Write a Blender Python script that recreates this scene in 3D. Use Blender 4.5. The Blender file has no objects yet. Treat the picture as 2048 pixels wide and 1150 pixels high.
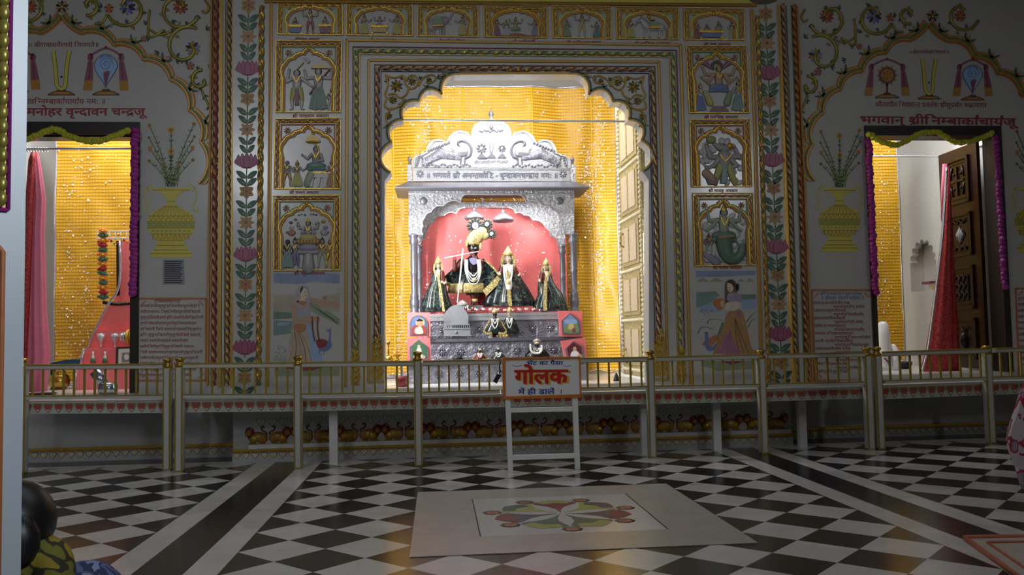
import bpy, math, random
from mathutils import Vector, Matrix
R=math.radians; rnd=random.Random(7)
SC=bpy.context.scene; COL=SC.collection
# ---------------------------------------------------------------- camera
CAM=Vector((-.7107,-7.1497,1.05)); YAW,PIT,ROL,FPX=.088185,.055928,-.018776,1709.6
def _axes():
    cy,sy,cp,sp,cr,sr=math.cos(YAW),math.sin(YAW),math.cos(PIT),math.sin(PIT),math.cos(ROL),math.sin(ROL)
    f=Vector((sy*cp,cy*cp,sp)); r=Vector((cy,-sy,0)); u=r.cross(f)
    return cr*r+sr*u, -sr*r+cr*u, f
AR,AU,AF=_axes()
cd=bpy.data.cameras.new('camera'); cam=bpy.data.objects.new('camera',cd); COL.objects.link(cam)
cd.sensor_width=36; cd.sensor_fit='HORIZONTAL'; cd.lens=FPX/2048*36; cd.clip_start=.05; cd.clip_end=80
cam.matrix_world=Matrix(((AR.x,AU.x,-AF.x,CAM.x),(AR.y,AU.y,-AF.y,CAM.y),(AR.z,AU.z,-AF.z,CAM.z),(0,0,0,1)))
SC.camera=cam
# ---------------------------------------------------------------- light and exposure
w=bpy.data.worlds.new('world'); SC.world=w; w.use_nodes=True
bg=w.node_tree.nodes['Background']; bg.inputs[0].default_value=(.50,.56,.72,1); bg.inputs[1].default_value=.035
def area(name,loc,to,sx,sy,watts,col=(1,1,1),spread=180):
    l=bpy.data.lights.new(name,'AREA'); l.shape='RECTANGLE'; l.size=sx; l.size_y=sy; l.energy=watts; l.color=col; l.spread=R(spread)
    o=bpy.data.objects.new(name,l); COL.objects.link(o); o.location=loc
    o.rotation_euler=(Vector(to)-Vector(loc)).to_track_quat('-Z','Y').to_euler(); return o
area('hall_clerestory_daylight',(-3.0,-5.3,4.5),(-.6,.5,1.3),2.6,1.4,22,(.92,.95,1),150)
area('hall_back_window',(-4.25,-8.9,4.3),(-2.3,.55,2.5),.4,.6,4.5,(.9,.95,1),50)
area('hall_back_window',(5.2,-8.9,4.2),(2.0,.55,2.4),.4,.6,4.5,(.9,.95,1),50)
area('hall_skylight',(-.4,-3.6,4.6),(-.4,-2.9,0),5.4,2.6,46,(.88,.93,1))
area('pillar_fill_light',(1.6,-8.7,2.9),(-1.75,-5.3,1.9),1.2,1.4,13,(.80,.90,1),50)  # unseen narrow fill, added to brighten the near pillar
area('jamb_fill_light',(-1.42,.80,2.0),(.1,2.1,1.6),.08,1.3,54,(.98,.99,1))  # unseen pair of fills behind the jambs, added to brighten the shrine
area('jamb_fill_light',(1.42,.80,2.0),(-.1,2.1,1.6),.08,1.3,54,(.98,.99,1))
area('sanctum_tube_lamp',(-.05,.95,3.62),(0,2.0,2.6),1.5,.12,30,(.97,.98,1))
area('shrine_fill_light',(.02,1.98,2.44),(.02,2.3,1.5),1.1,.05,10,(1,.97,.95))  # unseen fill under the lintel, added to lift idols and backdrop
area('sanctum_ceiling_lamp',(0,1.35,4.1),(0,1.9,1),2.0,.5,24,(1,.98,.94))
area('side_room_lamp',(-4.0,1.7,3.9),(-4.0,1.9,0),1.0,.6,44,(.98,.99,1))
area('side_room_lamp',(3.9,1.6,3.9),(3.9,1.8,0),1.0,.6,38,(.98,.99,1))
vs=SC.view_settings; vs.view_transform='Standard'; vs.look='None'; vs.gamma=1; vs.exposure=0
SC.display_settings.display_device='sRGB'
# ---------------------------------------------------------------- helpers
def P(u,v,Y=.5):
    d=AF+AR*((u-1024)/FPX)-AU*((v-575)/FPX); return CAM+d*((Y-CAM.y)/d.y)
def G(u,v,Z=0.):
    d=AF+AR*((u-1024)/FPX)-AU*((v-575)/FPX); return CAM+d*((Z-CAM.z)/d.z)
def kk(Y): return (Y-CAM.y)/FPX
YC,YB=.55,.90          # the middle wall's face; the side bays' face
def lin(h):
    c=[int(h[i:i+2],16)/255 for i in (0,2,4)]
    return tuple(x/12.92 if x<=.04045 else ((x+.055)/1.055)**2.4 for x in c)
M={}; PAINT={}
def mat(k,hexc,rough=.5,metal=0,var=.15,sc=25,bump=0,bsc=60,spec=.5,coat=0):
    m=bpy.data.materials.new(k); m.use_nodes=True; nt=m.node_tree; N=nt.nodes; L=nt.links; b=N['Principled BSDF']
    c=lin(hexc); tc=N.new('ShaderNodeTexCoord'); n=N.new('ShaderNodeTexNoise'); n.inputs['Scale'].default_value=sc; n.inputs['Detail'].default_value=3
    L.new(tc.outputs['Object'],n.inputs['Vector']); mx=N.new('ShaderNodeMix'); mx.data_type='RGBA'
    mx.inputs[6].default_value=(*[x*(1-var) for x in c],1); mx.inputs[7].default_value=(*[min(1,x*(1+var)) for x in c],1)
    L.new(n.outputs['Fac'],mx.inputs[0]); L.new(mx.outputs[2],b.inputs['Base Color'])
    b.inputs['Roughness'].default_value=rough; b.inputs['Metallic'].default_value=metal; b.inputs['Specular IOR Level'].default_value=spec
    if coat: b.inputs['Coat Weight'].default_value=coat; b.inputs['Coat Roughness'].default_value=.12
    if bump:
        n2=N.new('ShaderNodeTexNoise'); n2.inputs['Scale'].default_value=bsc; n2.inputs['Detail'].default_value=2; L.new(tc.outputs['Object'],n2.inputs['Vector'])
        bp=N.new('ShaderNodeBump'); bp.inputs['Strength'].default_value=bump; bp.inputs['Distance'].default_value=.01; L.new(n2.outputs['Fac'],bp.inputs['Height']); L.new(bp.outputs[0],b.inputs['Normal'])
    M[k]=m; return m
for a in [('white','b3b2ae',.2,0,.05,4,.03,9),('plaster','c9c7c4',.6,0,.05,3),('marble','d6d4d0',.2,0,.1,5),('greymarble','8f8b88',.3,0,.25,6),('gold','c9a23a',.28,.75,.2,60,.3,120),
 ('goldpaint','b08e40',.4,.35,.2,40),('darkgold','8d6a24',.4,.4,.25,50),('ochre','a87832',.5),('green','476f50',.4),('ltgreen','829464',.4),('leaf','3d5a48',.5),('palegreen','9fb18b',.5),('red','93403a',.45),('darkred','7a1d1f',.5),
 ('maroon','6b1a28',.5),('orange','b06a3c',.5),('peach','b98f68',.5),('pink','a86484',.45),('rose','854a62',.5),('lotus','96506c',.45),('magenta','8c1f7a',.55,0,.25,40),('blue','586fa8',.5),('ltblue','8fb0d8',.5),('navy','232a55',.5),
 ('skyblue','7d8fbe',.6,0,.3,12),('teal','56867c',.4),('yellow','c2b84e',.5,0,.1,30),('lime','989c4a',.5,0,.1,30),('paleyellow','cfc27a',.6,0,.25,10),('brown','5b3a22',.5),('black','17161a',.5),('charcoal','33323a',.6),('grey','85878c',.5),('ltgrey','a8aab0',.5),
 ('skin','b08a6c',.5),('palesk','d8c3ad',.4),('lilac','8c86a8',.5),('lavender','a59cc0',.55),('sand','b8a88a',.6,0,.2,12),('fig_white','c4bfbd',.3,0,.1,30),('fig_grey','a39c9c',.35,0,.15,30),('wood','26120d',.32,0,.35,14,.1,60),('dkwood','1e120f',.45,0,.3,14),
 ('ltwood','8a6438',.5,0,.3,10),('silver','cfd0d4',.33,.72,.1,30,.25,70),('steel','a9adb3',.22,.95,.08,20),('dullsilver','74747d',.42,.5,.2,30),('railgold','a8933e',.35,.55,.2,40),('railwhite','b4b3ae',.4,0,.08,8),
 ('heart','a8474d',.5,0,.25,40),('textred','8c2230',.5,0,.1),('signred','c01f1c',.45,0,.05),('signblue','2f3f96',.5,0,.05),('signyellow','d8b23a',.5,0,.05),('signwhite','e2e1de',.45,0,.03),('signorange','c9711d',.45,0,.1),
 ('coral','f27a7a',.55,0,.12,60,.25,90),('hotpink','e27690',.45,0,.12,14),('crimson','a81626',.5,0,.35,120),('glitter','c9c9d2',.2,.8,.3,150),('orangeflower','e8801e',.6,0,.2,60),('redflower','b02028',.6,0,.2,60),('limeflower','a8a820',.6,0,.2,60),
 ('beadwhite','f2efe8',.2),('facedark','1b1218',.25),('maroonskin','5a2018',.35),('brass','b59242',.25,.9),('iron','2b2a2c',.5,.4),('ivory','e6e2d6',.35),('fan','55524f',.5,0,.1),('bluecloth','1f4f6a',.7),('cream','e2d6b4',.4,0,.06,10),('shirt','14141f',.8,0,.3,30),('hair','0d0b0c',.4)]:
    mat(*a); PAINT[a[0]]=a[1:]
def muted(k,f=.36):
    # a paint mixed toward grey by f
    n='dusty%d_'%int(f*100)+k
    if n in M: return n
    src=PAINT[k]; g=(0x8c,0x8a,0x8e); h=''.join('%02x'%int(int(src[0][2*i:2*i+2],16)*(1-f)+g[i]*f) for i in range(3)); mat(n,h,*src[1:]); return n
mutedf=muted
def mixn(nt,fac,a,b):
    x=nt.nodes.new('ShaderNodeMix'); x.data_type='RGBA'
    for i,s in ((0,fac),(6,a),(7,b)):
        if isinstance(s,(tuple,list)): x.inputs[i].default_value=(*s,1) if len(s)==3 else s
        elif isinstance(s,(int,float)): x.inputs[i].default_value=s
        else: nt.links.new(s,x.inputs[i])
    return x.outputs[2]
def math_(nt,op,a,b=None):
    x=nt.nodes.new('ShaderNodeMath'); x.operation=op
    for i,s in ((0,a),(1,b)):
        if s is None: continue
        if isinstance(s,(int,float)): x.inputs[i].default_value=s
        else: nt.links.new(s,x.inputs[i])
    return x.outputs[0]
def base(k):
    m=bpy.data.materials.new(k); m.use_nodes=True; M[k]=m; nt=m.node_tree; tc=nt.nodes.new('ShaderNodeTexCoord')
    sp=nt.nodes.new('ShaderNodeSeparateXYZ'); nt.links.new(tc.outputs['Object'],sp.inputs[0]); return nt,nt.nodes['Principled BSDF'],tc,sp
def tex(nt,kind,tc,scale,**kw):
    n=nt.nodes.new('ShaderNodeTex'+kind); n.inputs['Scale'].default_value=scale
    for a,b in kw.items(): n.inputs[a].default_value=b
    if tc is not None: nt.links.new(tc,n.inputs['Vector'])
    return n
# floor: black and white marble diamonds, two banded strips, one white field under the slab
D=.4279
def floor_mat():
    nt,b,tc,sp=base('floor_marble'); X,Y=sp.outputs[0],sp.outputs[1]
    ax=math_(nt,'ABSOLUTE',X)
    def diamonds(xs,ph):
        u=math_(nt,'DIVIDE',xs,D); v=math_(nt,'DIVIDE',math_(nt,'SUBTRACT',Y,ph),D)
        a=math_(nt,'FLOOR',math_(nt,'ADD',u,v)); c=math_(nt,'FLOOR',math_(nt,'SUBTRACT',u,v))
        s=math_(nt,'ADD',a,c); return math_(nt,'SUBTRACT',1.,math_(nt,'FLOORED_MODULO',s,2.))
    inn=diamonds(X,-2.978+.57*D); outp=diamonds(math_(nt,'SUBTRACT',ax,2.2687),OUTPH)
    isout=math_(nt,'GREATER_THAN',ax,2.2687)
    chk=mixn(nt,isout,inn,outp)
    band=math_(nt,'MULTIPLY',math_(nt,'GREATER_THAN',ax,1.7117),math_(nt,'LESS_THAN',ax,2.2687))
    blk=math_(nt,'MULTIPLY',math_(nt,'GREATER_THAN',ax,1.8698),math_(nt,'LESS_THAN',ax,2.1091))
    chk=mixn(nt,band,chk,math_(nt,'SUBTRACT',1.,blk))
    far=math_(nt,'GREATER_THAN',Y,.42); chk=mixn(nt,far,chk,math_(nt,'LESS_THAN',Y,.55))
    n=tex(nt,'Noise',tc.outputs['Object'],3.5,Detail=4,Distortion=.5); n2=tex(nt,'Noise',tc.outputs['Object'],14,Detail=4)
    # every tile a slightly different stone
    vor=tex(nt,'Voronoi',tc.outputs['Object'],2.4)
    wh=mixn(nt,n.outputs['Fac'],lin('bcbab6'),lin('e4e2df')); sv=nt.nodes.new('ShaderNodeSeparateColor'); nt.links.new(vor.outputs['Color'],sv.inputs[0]); wh=mixn(nt,math_(nt,'MULTIPLY',sv.outputs[0],.4),wh,lin('a3a09e'))
    bk=mixn(nt,n2.outputs['Fac'],lin('0c0b0d'),lin('2a2527'))
    nt.links.new(mixn(nt,chk,bk,wh),b.inputs['Base Color'])
    nt.links.new(math_(nt,'ADD',math_(nt,'MULTIPLY',n.outputs['Fac'],.10),.15),b.inputs['Roughness'])
OUTPH=-2.978+.8*D
floor_mat()
def curtain_mat(k,c0,c1,c2,cw,ch):
    nt,b,tc,sp=base(k); X,Z=sp.outputs[0],sp.outputs[2]
    rowp=math_(nt,'FRACT',math_(nt,'DIVIDE',Z,ch)); row=math_(nt,'LESS_THAN',math_(nt,'ABSOLUTE',math_(nt,'SUBTRACT',rowp,.5)),.17)
    colp=math_(nt,'FRACT',math_(nt,'DIVIDE',X,cw)); col=math_(nt,'GREATER_THAN',math_(nt,'ABSOLUTE',math_(nt,'SUBTRACT',colp,.5)),.36)
    n=tex(nt,'Noise',tc.outputs['Object'],6,Detail=3)
    c=mixn(nt,n.outputs['Fac'],lin(c0),lin(c1)); line=math_(nt,'MAXIMUM',math_(nt,'MULTIPLY',row,.66),math_(nt,'MULTIPLY',col,.26))
    nt.links.new(mixn(nt,line,c,lin(c2)),b.inputs['Base Color'])
    nt.links.new(math_(nt,'SUBTRACT',.6,math_(nt,'MULTIPLY',row,.3)),b.inputs['Roughness'])
    w=tex(nt,'Noise',tc.outputs['Object'],70,Detail=2); bp=nt.nodes.new('ShaderNodeBump'); bp.inputs['Strength'].default_value=.25; bp.inputs['Distance'].default_value=.006
    nt.links.new(w.outputs['Fac'],bp.inputs['Height']); nt.links.new(bp.outputs[0],b.inputs['Normal'])
curtain_mat('yellowcloth','d9a61e','ecbd36','9a5c10',.034,.036)
def chased(k,hexc,metal,rough,sc):
    # repousse silver: raised scrolls and bosses
    nt,b,tc,sp=base(k); v=tex(nt,'Voronoi',tc.outputs['Object'],sc); v.feature='SMOOTH_F1'
    n=tex(nt,'Noise',tc.outputs['Object'],sc*1.7,Detail=3,Distortion=1.5)
    h=math_(nt,'ADD',v.outputs['Distance'],math_(nt,'MULTIPLY',n.outputs['Fac'],.8)); bp=nt.nodes.new('ShaderNodeBump'); bp.inputs['Strength'].default_value=1; bp.inputs['Distance'].default_value=.022
    nt.links.new(h,bp.inputs['Height']); nt.links.new(bp.outputs[0],b.inputs['Normal'])
    c=lin(hexc); nt.links.new(mixn(nt,n.outputs['Fac'],tuple(x*.4 for x in c),tuple(min(1,x*1.25) for x in c)),b.inputs['Base Color'])
    b.inputs['Metallic'].default_value=metal; b.inputs['Roughness'].default_value=rough
chased('chased','c9cad0',.55,.34,34); chased('chasedark','9a99a4',.4,.4,12); chased('chasedgold','d8c890',.35,.42,34)
def blotch(k,cols,sc,rough=.8):
    nt,b,tc,sp=base(k); n=tex(nt,'Noise',tc.outputs['Object'],sc,Detail=2,Distortion=.6); r=nt.nodes.new('ShaderNodeValToRGB'); nt.links.new(n.outputs['Fac'],r.inputs[0])
    r.color_ramp.interpolation='CONSTANT'; e=r.color_ramp.elements; e[0].color=(*lin(cols[0]),1); e[1].position=.47; e[1].color=(*lin(cols[1]),1)
    for i,c in enumerate(cols[2:]): x=e.new(.56+.08*i); x.color=(*lin(c),1)
    nt.links.new(r.outputs[0],b.inputs['Base Color']); b.inputs['Roughness'].default_value=rough
mat('marble2','aeaaa2',.3,0,.22,7); mat('plum','40304a',.4); mat('inlaygreen','2c5638',.4); mat('matcloth','b3a79b',.8); mat('vinegold','94873f',.35,.45,.3,50); mat('coral2','b5674a',.6); mat('pillarstone','b9bfc4',.35,0,.12,5)
blotch('camo',['8f7a1f','2e2a16','6d6a1e'],9); blotch('mottle',['55608c','2a3156','7a86ad'],14)
blotch('sari',['9c8f98','a52a44','c9b9bd'],9); blotch('brocade',['20282b','12161a','45584e','5a4634'],20,.26); blotch('goldlace',['b9a465','7e6c3a','d9cd9c'],60,.35); blotch('tinsel',['d6c272','9c8a44','dcdcc8','9a5a44'],45,.4)
blotch('mossrobe',['1d2226','394a42','121519'],14,.25); blotch('redprint',['a01822','c84a42','7a0f1a'],60,.6)
def catm(pts,n=6,closed=False):
    out=[]; N=len(pts); g=(lambda i:pts[i%N]) if closed else (lambda i:pts[max(0,min(N-1,i))])
    for i in range(N if closed else N-1):
        a,b,c,d=g(i-1),g(i),g(i+1),g(i+2)
        for k in range(n):
            t=k/n; out.append(tuple(.5*((2*q)+(-p+r)*t+(2*p-5*q+4*r-s)*t*t+(-p+3*q-3*r+s)*t**3) for p,q,r,s in zip(a,b,c,d)))
    if not closed: out.append(tuple(pts[-1]))
    return out
def arc(A,B,s,n=8):
    # from A to B bulging to the left of travel by s*length (px, v down)
    ax,ay=A;bx,by=B;dx,dy=bx-ax,by-ay; nx,ny=dy,-dx; out=[]
    for i in range(n+1):
        t=i/n; h=4*s*t*(1-t); h=s*math.sin(math.pi*t)**.75 if 0<t<1 else 0
        out.append((ax+dx*t+nx*h,ay+dy*t+ny*h))
    return out
def ell2(u,v,ru,rv,n=14,a0=0,a1=360,rot=0):
    o=[]; full=abs(a1-a0)>=360
    for i in range(n if full else n+1):
        a=R(a0+(a1-a0)*i/n); x,y=ru*math.cos(a),rv*math.sin(a); c,s=math.cos(R(rot)),math.sin(R(rot)); o.append((u+x*c-y*s,v-(x*s+y*c)))
    return o
class MB:
    def __init__(s): s.v=[];s.f=[];s.m=[];s.k=[];s.sm=[]
    def mi(s,k):
        if k not in s.k: s.k.append(k)
        return s.k.index(k)
    def fc(s,idx,k,sm=False): s.f.append(idx);s.m.append(s.mi(k));s.sm.append(sm)
    def plate3(s,front,back,k,k2=None):
        n=len(front); i=len(s.v); s.v+=[tuple(p) for p in front]+[tuple(p) for p in back]
        s.fc(list(range(i,i+n)),k)
        for j in range(n): j2=(j+1)%n; s.fc([i+j,i+n+j,i+n+j2,i+j2],k2 or k)
    def plate(s,pts,Y,h,k,k2=None,back=0.):
        # px outline on the plane Y, standing proud of it by h
        a=sum(p[0]*q[1]-q[0]*p[1] for p,q in zip(pts,pts[1:]+pts[:1]))
        if a>0: pts=pts[::-1]
        q=[P(u,v,Y) for u,v in pts]; s.plate3([(p.x,Y-h,p.z) for p in q],[(p.x,Y+back,p.z) for p in q],k,k2)
    def tube(s,pts,r,k,n=6,flat=1.,cap=True,closed=False):
        pts=[Vector(p) for p in pts]; N=len(pts); rr=r if isinstance(r,(list,tuple)) else [r]*N; i0=len(s.v); pn=None
        for i,p in enumerate(pts):
            t=(pts[min(N-1,i+1)]-pts[max(0,i-1)])
            if closed: t=pts[(i+1)%N]-pts[i-1]
            if t.length<1e-9: t=Vector((0,0,1))
            t.normalize()
            if pn is None:
                ref=Vector((0,1,0)) if abs(t.y)<.9 else Vector((1,0,0)); a=(ref-t*ref.dot(t)).normalized()
            else:
                a=(pn-t*pn.dot(t)); a=a.normalized() if a.length>1e-6 else pn
            pn=a; b=t.cross(a)
            for j in range(n):
                th=2*math.pi*j/n; s.v.append(tuple(p+a*(math.cos(th)*rr[i]*flat)+b*(math.sin(th)*rr[i])))
        for i in range(N if closed else N-1):
            i2=(i+1)%N
            for j in range(n): j2=(j+1)%n; s.fc([i0+i*n+j,i0+i*n+j2,i0+i2*n+j2,i0+i2*n+j],k,True)
        if cap and not closed: s.fc([i0+j for j in range(n)][::-1],k); s.fc([i0+(N-1)*n+j for j in range(n)],k)
    def ball(s,c,r,k,n=10,m=7,rot=None):
        c=Vector(c); r=(r,r,r) if isinstance(r,(int,float)) else r; i0=len(s.v)
        for i in range(m+1):
            ph=math.pi*i/m
            for j in range(n):
                th=2*math.pi*j/n; p=Vector((r[0]*math.sin(ph)*math.cos(th),r[1]*math.sin(ph)*math.sin(th),r[2]*math.cos(ph)))
                if rot: p=rot@p
                s.v.append(tuple(c+p))
        for i in range(m):
            for j in range(n): j2=(j+1)%n; s.fc([i0+i*n+j,i0+(i+1)*n+j,i0+(i+1)*n+j2,i0+i*n+j2],k,True)
    def box(s,c,d,k,rz=0,rot=None):
        c=Vector(c); h=[x/2 for x in d]; i=len(s.v); m=rot or Matrix.Rotation(rz,3,'Z')
        for a in (-1,1):
            for b in (-1,1):
                for e in (-1,1): s.v.append(tuple(c+m@Vector((a*h[0],b*h[1],e*h[2]))))
        for f in ((0,1,3,2),(4,6,7,5),(0,4,5,1),(2,3,7,6),(0,2,6,4),(1,5,7,3)): s.fc([i+x for x in f],k)
    def bx(s,x0,x1,y0,y1,z0,z1,k): s.box(((x0+x1)/2,(y0+y1)/2,(z0+z1)/2),(x1-x0,y1-y0,z1-z0),k)
    def rings(s,rings,k,cap=True,closed=True,sm=True):
        n=len(rings[0]); i0=len(s.v)
        for r in rings: s.v+=[tuple(p) for p in r]
        for i in range(len(rings)-1):
            for j in range(n if closed else n-1): j2=(j+1)%n; s.fc([i0+i*n+j,i0+i*n+j2,i0+(i+1)*n+j2,i0+(i+1)*n+j],k if isinstance(k,str) else k[i%len(k)],sm)
        if cap and closed:
            s.fc([i0+j for j in range(n)][::-1],k if isinstance(k,str) else k[0]); e=i0+(len(rings)-1)*n; s.fc([e+j for j in range(n)],k if isinstance(k,str) else k[-1])
    def lathe(s,c,prof,k,n=16,sy=1.,am=0,fl=0):
        c=Vector(c); s.rings([[c+Vector((r*(1+am*math.cos(fl*2*math.pi*j/n))*math.cos(2*math.pi*j/n),sy*r*(1+am*math.cos(fl*2*math.pi*j/n))*math.sin(2*math.pi*j/n),z)) for j in range(n)] for r,z in prof],k)
    # loft of elliptical rings given as (v,uL,uR,depth) on the plane Y
    def loft(s,rows,Y,k,n=20,am=0,fl=9,ys=0.):
        rg=[]
        for row in rows:
            v,ul,ur,dp=row[:4]; yo=row[4] if len(row)>4 else 0
            a,b=P(ul,v,Y),P(ur,v,Y); c=(a+b)/2; rx=(b-a).length/2; r_=[]
            for j in range(n):
                th=2*math.pi*j/n; m=1+am*math.cos(fl*th); r_.append((c.x+rx*m*math.cos(th),Y+yo+dp*m*math.sin(th),c.z))
            rg.append(r_)
        if rg[0][0][2]>rg[-1][0][2]: rg=rg[::-1]
        s.rings(rg,k)
    def rope(s,A,B,Y,r,ks,pitch=1.,depth=1.,strands=3):
        # twisted moulding from px A to px B lying on plane Y, r in px
        a,b=P(*A,Y),P(*B,Y); r*=kk(Y); t=(b-a); Ln=t.length; t.normalize(); side=Vector((0,1,0)).cross(t); n=8; st=r*.55; N=max(2,int(Ln/st)); i0=len(s.v); q=pitch*2*math.pi/(r*4.2)
        for i in range(N+1):
            z=Ln*i/N
            for j in range(n+1):
                th=math.pi*j/n; ph=strands*th+q*z; rr=r*(.86+.16*math.sin(ph)); s.v.append(tuple(a+t*z+side*(-math.cos(th)*rr)+Vector((0,-1,0))*(math.sin(th)*rr*depth)))
        for i in range(N):
            for j in range(n):
                ph=(strands*math.pi*(j+.5)/n+q*Ln*(i+.5)/N)/(2*math.pi)
                s.fc([i0+i*(n+1)+j,i0+(i+1)*(n+1)+j,i0+(i+1)*(n+1)+j+1,i0+i*(n+1)+j+1],ks[int((ph%1)*len(ks))],False)
    def line(s,A,B,Y,w,h,k):
        # straight moulding, w px wide, px ends, proud of Y by h
        dx,dy=B[0]-A[0],B[1]-A[1]; l=math.hypot(dx,dy); nx,ny=-dy/l*w/2,dx/l*w/2
        s.plate([(A[0]+nx,A[1]+ny),(B[0]+nx,B[1]+ny),(B[0]-nx,B[1]-ny),(A[0]-nx,A[1]-ny)],Y,h,k)
    def stroke(s,pts,wd,Y,h,k,smooth=5,tp=False):
        if smooth and len(pts)>2: pts=catm(pts,smooth)
        N=len(pts); L_,R_=[],[]
        for i,p in enumerate(pts):
            a,b=pts[max(0,i-1)],pts[min(N-1,i+1)]; dx,dy=b[0]-a[0],b[1]-a[1]; l=math.hypot(dx,dy) or 1; w_=wd/2*((1-.75*i/(N-1)) if tp else 1)
            L_.append((p[0]-dy/l*w_,p[1]+dx/l*w_)); R_.append((p[0]+dy/l*w_,p[1]-dx/l*w_))
        i0=len(s.v)
        for l,r in zip(L_,R_):
            for q,yy in ((l,0),(l,h),(r,h),(r,0)): c=P(q[0],q[1],Y); s.v.append((c.x,Y-yy,c.z))
        for i in range(N-1):
            for j in range(3): s.fc([i0+4*i+j,i0+4*(i+1)+j,i0+4*(i+1)+j+1,i0+4*i+j+1],k)
    def vine(s,pts,r,Y,k,smooth=6,tp=False):
        if smooth: pts=catm(pts,smooth)
        q=[]; 
        for u,v in pts: c=P(u,v,Y); q.append((c.x,Y-r*kk(Y)*.3,c.z))
        N=len(q); s.tube(q,[r*kk(Y)*((1-.7*i/(N-1)) if tp else 1) for i in range(N)],k,6)
    def ell(s,u,v,ru,rv,dp,Y,k,n=12,m=7,rot=0,yo=0):
        c=P(u,v,Y); s.ball((c.x,Y-yo,c.z),(ru*kk(Y),dp,rv*kk(Y)),k,n,m,Matrix.Rotation(R(-rot),3,'Y') if rot else None)
    def cap(s,A,B,ra,rb,Y,k,yo=0,fl=.6,n=8):
        a,b=P(*A,Y),P(*B,Y); m=kk(Y); a.y-=yo; b.y-=yo; d=(b-a)
        if d.length<1e-6: return
        dn=d.normalized(); s.tube([a-dn*ra*m*.9,a-dn*ra*m*.5,a,a+d*.5,b,b+dn*rb*m*.5,b+dn*rb*m*.9],[ra*m*.35,ra*m*.85,ra*m,(ra+rb)/2*m,rb*m,rb*m*.85,rb*m*.35],k,n,fl)
    def mesh(s,name):
        me=bpy.data.meshes.new(name); me.from_pydata(s.v,[],s.f); me.polygons.foreach_set('material_index',s.m); me.polygons.foreach_set('use_smooth',s.sm)
        for k in s.k: me.materials.append(M[k])
        me.update(); return me
    def build(s,name,parent=None,**tags):
        if not s.f: return None
        if parent:
            for yw in (YC,YB):
                if abs(parent.location.y-yw+.003)<.0035: s.v=[(x,min(y,yw-.0013),z) for x,y,z in s.v]
        o=bpy.data.objects.new(name,s.mesh(name)); COL.objects.link(o)
        if parent:
            o.parent=parent; o.matrix_parent_inverse=Matrix.Translation(parent.location).inverted()
        return settag(o,**tags)
def settag(o,label=None,cat=None,group=None,kind=None):
    for a,b in (('label',label),('category',cat),('group',group),('kind',kind)):
        if b: o[a]=b
    return o
def thing(name,loc,label,cat,group=None):
    o=bpy.data.objects.new(name,None); COL.objects.link(o); o.location=loc; o.empty_display_size=.05; return settag(o,label,cat,group)
def struct(name,mb): return mb.build(name,kind='structure')
def part(name,parent,fn,label=None):
    b=MB(); fn(b); return b.build(name,parent,label=label)
# ---------------------------------------------------------------- Devanagari lettering
HALF='\u094d'
GL={}
def glyph(c,bold=False):
    bold=False
    if (c,bold) in GL: return GL[c,bold]
    def get(t):
        cu=bpy.data.curves.new('t','FONT'); cu.body=t; cu.resolution_u=3; cu.offset=.004; o=bpy.data.objects.new('t',cu); COL.objects.link(o)
        me=bpy.data.meshes.new_from_object(o.evaluated_get(bpy.context.evaluated_depsgraph_get())); r=([tuple(v.co[:2]) for v in me.vertices],[list(p.vertices) for p in me.polygons])
        bpy.data.objects.remove(o); bpy.data.curves.remove(cu); bpy.data.meshes.remove(me); return r
    v,f=get(c) if c!=' ' else ([],[]); e=max((p[0] for p in get('\u0964')[0]),default=.3)
    adv=max((p[0] for p in get(c+'\u0964')[0]),default=.6)-e
    GL[c,bold]=(v,f,adv); return GL[c,bold]
def clip(v,f,xc):
    V,F=[],[]
    for p in f:
        q=[v[i] for i in p]; o=[]
        for i in range(len(q)):
            a,b=q[i-1],q[i]; ia,ib=a[0]<=xc,b[0]<=xc
            if ia!=ib: t=(xc-a[0])/(b[0]-a[0]); o.append((xc,a[1]+(b[1]-a[1])*t))
            if ib: o.append(b)
        if len(o)>2: F.append(list(range(len(V),len(V)+len(o)))); V+=o
    return V,F
CONS=lambda c:'\u0915'<=c<='\u0939'
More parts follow.
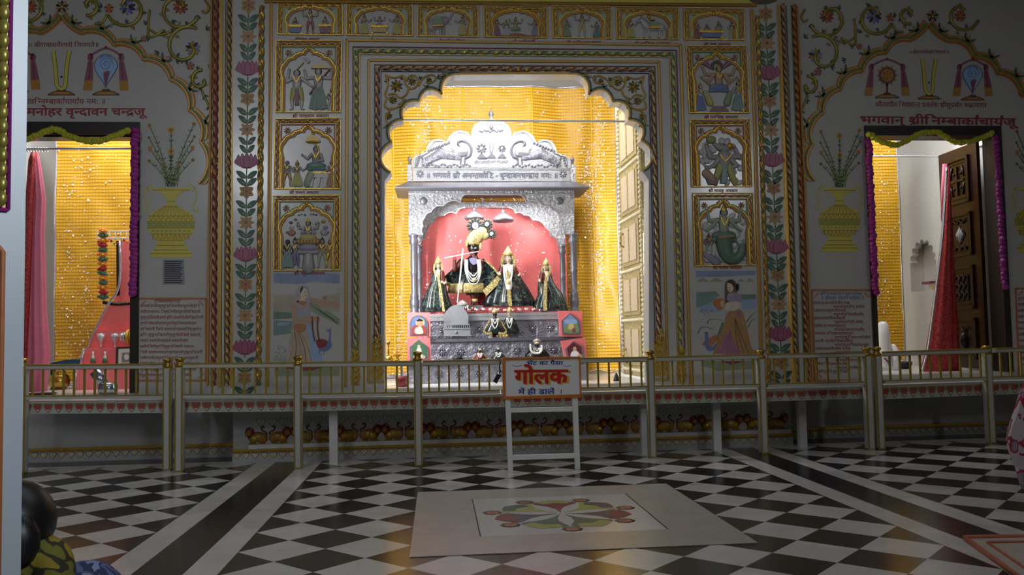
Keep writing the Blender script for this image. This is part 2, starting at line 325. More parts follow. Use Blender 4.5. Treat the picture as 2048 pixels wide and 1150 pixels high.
def lay(s,bold=False):
    # returns triangles in em units and the width; matra i goes before its consonants, half letters lose their stem
    out=[]; x=0; i=0
    cl=[]; 
    while i<len(s):
        if CONS(s[i]):
            j=i+1; cs=[s[i]]
            while j+1<len(s) and s[j]==HALF and CONS(s[j+1]): cs.append(s[j+1]); j+=2
            mt=''
            while j<len(s) and ('\u093e'<=s[j]<='\u094d' or s[j] in '\u0901\u0902\u0903\u093c'): mt+=s[j]; j+=1
            cl.append((cs,mt)); i=j
        else: cl.append(([s[i]],'')); i+=1
    def put(c,dx=0,dy=0,xc=None,sx=1):
        v,f,a=glyph(c,bold)
        if xc is not None: v,f=clip(v,f,xc)
        out.append(([(dx+p[0]*sx,p[1]+dy) for p in v],f)); return a
    for cs,mt in cl:
        reph=False
        if len(cs)>1 and cs[0]=='\u0930': reph=True; cs=cs[1:]
        if '\u093f' in mt: x+=put('\u093f',x); mt=mt.replace('\u093f','')
        rak=len(cs)>1 and cs[-1]=='\u0930'
        if rak: cs=cs[:-1]
        for c in cs[:-1]:
            a=glyph(c,bold)[2]
            if c in '\u0926\u0921\u091f\u0939\u0915': put(c,x,0,None,.8); x+=a*.72
            else: put(c,x,0,a-.21); x+=a-.21
        x0=x; a=put(cs[-1],x); x+=a
        if rak: out.append(([(x0+a*.15,-.02),(x0+a*.22,-.06),(x0+a-.12,.2),(x0+a-.12,.27)],[[0,1,2,3]]))
        for c in mt: x+=put(c,x)
        if reph: out.append(([(x-.06,.62),(x-.16,.72),(x-.13,.86),(x+.02,.9),(x+.0,.83),(x-.08,.81),(x-.1,.73),(x,.64)],[[0,1,2,7],[2,3,4,5],[2,5,6,7]]))
    return out,x
def text(mb,s,u0,v0,h,Y,k,width=None,lift=.003,bold=False,slope=0.,du=0,dv=0):
    # headline to baseline is h px; left end u0, baseline v0
    tr,w_=lay(s,bold); sc=h/.622; sx=(width/w_) if width else sc
    if bold: tr=[([(x+dx,y+dy) for x,y in v],f) for v,f in tr for dx,dy in ((-.016,-.012),(.016,-.012),(-.016,.014),(.016,.014))]
    for n_,(v,f) in enumerate(tr):
        i0=len(mb.v); up_=lift+(.00035*(n_%4) if bold else 0)
        for x,y in v:
            q=P(u0+x*sx+du,v0-y*sc+slope*x*sx+dv,Y); mb.v.append((q.x,Y-up_,q.z))
        for p in f: mb.fc([i0+i for i in p],k)
# ================================================================ the setting
ZT=4.75; FZ=.595                      # ceiling; sanctum floor
b=MB(); b.bx(-6.3,6.3,-9.6,.98,-.1,0,'floor_marble'); struct('floor',b)
b=MB(); b.bx(-6.3,6.3,-9.6,.98,ZT,ZT+.1,'plaster'); struct('ceiling',b)
b=MB(); b.bx(-6.4,-6.3,-9.6,.98,0,ZT,'plaster'); struct('wall_hall_left',b)
b=MB(); b.bx(6.3,6.4,-9.6,.98,0,ZT,'plaster'); struct('wall_hall_right',b)
b=MB(); b.bx(-6.3,-5.2,-9.7,-9.6,0,ZT,'plaster'); b.bx(-2.6,6.3,-9.7,-9.6,0,ZT,'plaster'); b.bx(-5.2,-2.6,-9.7,-9.6,3.6,ZT,'plaster'); struct('wall_hall_back',b)
def upx(X,Y,v=575):      # px column whose point on plane Y has this X
    lo,hi=-900,3200
    for _ in range(40):
        m=(lo+hi)/2
        if P(m,v,Y).x<X: lo=m
        else: hi=m
    return lo
# cusped arch opening of the middle wall (px on its face)
AL=[(769.5,775),(769,362),(782,345),(784,285),(806,240),(838,203),(884,189.5),(920,149)]
AB=[0,0,.36,.34,.34,.36,.30]
AR_=[(1138,148),(1177,190),(1225,204),(1257,240),(1282,281),(1284,342),(1297.5,360),(1298,772)]
BR_=[.30,.36,.34,.34,.36,0,0]
def arch():
    o=[]
    for i,(p,q) in enumerate(zip(AL,AL[1:])):
        o+=(arc(p,q,AB[i]) if AB[i] else [p,q])[:-1]
    o.append(AL[-1])
    for i,(p,q) in enumerate(zip(AR_,AR_[1:])):
        o+=(arc(p,q,BR_[i]) if BR_[i] else [p,q])[:-1]
    o.append(AR_[-1]); return o
ARCH=arch()
a3=[P(u,v,YC) for u,v in ARCH]; a3=[(p.x,p.z) for p in a3]; a3[0]=(a3[0][0],FZ); a3[-1]=(a3[-1][0],FZ)
CL,CR=P(466,400,YC).x,P(1566,400,YC).x
out=[(CL,0),(CL,ZT),(CR,ZT),(CR,0)]
b=MB()
pts=[(CL,FZ)]+a3+[(CR,FZ),(CR,ZT),(CL,ZT)]; pts=pts[::-1]
# ccw seen from the hall
ar=sum(p[0]*q[1]-q[0]*p[1] for p,q in zip(pts,pts[1:]+pts[:1]))
if ar<0: pts=pts[::-1]
TH=.19
b.plate3([(x,YC,z) for x,z in pts],[(x,YC+TH,z) for x,z in pts],'white')
b.bx(CL,CR,YC,YC+TH,0,FZ,'white'); struct('wall_middle',b)
def bay(name,x0,x1,dx0,dx1,dz):
    b=MB(); b.bx(x0,dx0,YB,YB+.22,0,ZT,'white'); b.bx(dx1,x1,YB,YB+.22,0,ZT,'white'); b.bx(dx0,dx1,YB,YB+.22,dz,ZT,'white'); b.bx(dx0,dx1,YB,YB+.22,0,FZ,'white'); struct(name,b)
DL0,DL1=P(3,500,YB).x,P(279,500,YB).x; DR0,DR1=P(1738,500,YB).x,P(2007,500,YB).x; DZ=P(275,245,YB).z; DZR=P(1728,252,YB).z
bay('wall_left',-6.3,CL+.02,DL0,DL1,DZ); bay('wall_right',CR-.02,6.3,DR0,DR1,DZR)
# room behind the openings
b=MB(); b.bx(CL+.03,CR-.03,YC+TH,YB+.22,FZ-.1,FZ,'marble'); b.bx(-5.2,5.5,YB+.22,3.4,FZ-.1,FZ,'marble'); struct('floor_sanctum',b)
b=MB(); b.bx(-5.2,5.5,3.3,3.4,FZ,4.4,'plaster'); struct('wall_sanctum_back',b)
b=MB(); b.bx(-5.2,-5.1,YB+.22,3.3,FZ,4.4,'plaster'); struct('wall_sanctum_left',b)
SX=5.16
b=MB()
# side wall with a cusped niche in it
n0,n1=2.42,2.98; nz0,nz1=P(1830,582,2.7).z,P(1830,487,2.7).z
b.bx(SX,SX+.25,YB+.22,n0,FZ,4.4,'plaster'); b.bx(SX,SX+.25,n1,3.3,FZ,4.4,'plaster'); b.bx(SX,SX+.25,n0,n1,FZ,nz0,'plaster'); b.bx(SX,SX+.25,n0,n1,nz1+.1,4.4,'plaster'); b.bx(SX+.18,SX+.25,n0,n1,nz0,nz1+.1,'plaster')
m=(n0+n1)/2; hw=(n1-n0)/2; pr=[]
for i in range(7):
    for t in range(4):
        a=math.pi*(i+t/4)/7; r=1-.16*abs(math.sin(4*math.pi*t/4/2))*1; r=1-.17*(1-math.sin(math.pi*t/4)); pr.append((m+hw*r*math.cos(a),nz1-.22+.27*r*math.sin(a)))
pr.append((m-hw*.83,nz1-.22))
top=[(n1,nz1+.1),(n0,nz1+.1)]
ring=[(n1,nz1-.22)]+pr+[(n0,nz1-.22)]+top[::-1]
b.plate3([(SX,y,z) for y,z in ring],[(SX+.08,y,z) for y,z in ring],'plaster'); struct('wall_sanctum_right',b)
b=MB(); b.bx(-5.2,5.5,YC+TH,3.4,4.4,4.5,'plaster'); struct('ceiling_sanctum',b)
# white casing beam seen above the side door's rod
# ---------------------------------------------------------------- plinth of the hall wall
def proj(p):
    d=Vector(p)-CAM; w=d.dot(AF); return 1024+FPX*d.dot(AR)/w, 575-FPX*d.dot(AU)/w
def vz(u,z,Y):
    # px row at column u where plane Y has height z
    lo,hi=-400,1600
    for _ in range(40):
        m=(lo+hi)/2
        if P(u,m,Y).z>z: lo=m
        else: hi=m
    return lo
def hearts(mb,u0,u1,vt,vb,sp,Y,h,k1,k2,k3,slope=0):
    # painted leaf-hearts hanging from the line vt
    u=u0+sp/2
    while u<u1-sp*.3:
        t=(u-u0)/(u1-u0) if u1>u0 else 0; a=vt+slope*(u-u0); c=vb+slope*(u-u0); H=c-a; w=sp*.44
        o=[(u,c),(u-w*.55,a+H*.72),(u-w,a+H*.38),(u-w*.9,a+H*.1),(u-w*.5,a),(u,a+H*.08),(u+w*.5,a),(u+w*.9,a+H*.1),(u+w,a+H*.38),(u+w*.55,a+H*.72)]
        f=lambda s,dy=0:[(u+(x-u)*s,a+H*.42+(y-a-H*.42)*s+dy) for x,y in o]
        mb.plate(f(1),Y,h,k1); mb.plate(f(.78),Y,h+.0012,k2); mb.plate(f(.5,H*.1),Y,h+.0024,k3); mb.plate([(u-.5,a+H*.2),(u+.5,a+H*.2),(u+.3,a+H*.7),(u-.3,a+H*.7)],Y,h+.0034,k1); u+=sp
def plinth(name,x0,x1,yf,ul,vline):
    # vline: px v of the gold line at its middle
    b=MB(); g=P(ul,vline,yf).z
    b.bx(x0,x1,yf,yf+.1,g-.008,g+.010,'gold'); b.bx(x0,x1,yf+.01,yf+.1,g-.018,g-.008,'ochre'); b.bx(x0,x1,yf+.02,yf+.1,0,g-.018,'white')
    z1,z0=g-.02,max(.02,g-.082)
    n=int((x1-x0)/.078)
    for i in range(n):
        x=x0+.039+i*.078; pts=[(x,z0),(x-.02,z0+.02),(x-.036,z0+.045),(x-.03,z1-.008),(x-.012,z1),(x,z1-.008),(x+.012,z1),(x+.03,z1-.008),(x+.036,z0+.045),(x+.02,z0+.02)][::-1]
        for s,kx,hh in ((1,'darkgold',.003),(.8,'fig_white',.0045),(.45,'paleyellow',.006)):
            q=[(x+(px_-x)*s,(z0+z1)/2+(pz-(z0+z1)/2)*s) for px_,pz in pts][::-1]; b.plate3([(px_,yf+.02-hh,pz) for px_,pz in q],[(px_,yf+.02,pz) for px_,pz in q],kx)
    struct(name,b)
plinth('baseboard_middle',CL,CR,YC-.05,801,892); plinth('baseboard_left',-6.2,CL-.004,YB-.06,230,896); plinth('baseboard_right',CR+.004,6.2,YB-.06,1872,850.5)
# ---------------------------------------------------------------- mouldings of the middle wall
def fr3(mb,kind,L,Rr,Y,w,h,ks):
    # three-sided frame; L=(bottom,top), Rr=(top,bottom) px
    for A,B in ((L[0],L[1]),(L[1],Rr[0]),(Rr[0],Rr[1])):
        if kind=='rope': mb.rope(A,B,Y,w,ks)
        else: mb.line(A,B,Y,w,h,ks)
b=MB(); fr3(b,'line',((692,772),(695,81)),((1360,91),(1380,768)),YC,3.6,.016,'goldpaint'); fr3(b,'line',((689.5,772),(692,78.5)),((1363,88.5),(1383,768)),YC,2.6,.004,'ochre'); struct('trim_1',b)
b=MB(); fr3(b,'rope',((711.5,705),(713,101.5)),((1345.5,108.5),(1361.5,702)),YC,5.2,0,['green','palegreen','gold']); fr3(b,'line',((704,705),(706,94)),((1352.5,101),(1369,702)),YC,1.6,.012,'darkred'); fr3(b,'line',((718,705),(719.5,109)),((1339,115),(1354.5,702)),YC,1.4,.012,'goldpaint'); struct('trim_2',b)
b=MB(); fr3(b,'line',((738,762),(738,121.5)),((1316.5,125),(1335.5,758)),YC,3,.016,'goldpaint'); fr3(b,'line',((735.5,764),(735.5,119)),((1319,122.5),(1338,760)),YC,2.4,.004,'ochre'); b.line((735,763),(769,763),YC,3,.016,'goldpaint'); b.line((1299,759),(1338,759),YC,3,.016,'goldpaint'); struct('trim_3',b)
b=MB(); fr3(b,'rope',((754,678),(755,136)),((1304,139.5),(1317,668)),YC,5.2,0,['rose','palegreen','gold','maroon']); fr3(b,'line',((761,700),(762,143)),((1297.5,147),(1310,690)),YC,1.2,.012,'navy'); fr3(b,'line',((748.5,700),(749,130)),((1309.5,133.5),(1323,690)),YC,1.2,.012,'darkred'); struct('trim_4',b)
# gilt leaf brackets the ropes stand on
def leafbracket(name,u,v0,v1,w):
    b=MB(); b.plate([(u-w,v0+8),(u+w,v0+8),(u+w,v1),(u-w,v1)],YC,.008,'goldpaint')
    for i in range(6):
        t=i/5; v=v1-4-(v1-v0-10)*t
        for s in (-1,1): b.stroke([(u,v),(u+s*w*.7,v-6),(u+s*w*1.25*(1-.5*t),v-14)],3.2,YC,.022,'gold',4,True)
        b.ell(u,v-4,2.2,4,.02,YC,'palegreen')
    b.stroke([(u,v0+10),(u+w*.3,v0-4),(u-w*.3,v0-12)],3,YC,.02,'gold'); struct(name,b)
leafbracket('trim_5',711,703,770,8); leafbracket('trim_6',1362,700,766,8); leafbracket('trim_7',754,677,758,11); leafbracket('trim_8',1319,667,752,11)
# painted edge of the cusped arch with leaf tufts
def archedge(name,seq):
    b=MB(); n=[]
    for i,(p,q,s) in enumerate(seq):
        o=arc(p,q,s,10) if s else [p,q]; b.stroke(o,3.2,YC,.012,'goldpaint',0); m=o[len(o)//2]
        if s:
            dx,dy=q[0]-p[0],q[1]-p[1]; l=math.hypot(dx,dy); nx,ny=dy/l,-dx/l
            o2=[(x+nx*4.5,y+ny*4.5) for x,y in o]; b.stroke(o2,4.5,YC,.005,'leaf',0)
            for t in (-1,0,1): b.stroke([(m[0]+nx*5,m[1]+ny*5),(m[0]+nx*12+t*dx/l*7,m[1]+ny*12+t*dy/l*7)],4.5,YC,.009,'green' if t else 'goldpaint',0,True)
    struct(name,b)
archedge('trim_9',[(p,q,s) for p,q,s in zip(AL,AL[1:],AB) if s]); archedge('trim_10',[(p,q,s) for p,q,s in zip(AR_,AR_[1:],BR_) if s])
b=MB(); b.line((920,148),(1138,147),YC,4,.02,'goldpaint'); 
for i in range(5): b.ell(1021+i*8,140,4.5,6,.02,YC,'rose' if i%2 else 'gold')
struct('trim_11',b)
# gilded scrolls in the two spandrels
def spiral(cu,cv,r,a0,turns,dirn=1,n=22,r1=.25):
    return [(cu+r*(1-(1-r1)*i/n)*math.cos(R(a0+dirn*360*turns*i/n)),cv-r*(1-(1-r1)*i/n)*math.sin(R(a0+dirn*360*turns*i/n))) for i in range(n+1)]
def bloom(mb,u,v,r,Y,ks,n=9,h=.012):
    for i in range(n):
        a=2*math.pi*i/n+.3; mb.ell(u+math.cos(a)*r*.55,v-math.sin(a)*r*.55,r*.48,r*.2,h,Y,ks[i%len(ks)],8,5,math.degrees(a))
    mb.ell(u,v,r*.25,r*.25,h*1.4,Y,'gold',8,5)
def tuft(mb,u,v,r,a,Y,k='leaf',h=.008):
    for t in (-40,0,40):
        c,s=math.cos(R(a+t)),math.sin(R(a+t)); mb.ell(u+c*r*.55,v-s*r*.55,r*.55,r*.2,h,Y,k,8,5,a+t)
def spandrel(name,f,tagk):
    t=thing(name,P(*f(800,180),YC),*tagk)
    b=MB(); Y=YC
    for p in ([(771,150),(776,170),(770,190),(780,200)],[(771,152),(790,156),(806,152),(812,162)],[(806,152),(812,170),(824,178),(836,168),(832,154),(820,152),(812,162)],[(838,172),(845,158),(862,150),(872,156),(866,164),(852,166)],[(776,190),(790,188),(800,196),(812,190),(818,176)],[(772,200),(770,214),(784,218),(800,212),(810,198)],[(784,216),(776,226),(772,240),(776,250)],[(880,152),(890,148),(896,152)]):
        b.vine([f(*q) for q in p],2.1,Y,'goldpaint')
    b.build('scroll',t)
    b=MB()
    for u,v,r in ((793,172,13),(824,163,9),(786,200,9),(777,232,8),(858,160,6)): bloom(b,*f(u,v),r,Y,['leaf','goldpaint','darkgold'])
    for u,v,a in ((840,160,60),(806,208,-60),(780,246,-90),(776,165,120),(874,156,20),(804,160,90)): tuft(b,*f(u,v),8,a,Y)
    b.build('blossom',t)
spandrel('gilded_spandrel',lambda u,v:(u,v),('gilded vine scrolls in grey spandrel left of the central arch','wall ornament','gilded scroll spandrels of the arch'))
spandrel('gilded_spandrel',lambda u,v:(2059-u+ (v-150)*.04,v+2),('gilded vine scrolls in grey spandrel right of the central arch','wall ornament','gilded scroll spandrels of the arch'))
# gold cornice across the top of the middle wall
b=MB(); b.line((530,-3),(1512,5),YC,13,.06,'yellow'); b.line((530,5),(1512,12.5),YC,3,.03,'ochre'); struct('trim_12',b)
# outer frames of the two panel columns
b=MB()
for A,B in (((534,772),(541.5,5)),((1525,768),(1504,19))): b.line(A,B,YC,5,.012,'ochre'); b.line((A[0]+(3.5 if A[0]<900 else -3.5),A[1]),(B[0]+(3.5 if A[0]<900 else -3.5),B[1]),YC,1.8,.014,'goldpaint')
struct('trim_13',b)
b=MB(); b.rope((517,768),(524,12),YC,6.2,['green','gold','red','gold'],1.1); b.rope((1538.5,764),(1514,32),YC,5.6,['green','gold','red','gold'],1.1); struct('trim_14',b)
# columns of rope moulding between pilasters and bays
b=MB()
for (A,B,w_,k) in (((416,770),(424,0),4,'ochre'),((440,772),(444,0),7,'goldpaint'),((447,772),(450,0),4,'white'),((463,772),(468,0),4,'goldpaint')): b.line(A,B,YB,w_,.03,k)
b.rope((427,770),(432.5,-8),YB,6,['darkred','goldpaint','rose'],1.2); b.rope((454.5,770),(459,-8),YB,5,['maroon','gold','palegreen'],1.2); struct('trim_15',b)
b=MB()
for (A,B,w_,k) in (((1586,766),(1556,12),3,'goldpaint'),((1602,766),(1575,12),7,'white'),((1607,766),(1580,14),2,'green'),((1624,766),(1592,14),3,'ochre')): b.line(A,B,YB,w_,.03,k)
b.rope((1593,766),(1565,8),YB,5,['maroon','goldpaint','palegreen'],1.2); b.rope((1615,766),(1587,10),YB,5.5,['darkred','goldpaint','orange'],1.2); struct('trim_16',b)
# flowered pilasters
def lotus(mb,u,v,w,Y):
    H=w*.66; bv=v+H*.48
    for i,(x0,x1,sp,l) in enumerate(((-.16,-.5,.13,.58),(.16,.5,.13,.58),(-.14,-.37,.2,.9),(.14,.37,.2,.9),(-.09,-.19,.2,.97),(.09,.19,.2,.97),(0,0,.24,1))):
        b0=(u+x0*w,bv); t=(u+x1*w,bv-H*l); m=(u+(x0*.45+x1*.75)*w,bv-H*l*.52)
        o=catm([(b0[0]-sp*w*.42,bv),(m[0]-sp*w*.62,m[1]+H*.04),(t[0]-sp*w*.34,t[1]+H*.17),t,(t[0]+sp*w*.34,t[1]+H*.17),(m[0]+sp*w*.62,m[1]+H*.04),(b0[0]+sp*w*.42,bv)],3,True)
        mb.plate(o,Y,.002+.0009*i,'maroon'); mb.plate([(m[0]+(x-m[0])*.84,m[1]+(y-m[1])*.9) for x,y in o],Y,.0026+.0009*i,'lotus')
def star(mb,u,v,r,n,Y,k1,k2):
    for i in range(n):
        a=2*math.pi*i/n+math.pi/2; c,s=math.cos(a),math.sin(a); w_=r*(.36 if n==6 else .22)
        o=[(u,v),(u+c*r*.5-s*w_,v-s*r*.5-c*w_),(u+c*r*.82-s*w_*.6,v-s*r*.82-c*w_*.6),(u+c*r,v-s*r),(u+c*r*.82+s*w_*.6,v-s*r*.82+c*w_*.6),(u+c*r*.5+s*w_,v-s*r*.5+c*w_)]
        mb.plate(o,Y,.003+.0005*(i%2),k1); mb.plate([(u+c*r*.15,v-s*r*.15),(u+c*r*.5-s*1,v-s*r*.5-c*1),(u+c*r*.75,v-s*r*.75),(u+c*r*.5+s*1,v-s*r*.5+c*1)],Y,.0045,k2)
    mb.plate(ell2(u,v,r*.16,r*.16,8),Y,.005,'darkred')
def leafpair(mb,u,v,w,Y,up):
    for s in (-1,1):
        for dv,l in up:
            b0=(u,v+dv+7); tip=(u+s*w*l,v+dv-7); o=catm([b0,(u+s*w*.45*l,v+dv+8),(u+s*w*.85*l,v+dv+1),tip,(u+s*w*.4*l,v+dv-5)],3,True); mb.plate(o,Y,.003,'leaf'); mb.stroke([b0,(u+s*w*.5*l,v+dv+1)],1,Y,.0042,'palegreen',0)
def pilaster(name,line,cyc,first,per,tagk):
    # line(v)->u ; three motifs repeat: lotus, six-petal star, eight-petal star
    t=thing(name,Vector((P(line(400),760,YC).x,YC-.006,P(line(400),760,YC).z)),*tagk); F_=MB(); v=first; i=cyc; st=per/3
    F_.stroke([(line(q),q) for q in range(-5,765,60)],2.2,YC,.0022,'leaf',0)
    while v<756:
        u=line(v); q=MB()
        if i%3==0: lotus(q,u,v,45,YC); q.build('lotus_flower',t); leafpair(F_,u,v+28,21,YC,((0,1),(14,.95)))
        elif i%3==1: star(q,u,v,16,6,YC,'ochre','darkred'); q.k=[muted(k_,.3) for k_ in q.k]; q.build('star_flower',t); leafpair(F_,u,v+28,21,YC,((-3,1),(13,.85)))
        else: star(q,u,v,16.5,8,YC,'ochre','peach'); q.k=[muted(k_,.3) for k_ in q.k]; q.build('star_flower',t); leafpair(F_,u,v+24,19,YC,((-2,.9),(14,.8)))
        v+=st; i+=1
    F_.build('leaf_stem',t)
pilaster('painted_pilaster',lambda v:497-.0105*v,1,11,186,('painted pilaster of stacked lotuses and star flowers on left side of the arch wall','wall painting','flower painted pilasters'))
pilaster('painted_pilaster',lambda v:1530+.0455*v,1,28,174,('painted pilaster of stacked lotuses and star flowers on right side of the arch wall','wall painting','flower painted pilasters'))
# ================================================================ framed reliefs on the middle wall
def rp(b,u,v,h,skin='fig_grey',cloth='yellow',crown='gold',lower='pants',arms=None,top=None,Y=None,dp=.02,sash=None):
    # a small relief figure: foot px (u,v), h px tall; arms as (elbow, hand) offsets in heights from the shoulder
    Y=YC if Y is None else Y; m=h*kk(Y); f=lambda x,y:(u+x*h,v-y*h); top=top or skin
    if lower=='pants':
        for s in (-1,1): b.cap(f(s*.07,.5),f(s*.12,.26),.075*h,.055*h,Y,cloth); b.cap(f(s*.12,.26),f(s*.11,.04),.05*h,.03*h,Y,cloth if cloth!='yellow' else skin); b.ell(*f(s*.14,.02),.05*h,.022*h,dp*.6,Y,skin)
        if sash: b.plate([f(-.04,.52),f(.04,.52),f(.05,.12),f(-.05,.12)],Y,dp*.9,sash)
    elif lower=='skirt':
        b.plate([f(-.09,.56),f(.09,.56),f(.17,.3),f(.22,.04),f(.1,.02),f(0,.03),f(-.1,.02),f(-.22,.04),f(-.17,.3)],Y,dp*.8,cloth)
        for x in (-.12,-.04,.04,.12): b.stroke([f(x*.5,.52),f(x,.28),f(x*1.5,.05)],.03*h,Y,dp,cloth,3)
        for s in (-1,1): b.ell(*f(s*.07,.015),.05*h,.02*h,dp*.6,Y,skin)
    else:
        b.ell(*f(0,.46),.26*h,.11*h,dp*1.3,Y,cloth); b.cap(f(-.1,.42),f(.2,.38),.07*h,.05*h,Y,cloth,.006); b.cap(f(.1,.42),f(-.2,.38),.07*h,.05*h,Y,cloth,.004)
    b.cap(f(0,.56),f(0,.74),.095*h,.115*h,Y,top); b.cap(f(0,.8),f(0,.84),.04*h,.04*h,Y,skin); b.ell(*f(0,.89),.068*h,.08*h,dp*1.3,Y,skin)
    b.ell(*f(0,.9),.085*h,.085*h,dp*.8,Y,'black')
    if crown: b.cap(f(0,.95),f(0,1.05),.07*h,.02*h,Y,crown)
    b.stroke([f(-.07,.8),f(0,.66),f(.07,.8)],.025*h,Y,dp*1.5,'gold',3)
    for s,e,hd in (arms or ((-1,(-.1,-.16),(-.02,-.24)),(1,(.1,-.16),(.02,-.24)))):
        a=f(s*.12,.76); e1=(a[0]+e[0]*h,a[1]-e[1]*h); h1=(a[0]+hd[0]*h,a[1]-hd[1]*h); b.cap(a,e1,.045*h,.036*h,Y,skin,.008); b.cap(e1,h1,.036*h,.028*h,Y,skin,.01); b.ell(*h1,.035*h,.035*h,dp*.6,Y,skin,yo=.012)
ALIGHT=lambda x,y:(x,y)
CUSP_T=[(.13,1.),(.13,.55),(.115,.5),(.16,.33),(.29,.25),(.36,.2),(.44,.19),(.5,.13)]
CUSP_S=[(.17,1.),(.17,.72),(.15,.66),(.19,.42),(.3,.28),(.4,.24),(.5,.2)]
def panel(TL,TR,BR,BL,small,col,cap_,cu0,cu1,cv,label,figs):
    def f(x,y): # unit square to px
        l=(TL[0]+(BL[0]-TL[0])*y,TL[1]+(BL[1]-TL[1])*y); r=(TR[0]+(BR[0]-TR[0])*y,TR[1]+(BR[1]-TR[1])*y); return (l[0]+(r[0]-l[0])*x,l[1]+(r[1]-l[1])*x)
    c=P(*f(.5,1),YC); t=thing('relief_panel',(c.x,YC-.004,c.z),label,'wall relief','framed reliefs around the arch')
    W_=TR[0]-TL[0]; H_=BL[1]-TL[1]; px=lambda d:(d/W_,d/H_)
    b=MB(); dx,dy=px(5.5)
    C=[f(dx,dy),f(1-dx,dy),f(1-dx,1),f(dx,1)]
    for A,B_ in ((C[3],C[0]),(C[0],C[1]),(C[1],C[2])): b.rope(A,B_,YC,3.4,['gold','red' if not small else 'ochre','goldpaint'],.9)
    for A,B_ in ((f(0,1),f(0,0)),(f(0,0),f(1,0)),(f(1,0),f(1,1)),(f(0,1),f(1,1))): b.line(A,B_,YC,1.6,.018,'gold')
    dx,dy=px(10.5)
    for A,B_ in ((f(dx,1),f(dx,dy)),(f(dx,dy),f(1-dx,dy)),(f(1-dx,dy),f(1-dx,1))): b.line(A,B_,YC,1.5,.012,'goldpaint'); 
    dx,dy=px(12.5)
    for A,B_ in ((f(dx,1),f(dx,dy)),(f(dx,dy),f(1-dx,dy)),(f(1-dx,dy),f(1-dx,1))): b.line(A,B_,YC,2.4,.006,col)
    b.build('frame',t)
    cu=CUSP_S if small else CUSP_T; A=[f(*p) for p in cu]; B_=[f(1-p[0],p[1]) for p in cu][::-1]
    q=MB(); full=[]
    for S in (A,B_):
        o=[]
        for i,(p,n) in enumerate(zip(S,S[1:])): o+=(arc(p,n,.16) if (S is A and i>=2) or (S is B_ and i<len(S)-3) else [p,n])[:-1]
        o.append(S[-1]); full+=o
        q.stroke(o,4.2,YC,.014,'ochre',0); off=[(x+(-3.4 if S is A else 3.4),y-2.2) for x,y in o]; q.stroke(off,2,YC,.017,'gold',0); off=[(x+(-5.6 if S is A else 5.6),y-3.6) for x,y in o]; q.stroke(off,2.8,YC,.01,col,0)
        for p in S[3:-1] if S is A else S[1:-3]: q.ell(p[0],p[1]-5,2.6,2.6,.016,YC,'gold',8,5)
    q.ell(*f(.5,.105 if not small else .16),4,5,.02,YC,'gold'); q.build('cusped_arch',t)
    for s in (0,1):
        r=MB(); bloom(r,*f(.19+.62*s,.17 if not small else .22),7.5 if not small else 5,YC,['fig_grey' if not small else 'gold','goldpaint','rose'],8,.01); r.build('rosette',t)
    for nm,fn in figs:
        g=MB(); fn(g,f,W_,H_); g.k=[muted(k_) if k_ in PAINT and k_ not in ('gold','black') else k_ for k_ in g.k]; g.build(nm,t)
    k=MB(); text(k,cap_,cu0,cv,5.2,YC,'textred',cu1-cu0,.003,True); k.build('caption',t)
    return t
Yc=YC
def F_(x,h,**kw): return ('figure',lambda g,f,W,H:rp(g,*f(x,.97),h*H,**kw))
up=((-1,(-.16,-.02),(-.2,.16)),(1,(.16,-.02),(.2,.16)))
fold=((-1,(-.09,-.16),(.1,-.1)),(1,(.09,-.16),(-.1,-.1)))
giveR=((-1,(-.06,-.16),(.12,-.16)),(1,(.1,-.12),(.24,-.02))); giveL=((1,(.06,-.16),(-.12,-.16)),(-1,(-.1,-.12),(-.24,-.02)))
def seat(x,w,y0,y1,k,k2='gold'):
    def g(b,f,W,H):
        b.plate([f(x-w,y0),f(x+w,y0),f(x+w,y0+.06),f(x-w,y0+.06)],YC,.022,k2); b.plate([f(x-w*.85,y0+.06),f(x+w*.85,y0+.06),f(x+w*.8,y1),f(x-w*.8,y1)],YC,.016,k)
        for s in (-1,1): b.plate([f(x+s*w*.75,y1),f(x+s*w*.95,y1),f(x+s*w*.95,.97),f(x+s*w*.75,.97)],YC,.018,k2)
    return ('seat',g)
def sit(x,y,h,**kw): return ('figure',lambda g,f,W,H:rp(g,f(x,y)[0],f(x,y)[1]+.38*h*H,h*H,lower='seated',**kw))
def elephant(g,f,W,H):
    e=lambda x,y,rx,ry,k,d=.02,r=0:g.ell(*f(x,y),rx*W,ry*H,d,YC,k,rot=r)
    e(.33,.6,.14,.2,'fig_grey',.03); e(.24,.66,.1,.2,'fig_grey',.025); e(.45,.5,.075,.14,'fig_grey',.03); e(.42,.52,.04,.13,'lilac',.034)
    for x in (.2,.27,.38,.43): g.cap(f(x,.7),f(x,.95),.026*W,.022*W,YC,'fig_grey')
    g.vine([f(.49,.5),f(.53,.45),f(.55,.36),f(.58,.3)],.022*W,YC,'fig_grey'); g.vine([f(.48,.6),f(.53,.63),f(.56,.6)],.01*W,YC,'fig_white')
    g.vine([f(.15,.6),f(.13,.75),f(.14,.85)],.008*W,YC,'fig_grey'); g.plate([f(.27,.42),f(.4,.42),f(.42,.7),f(.25,.72)],YC,.036,'ltgreen'); g.line(f(.25,.72),f(.42,.7),YC,2,.04,'gold')
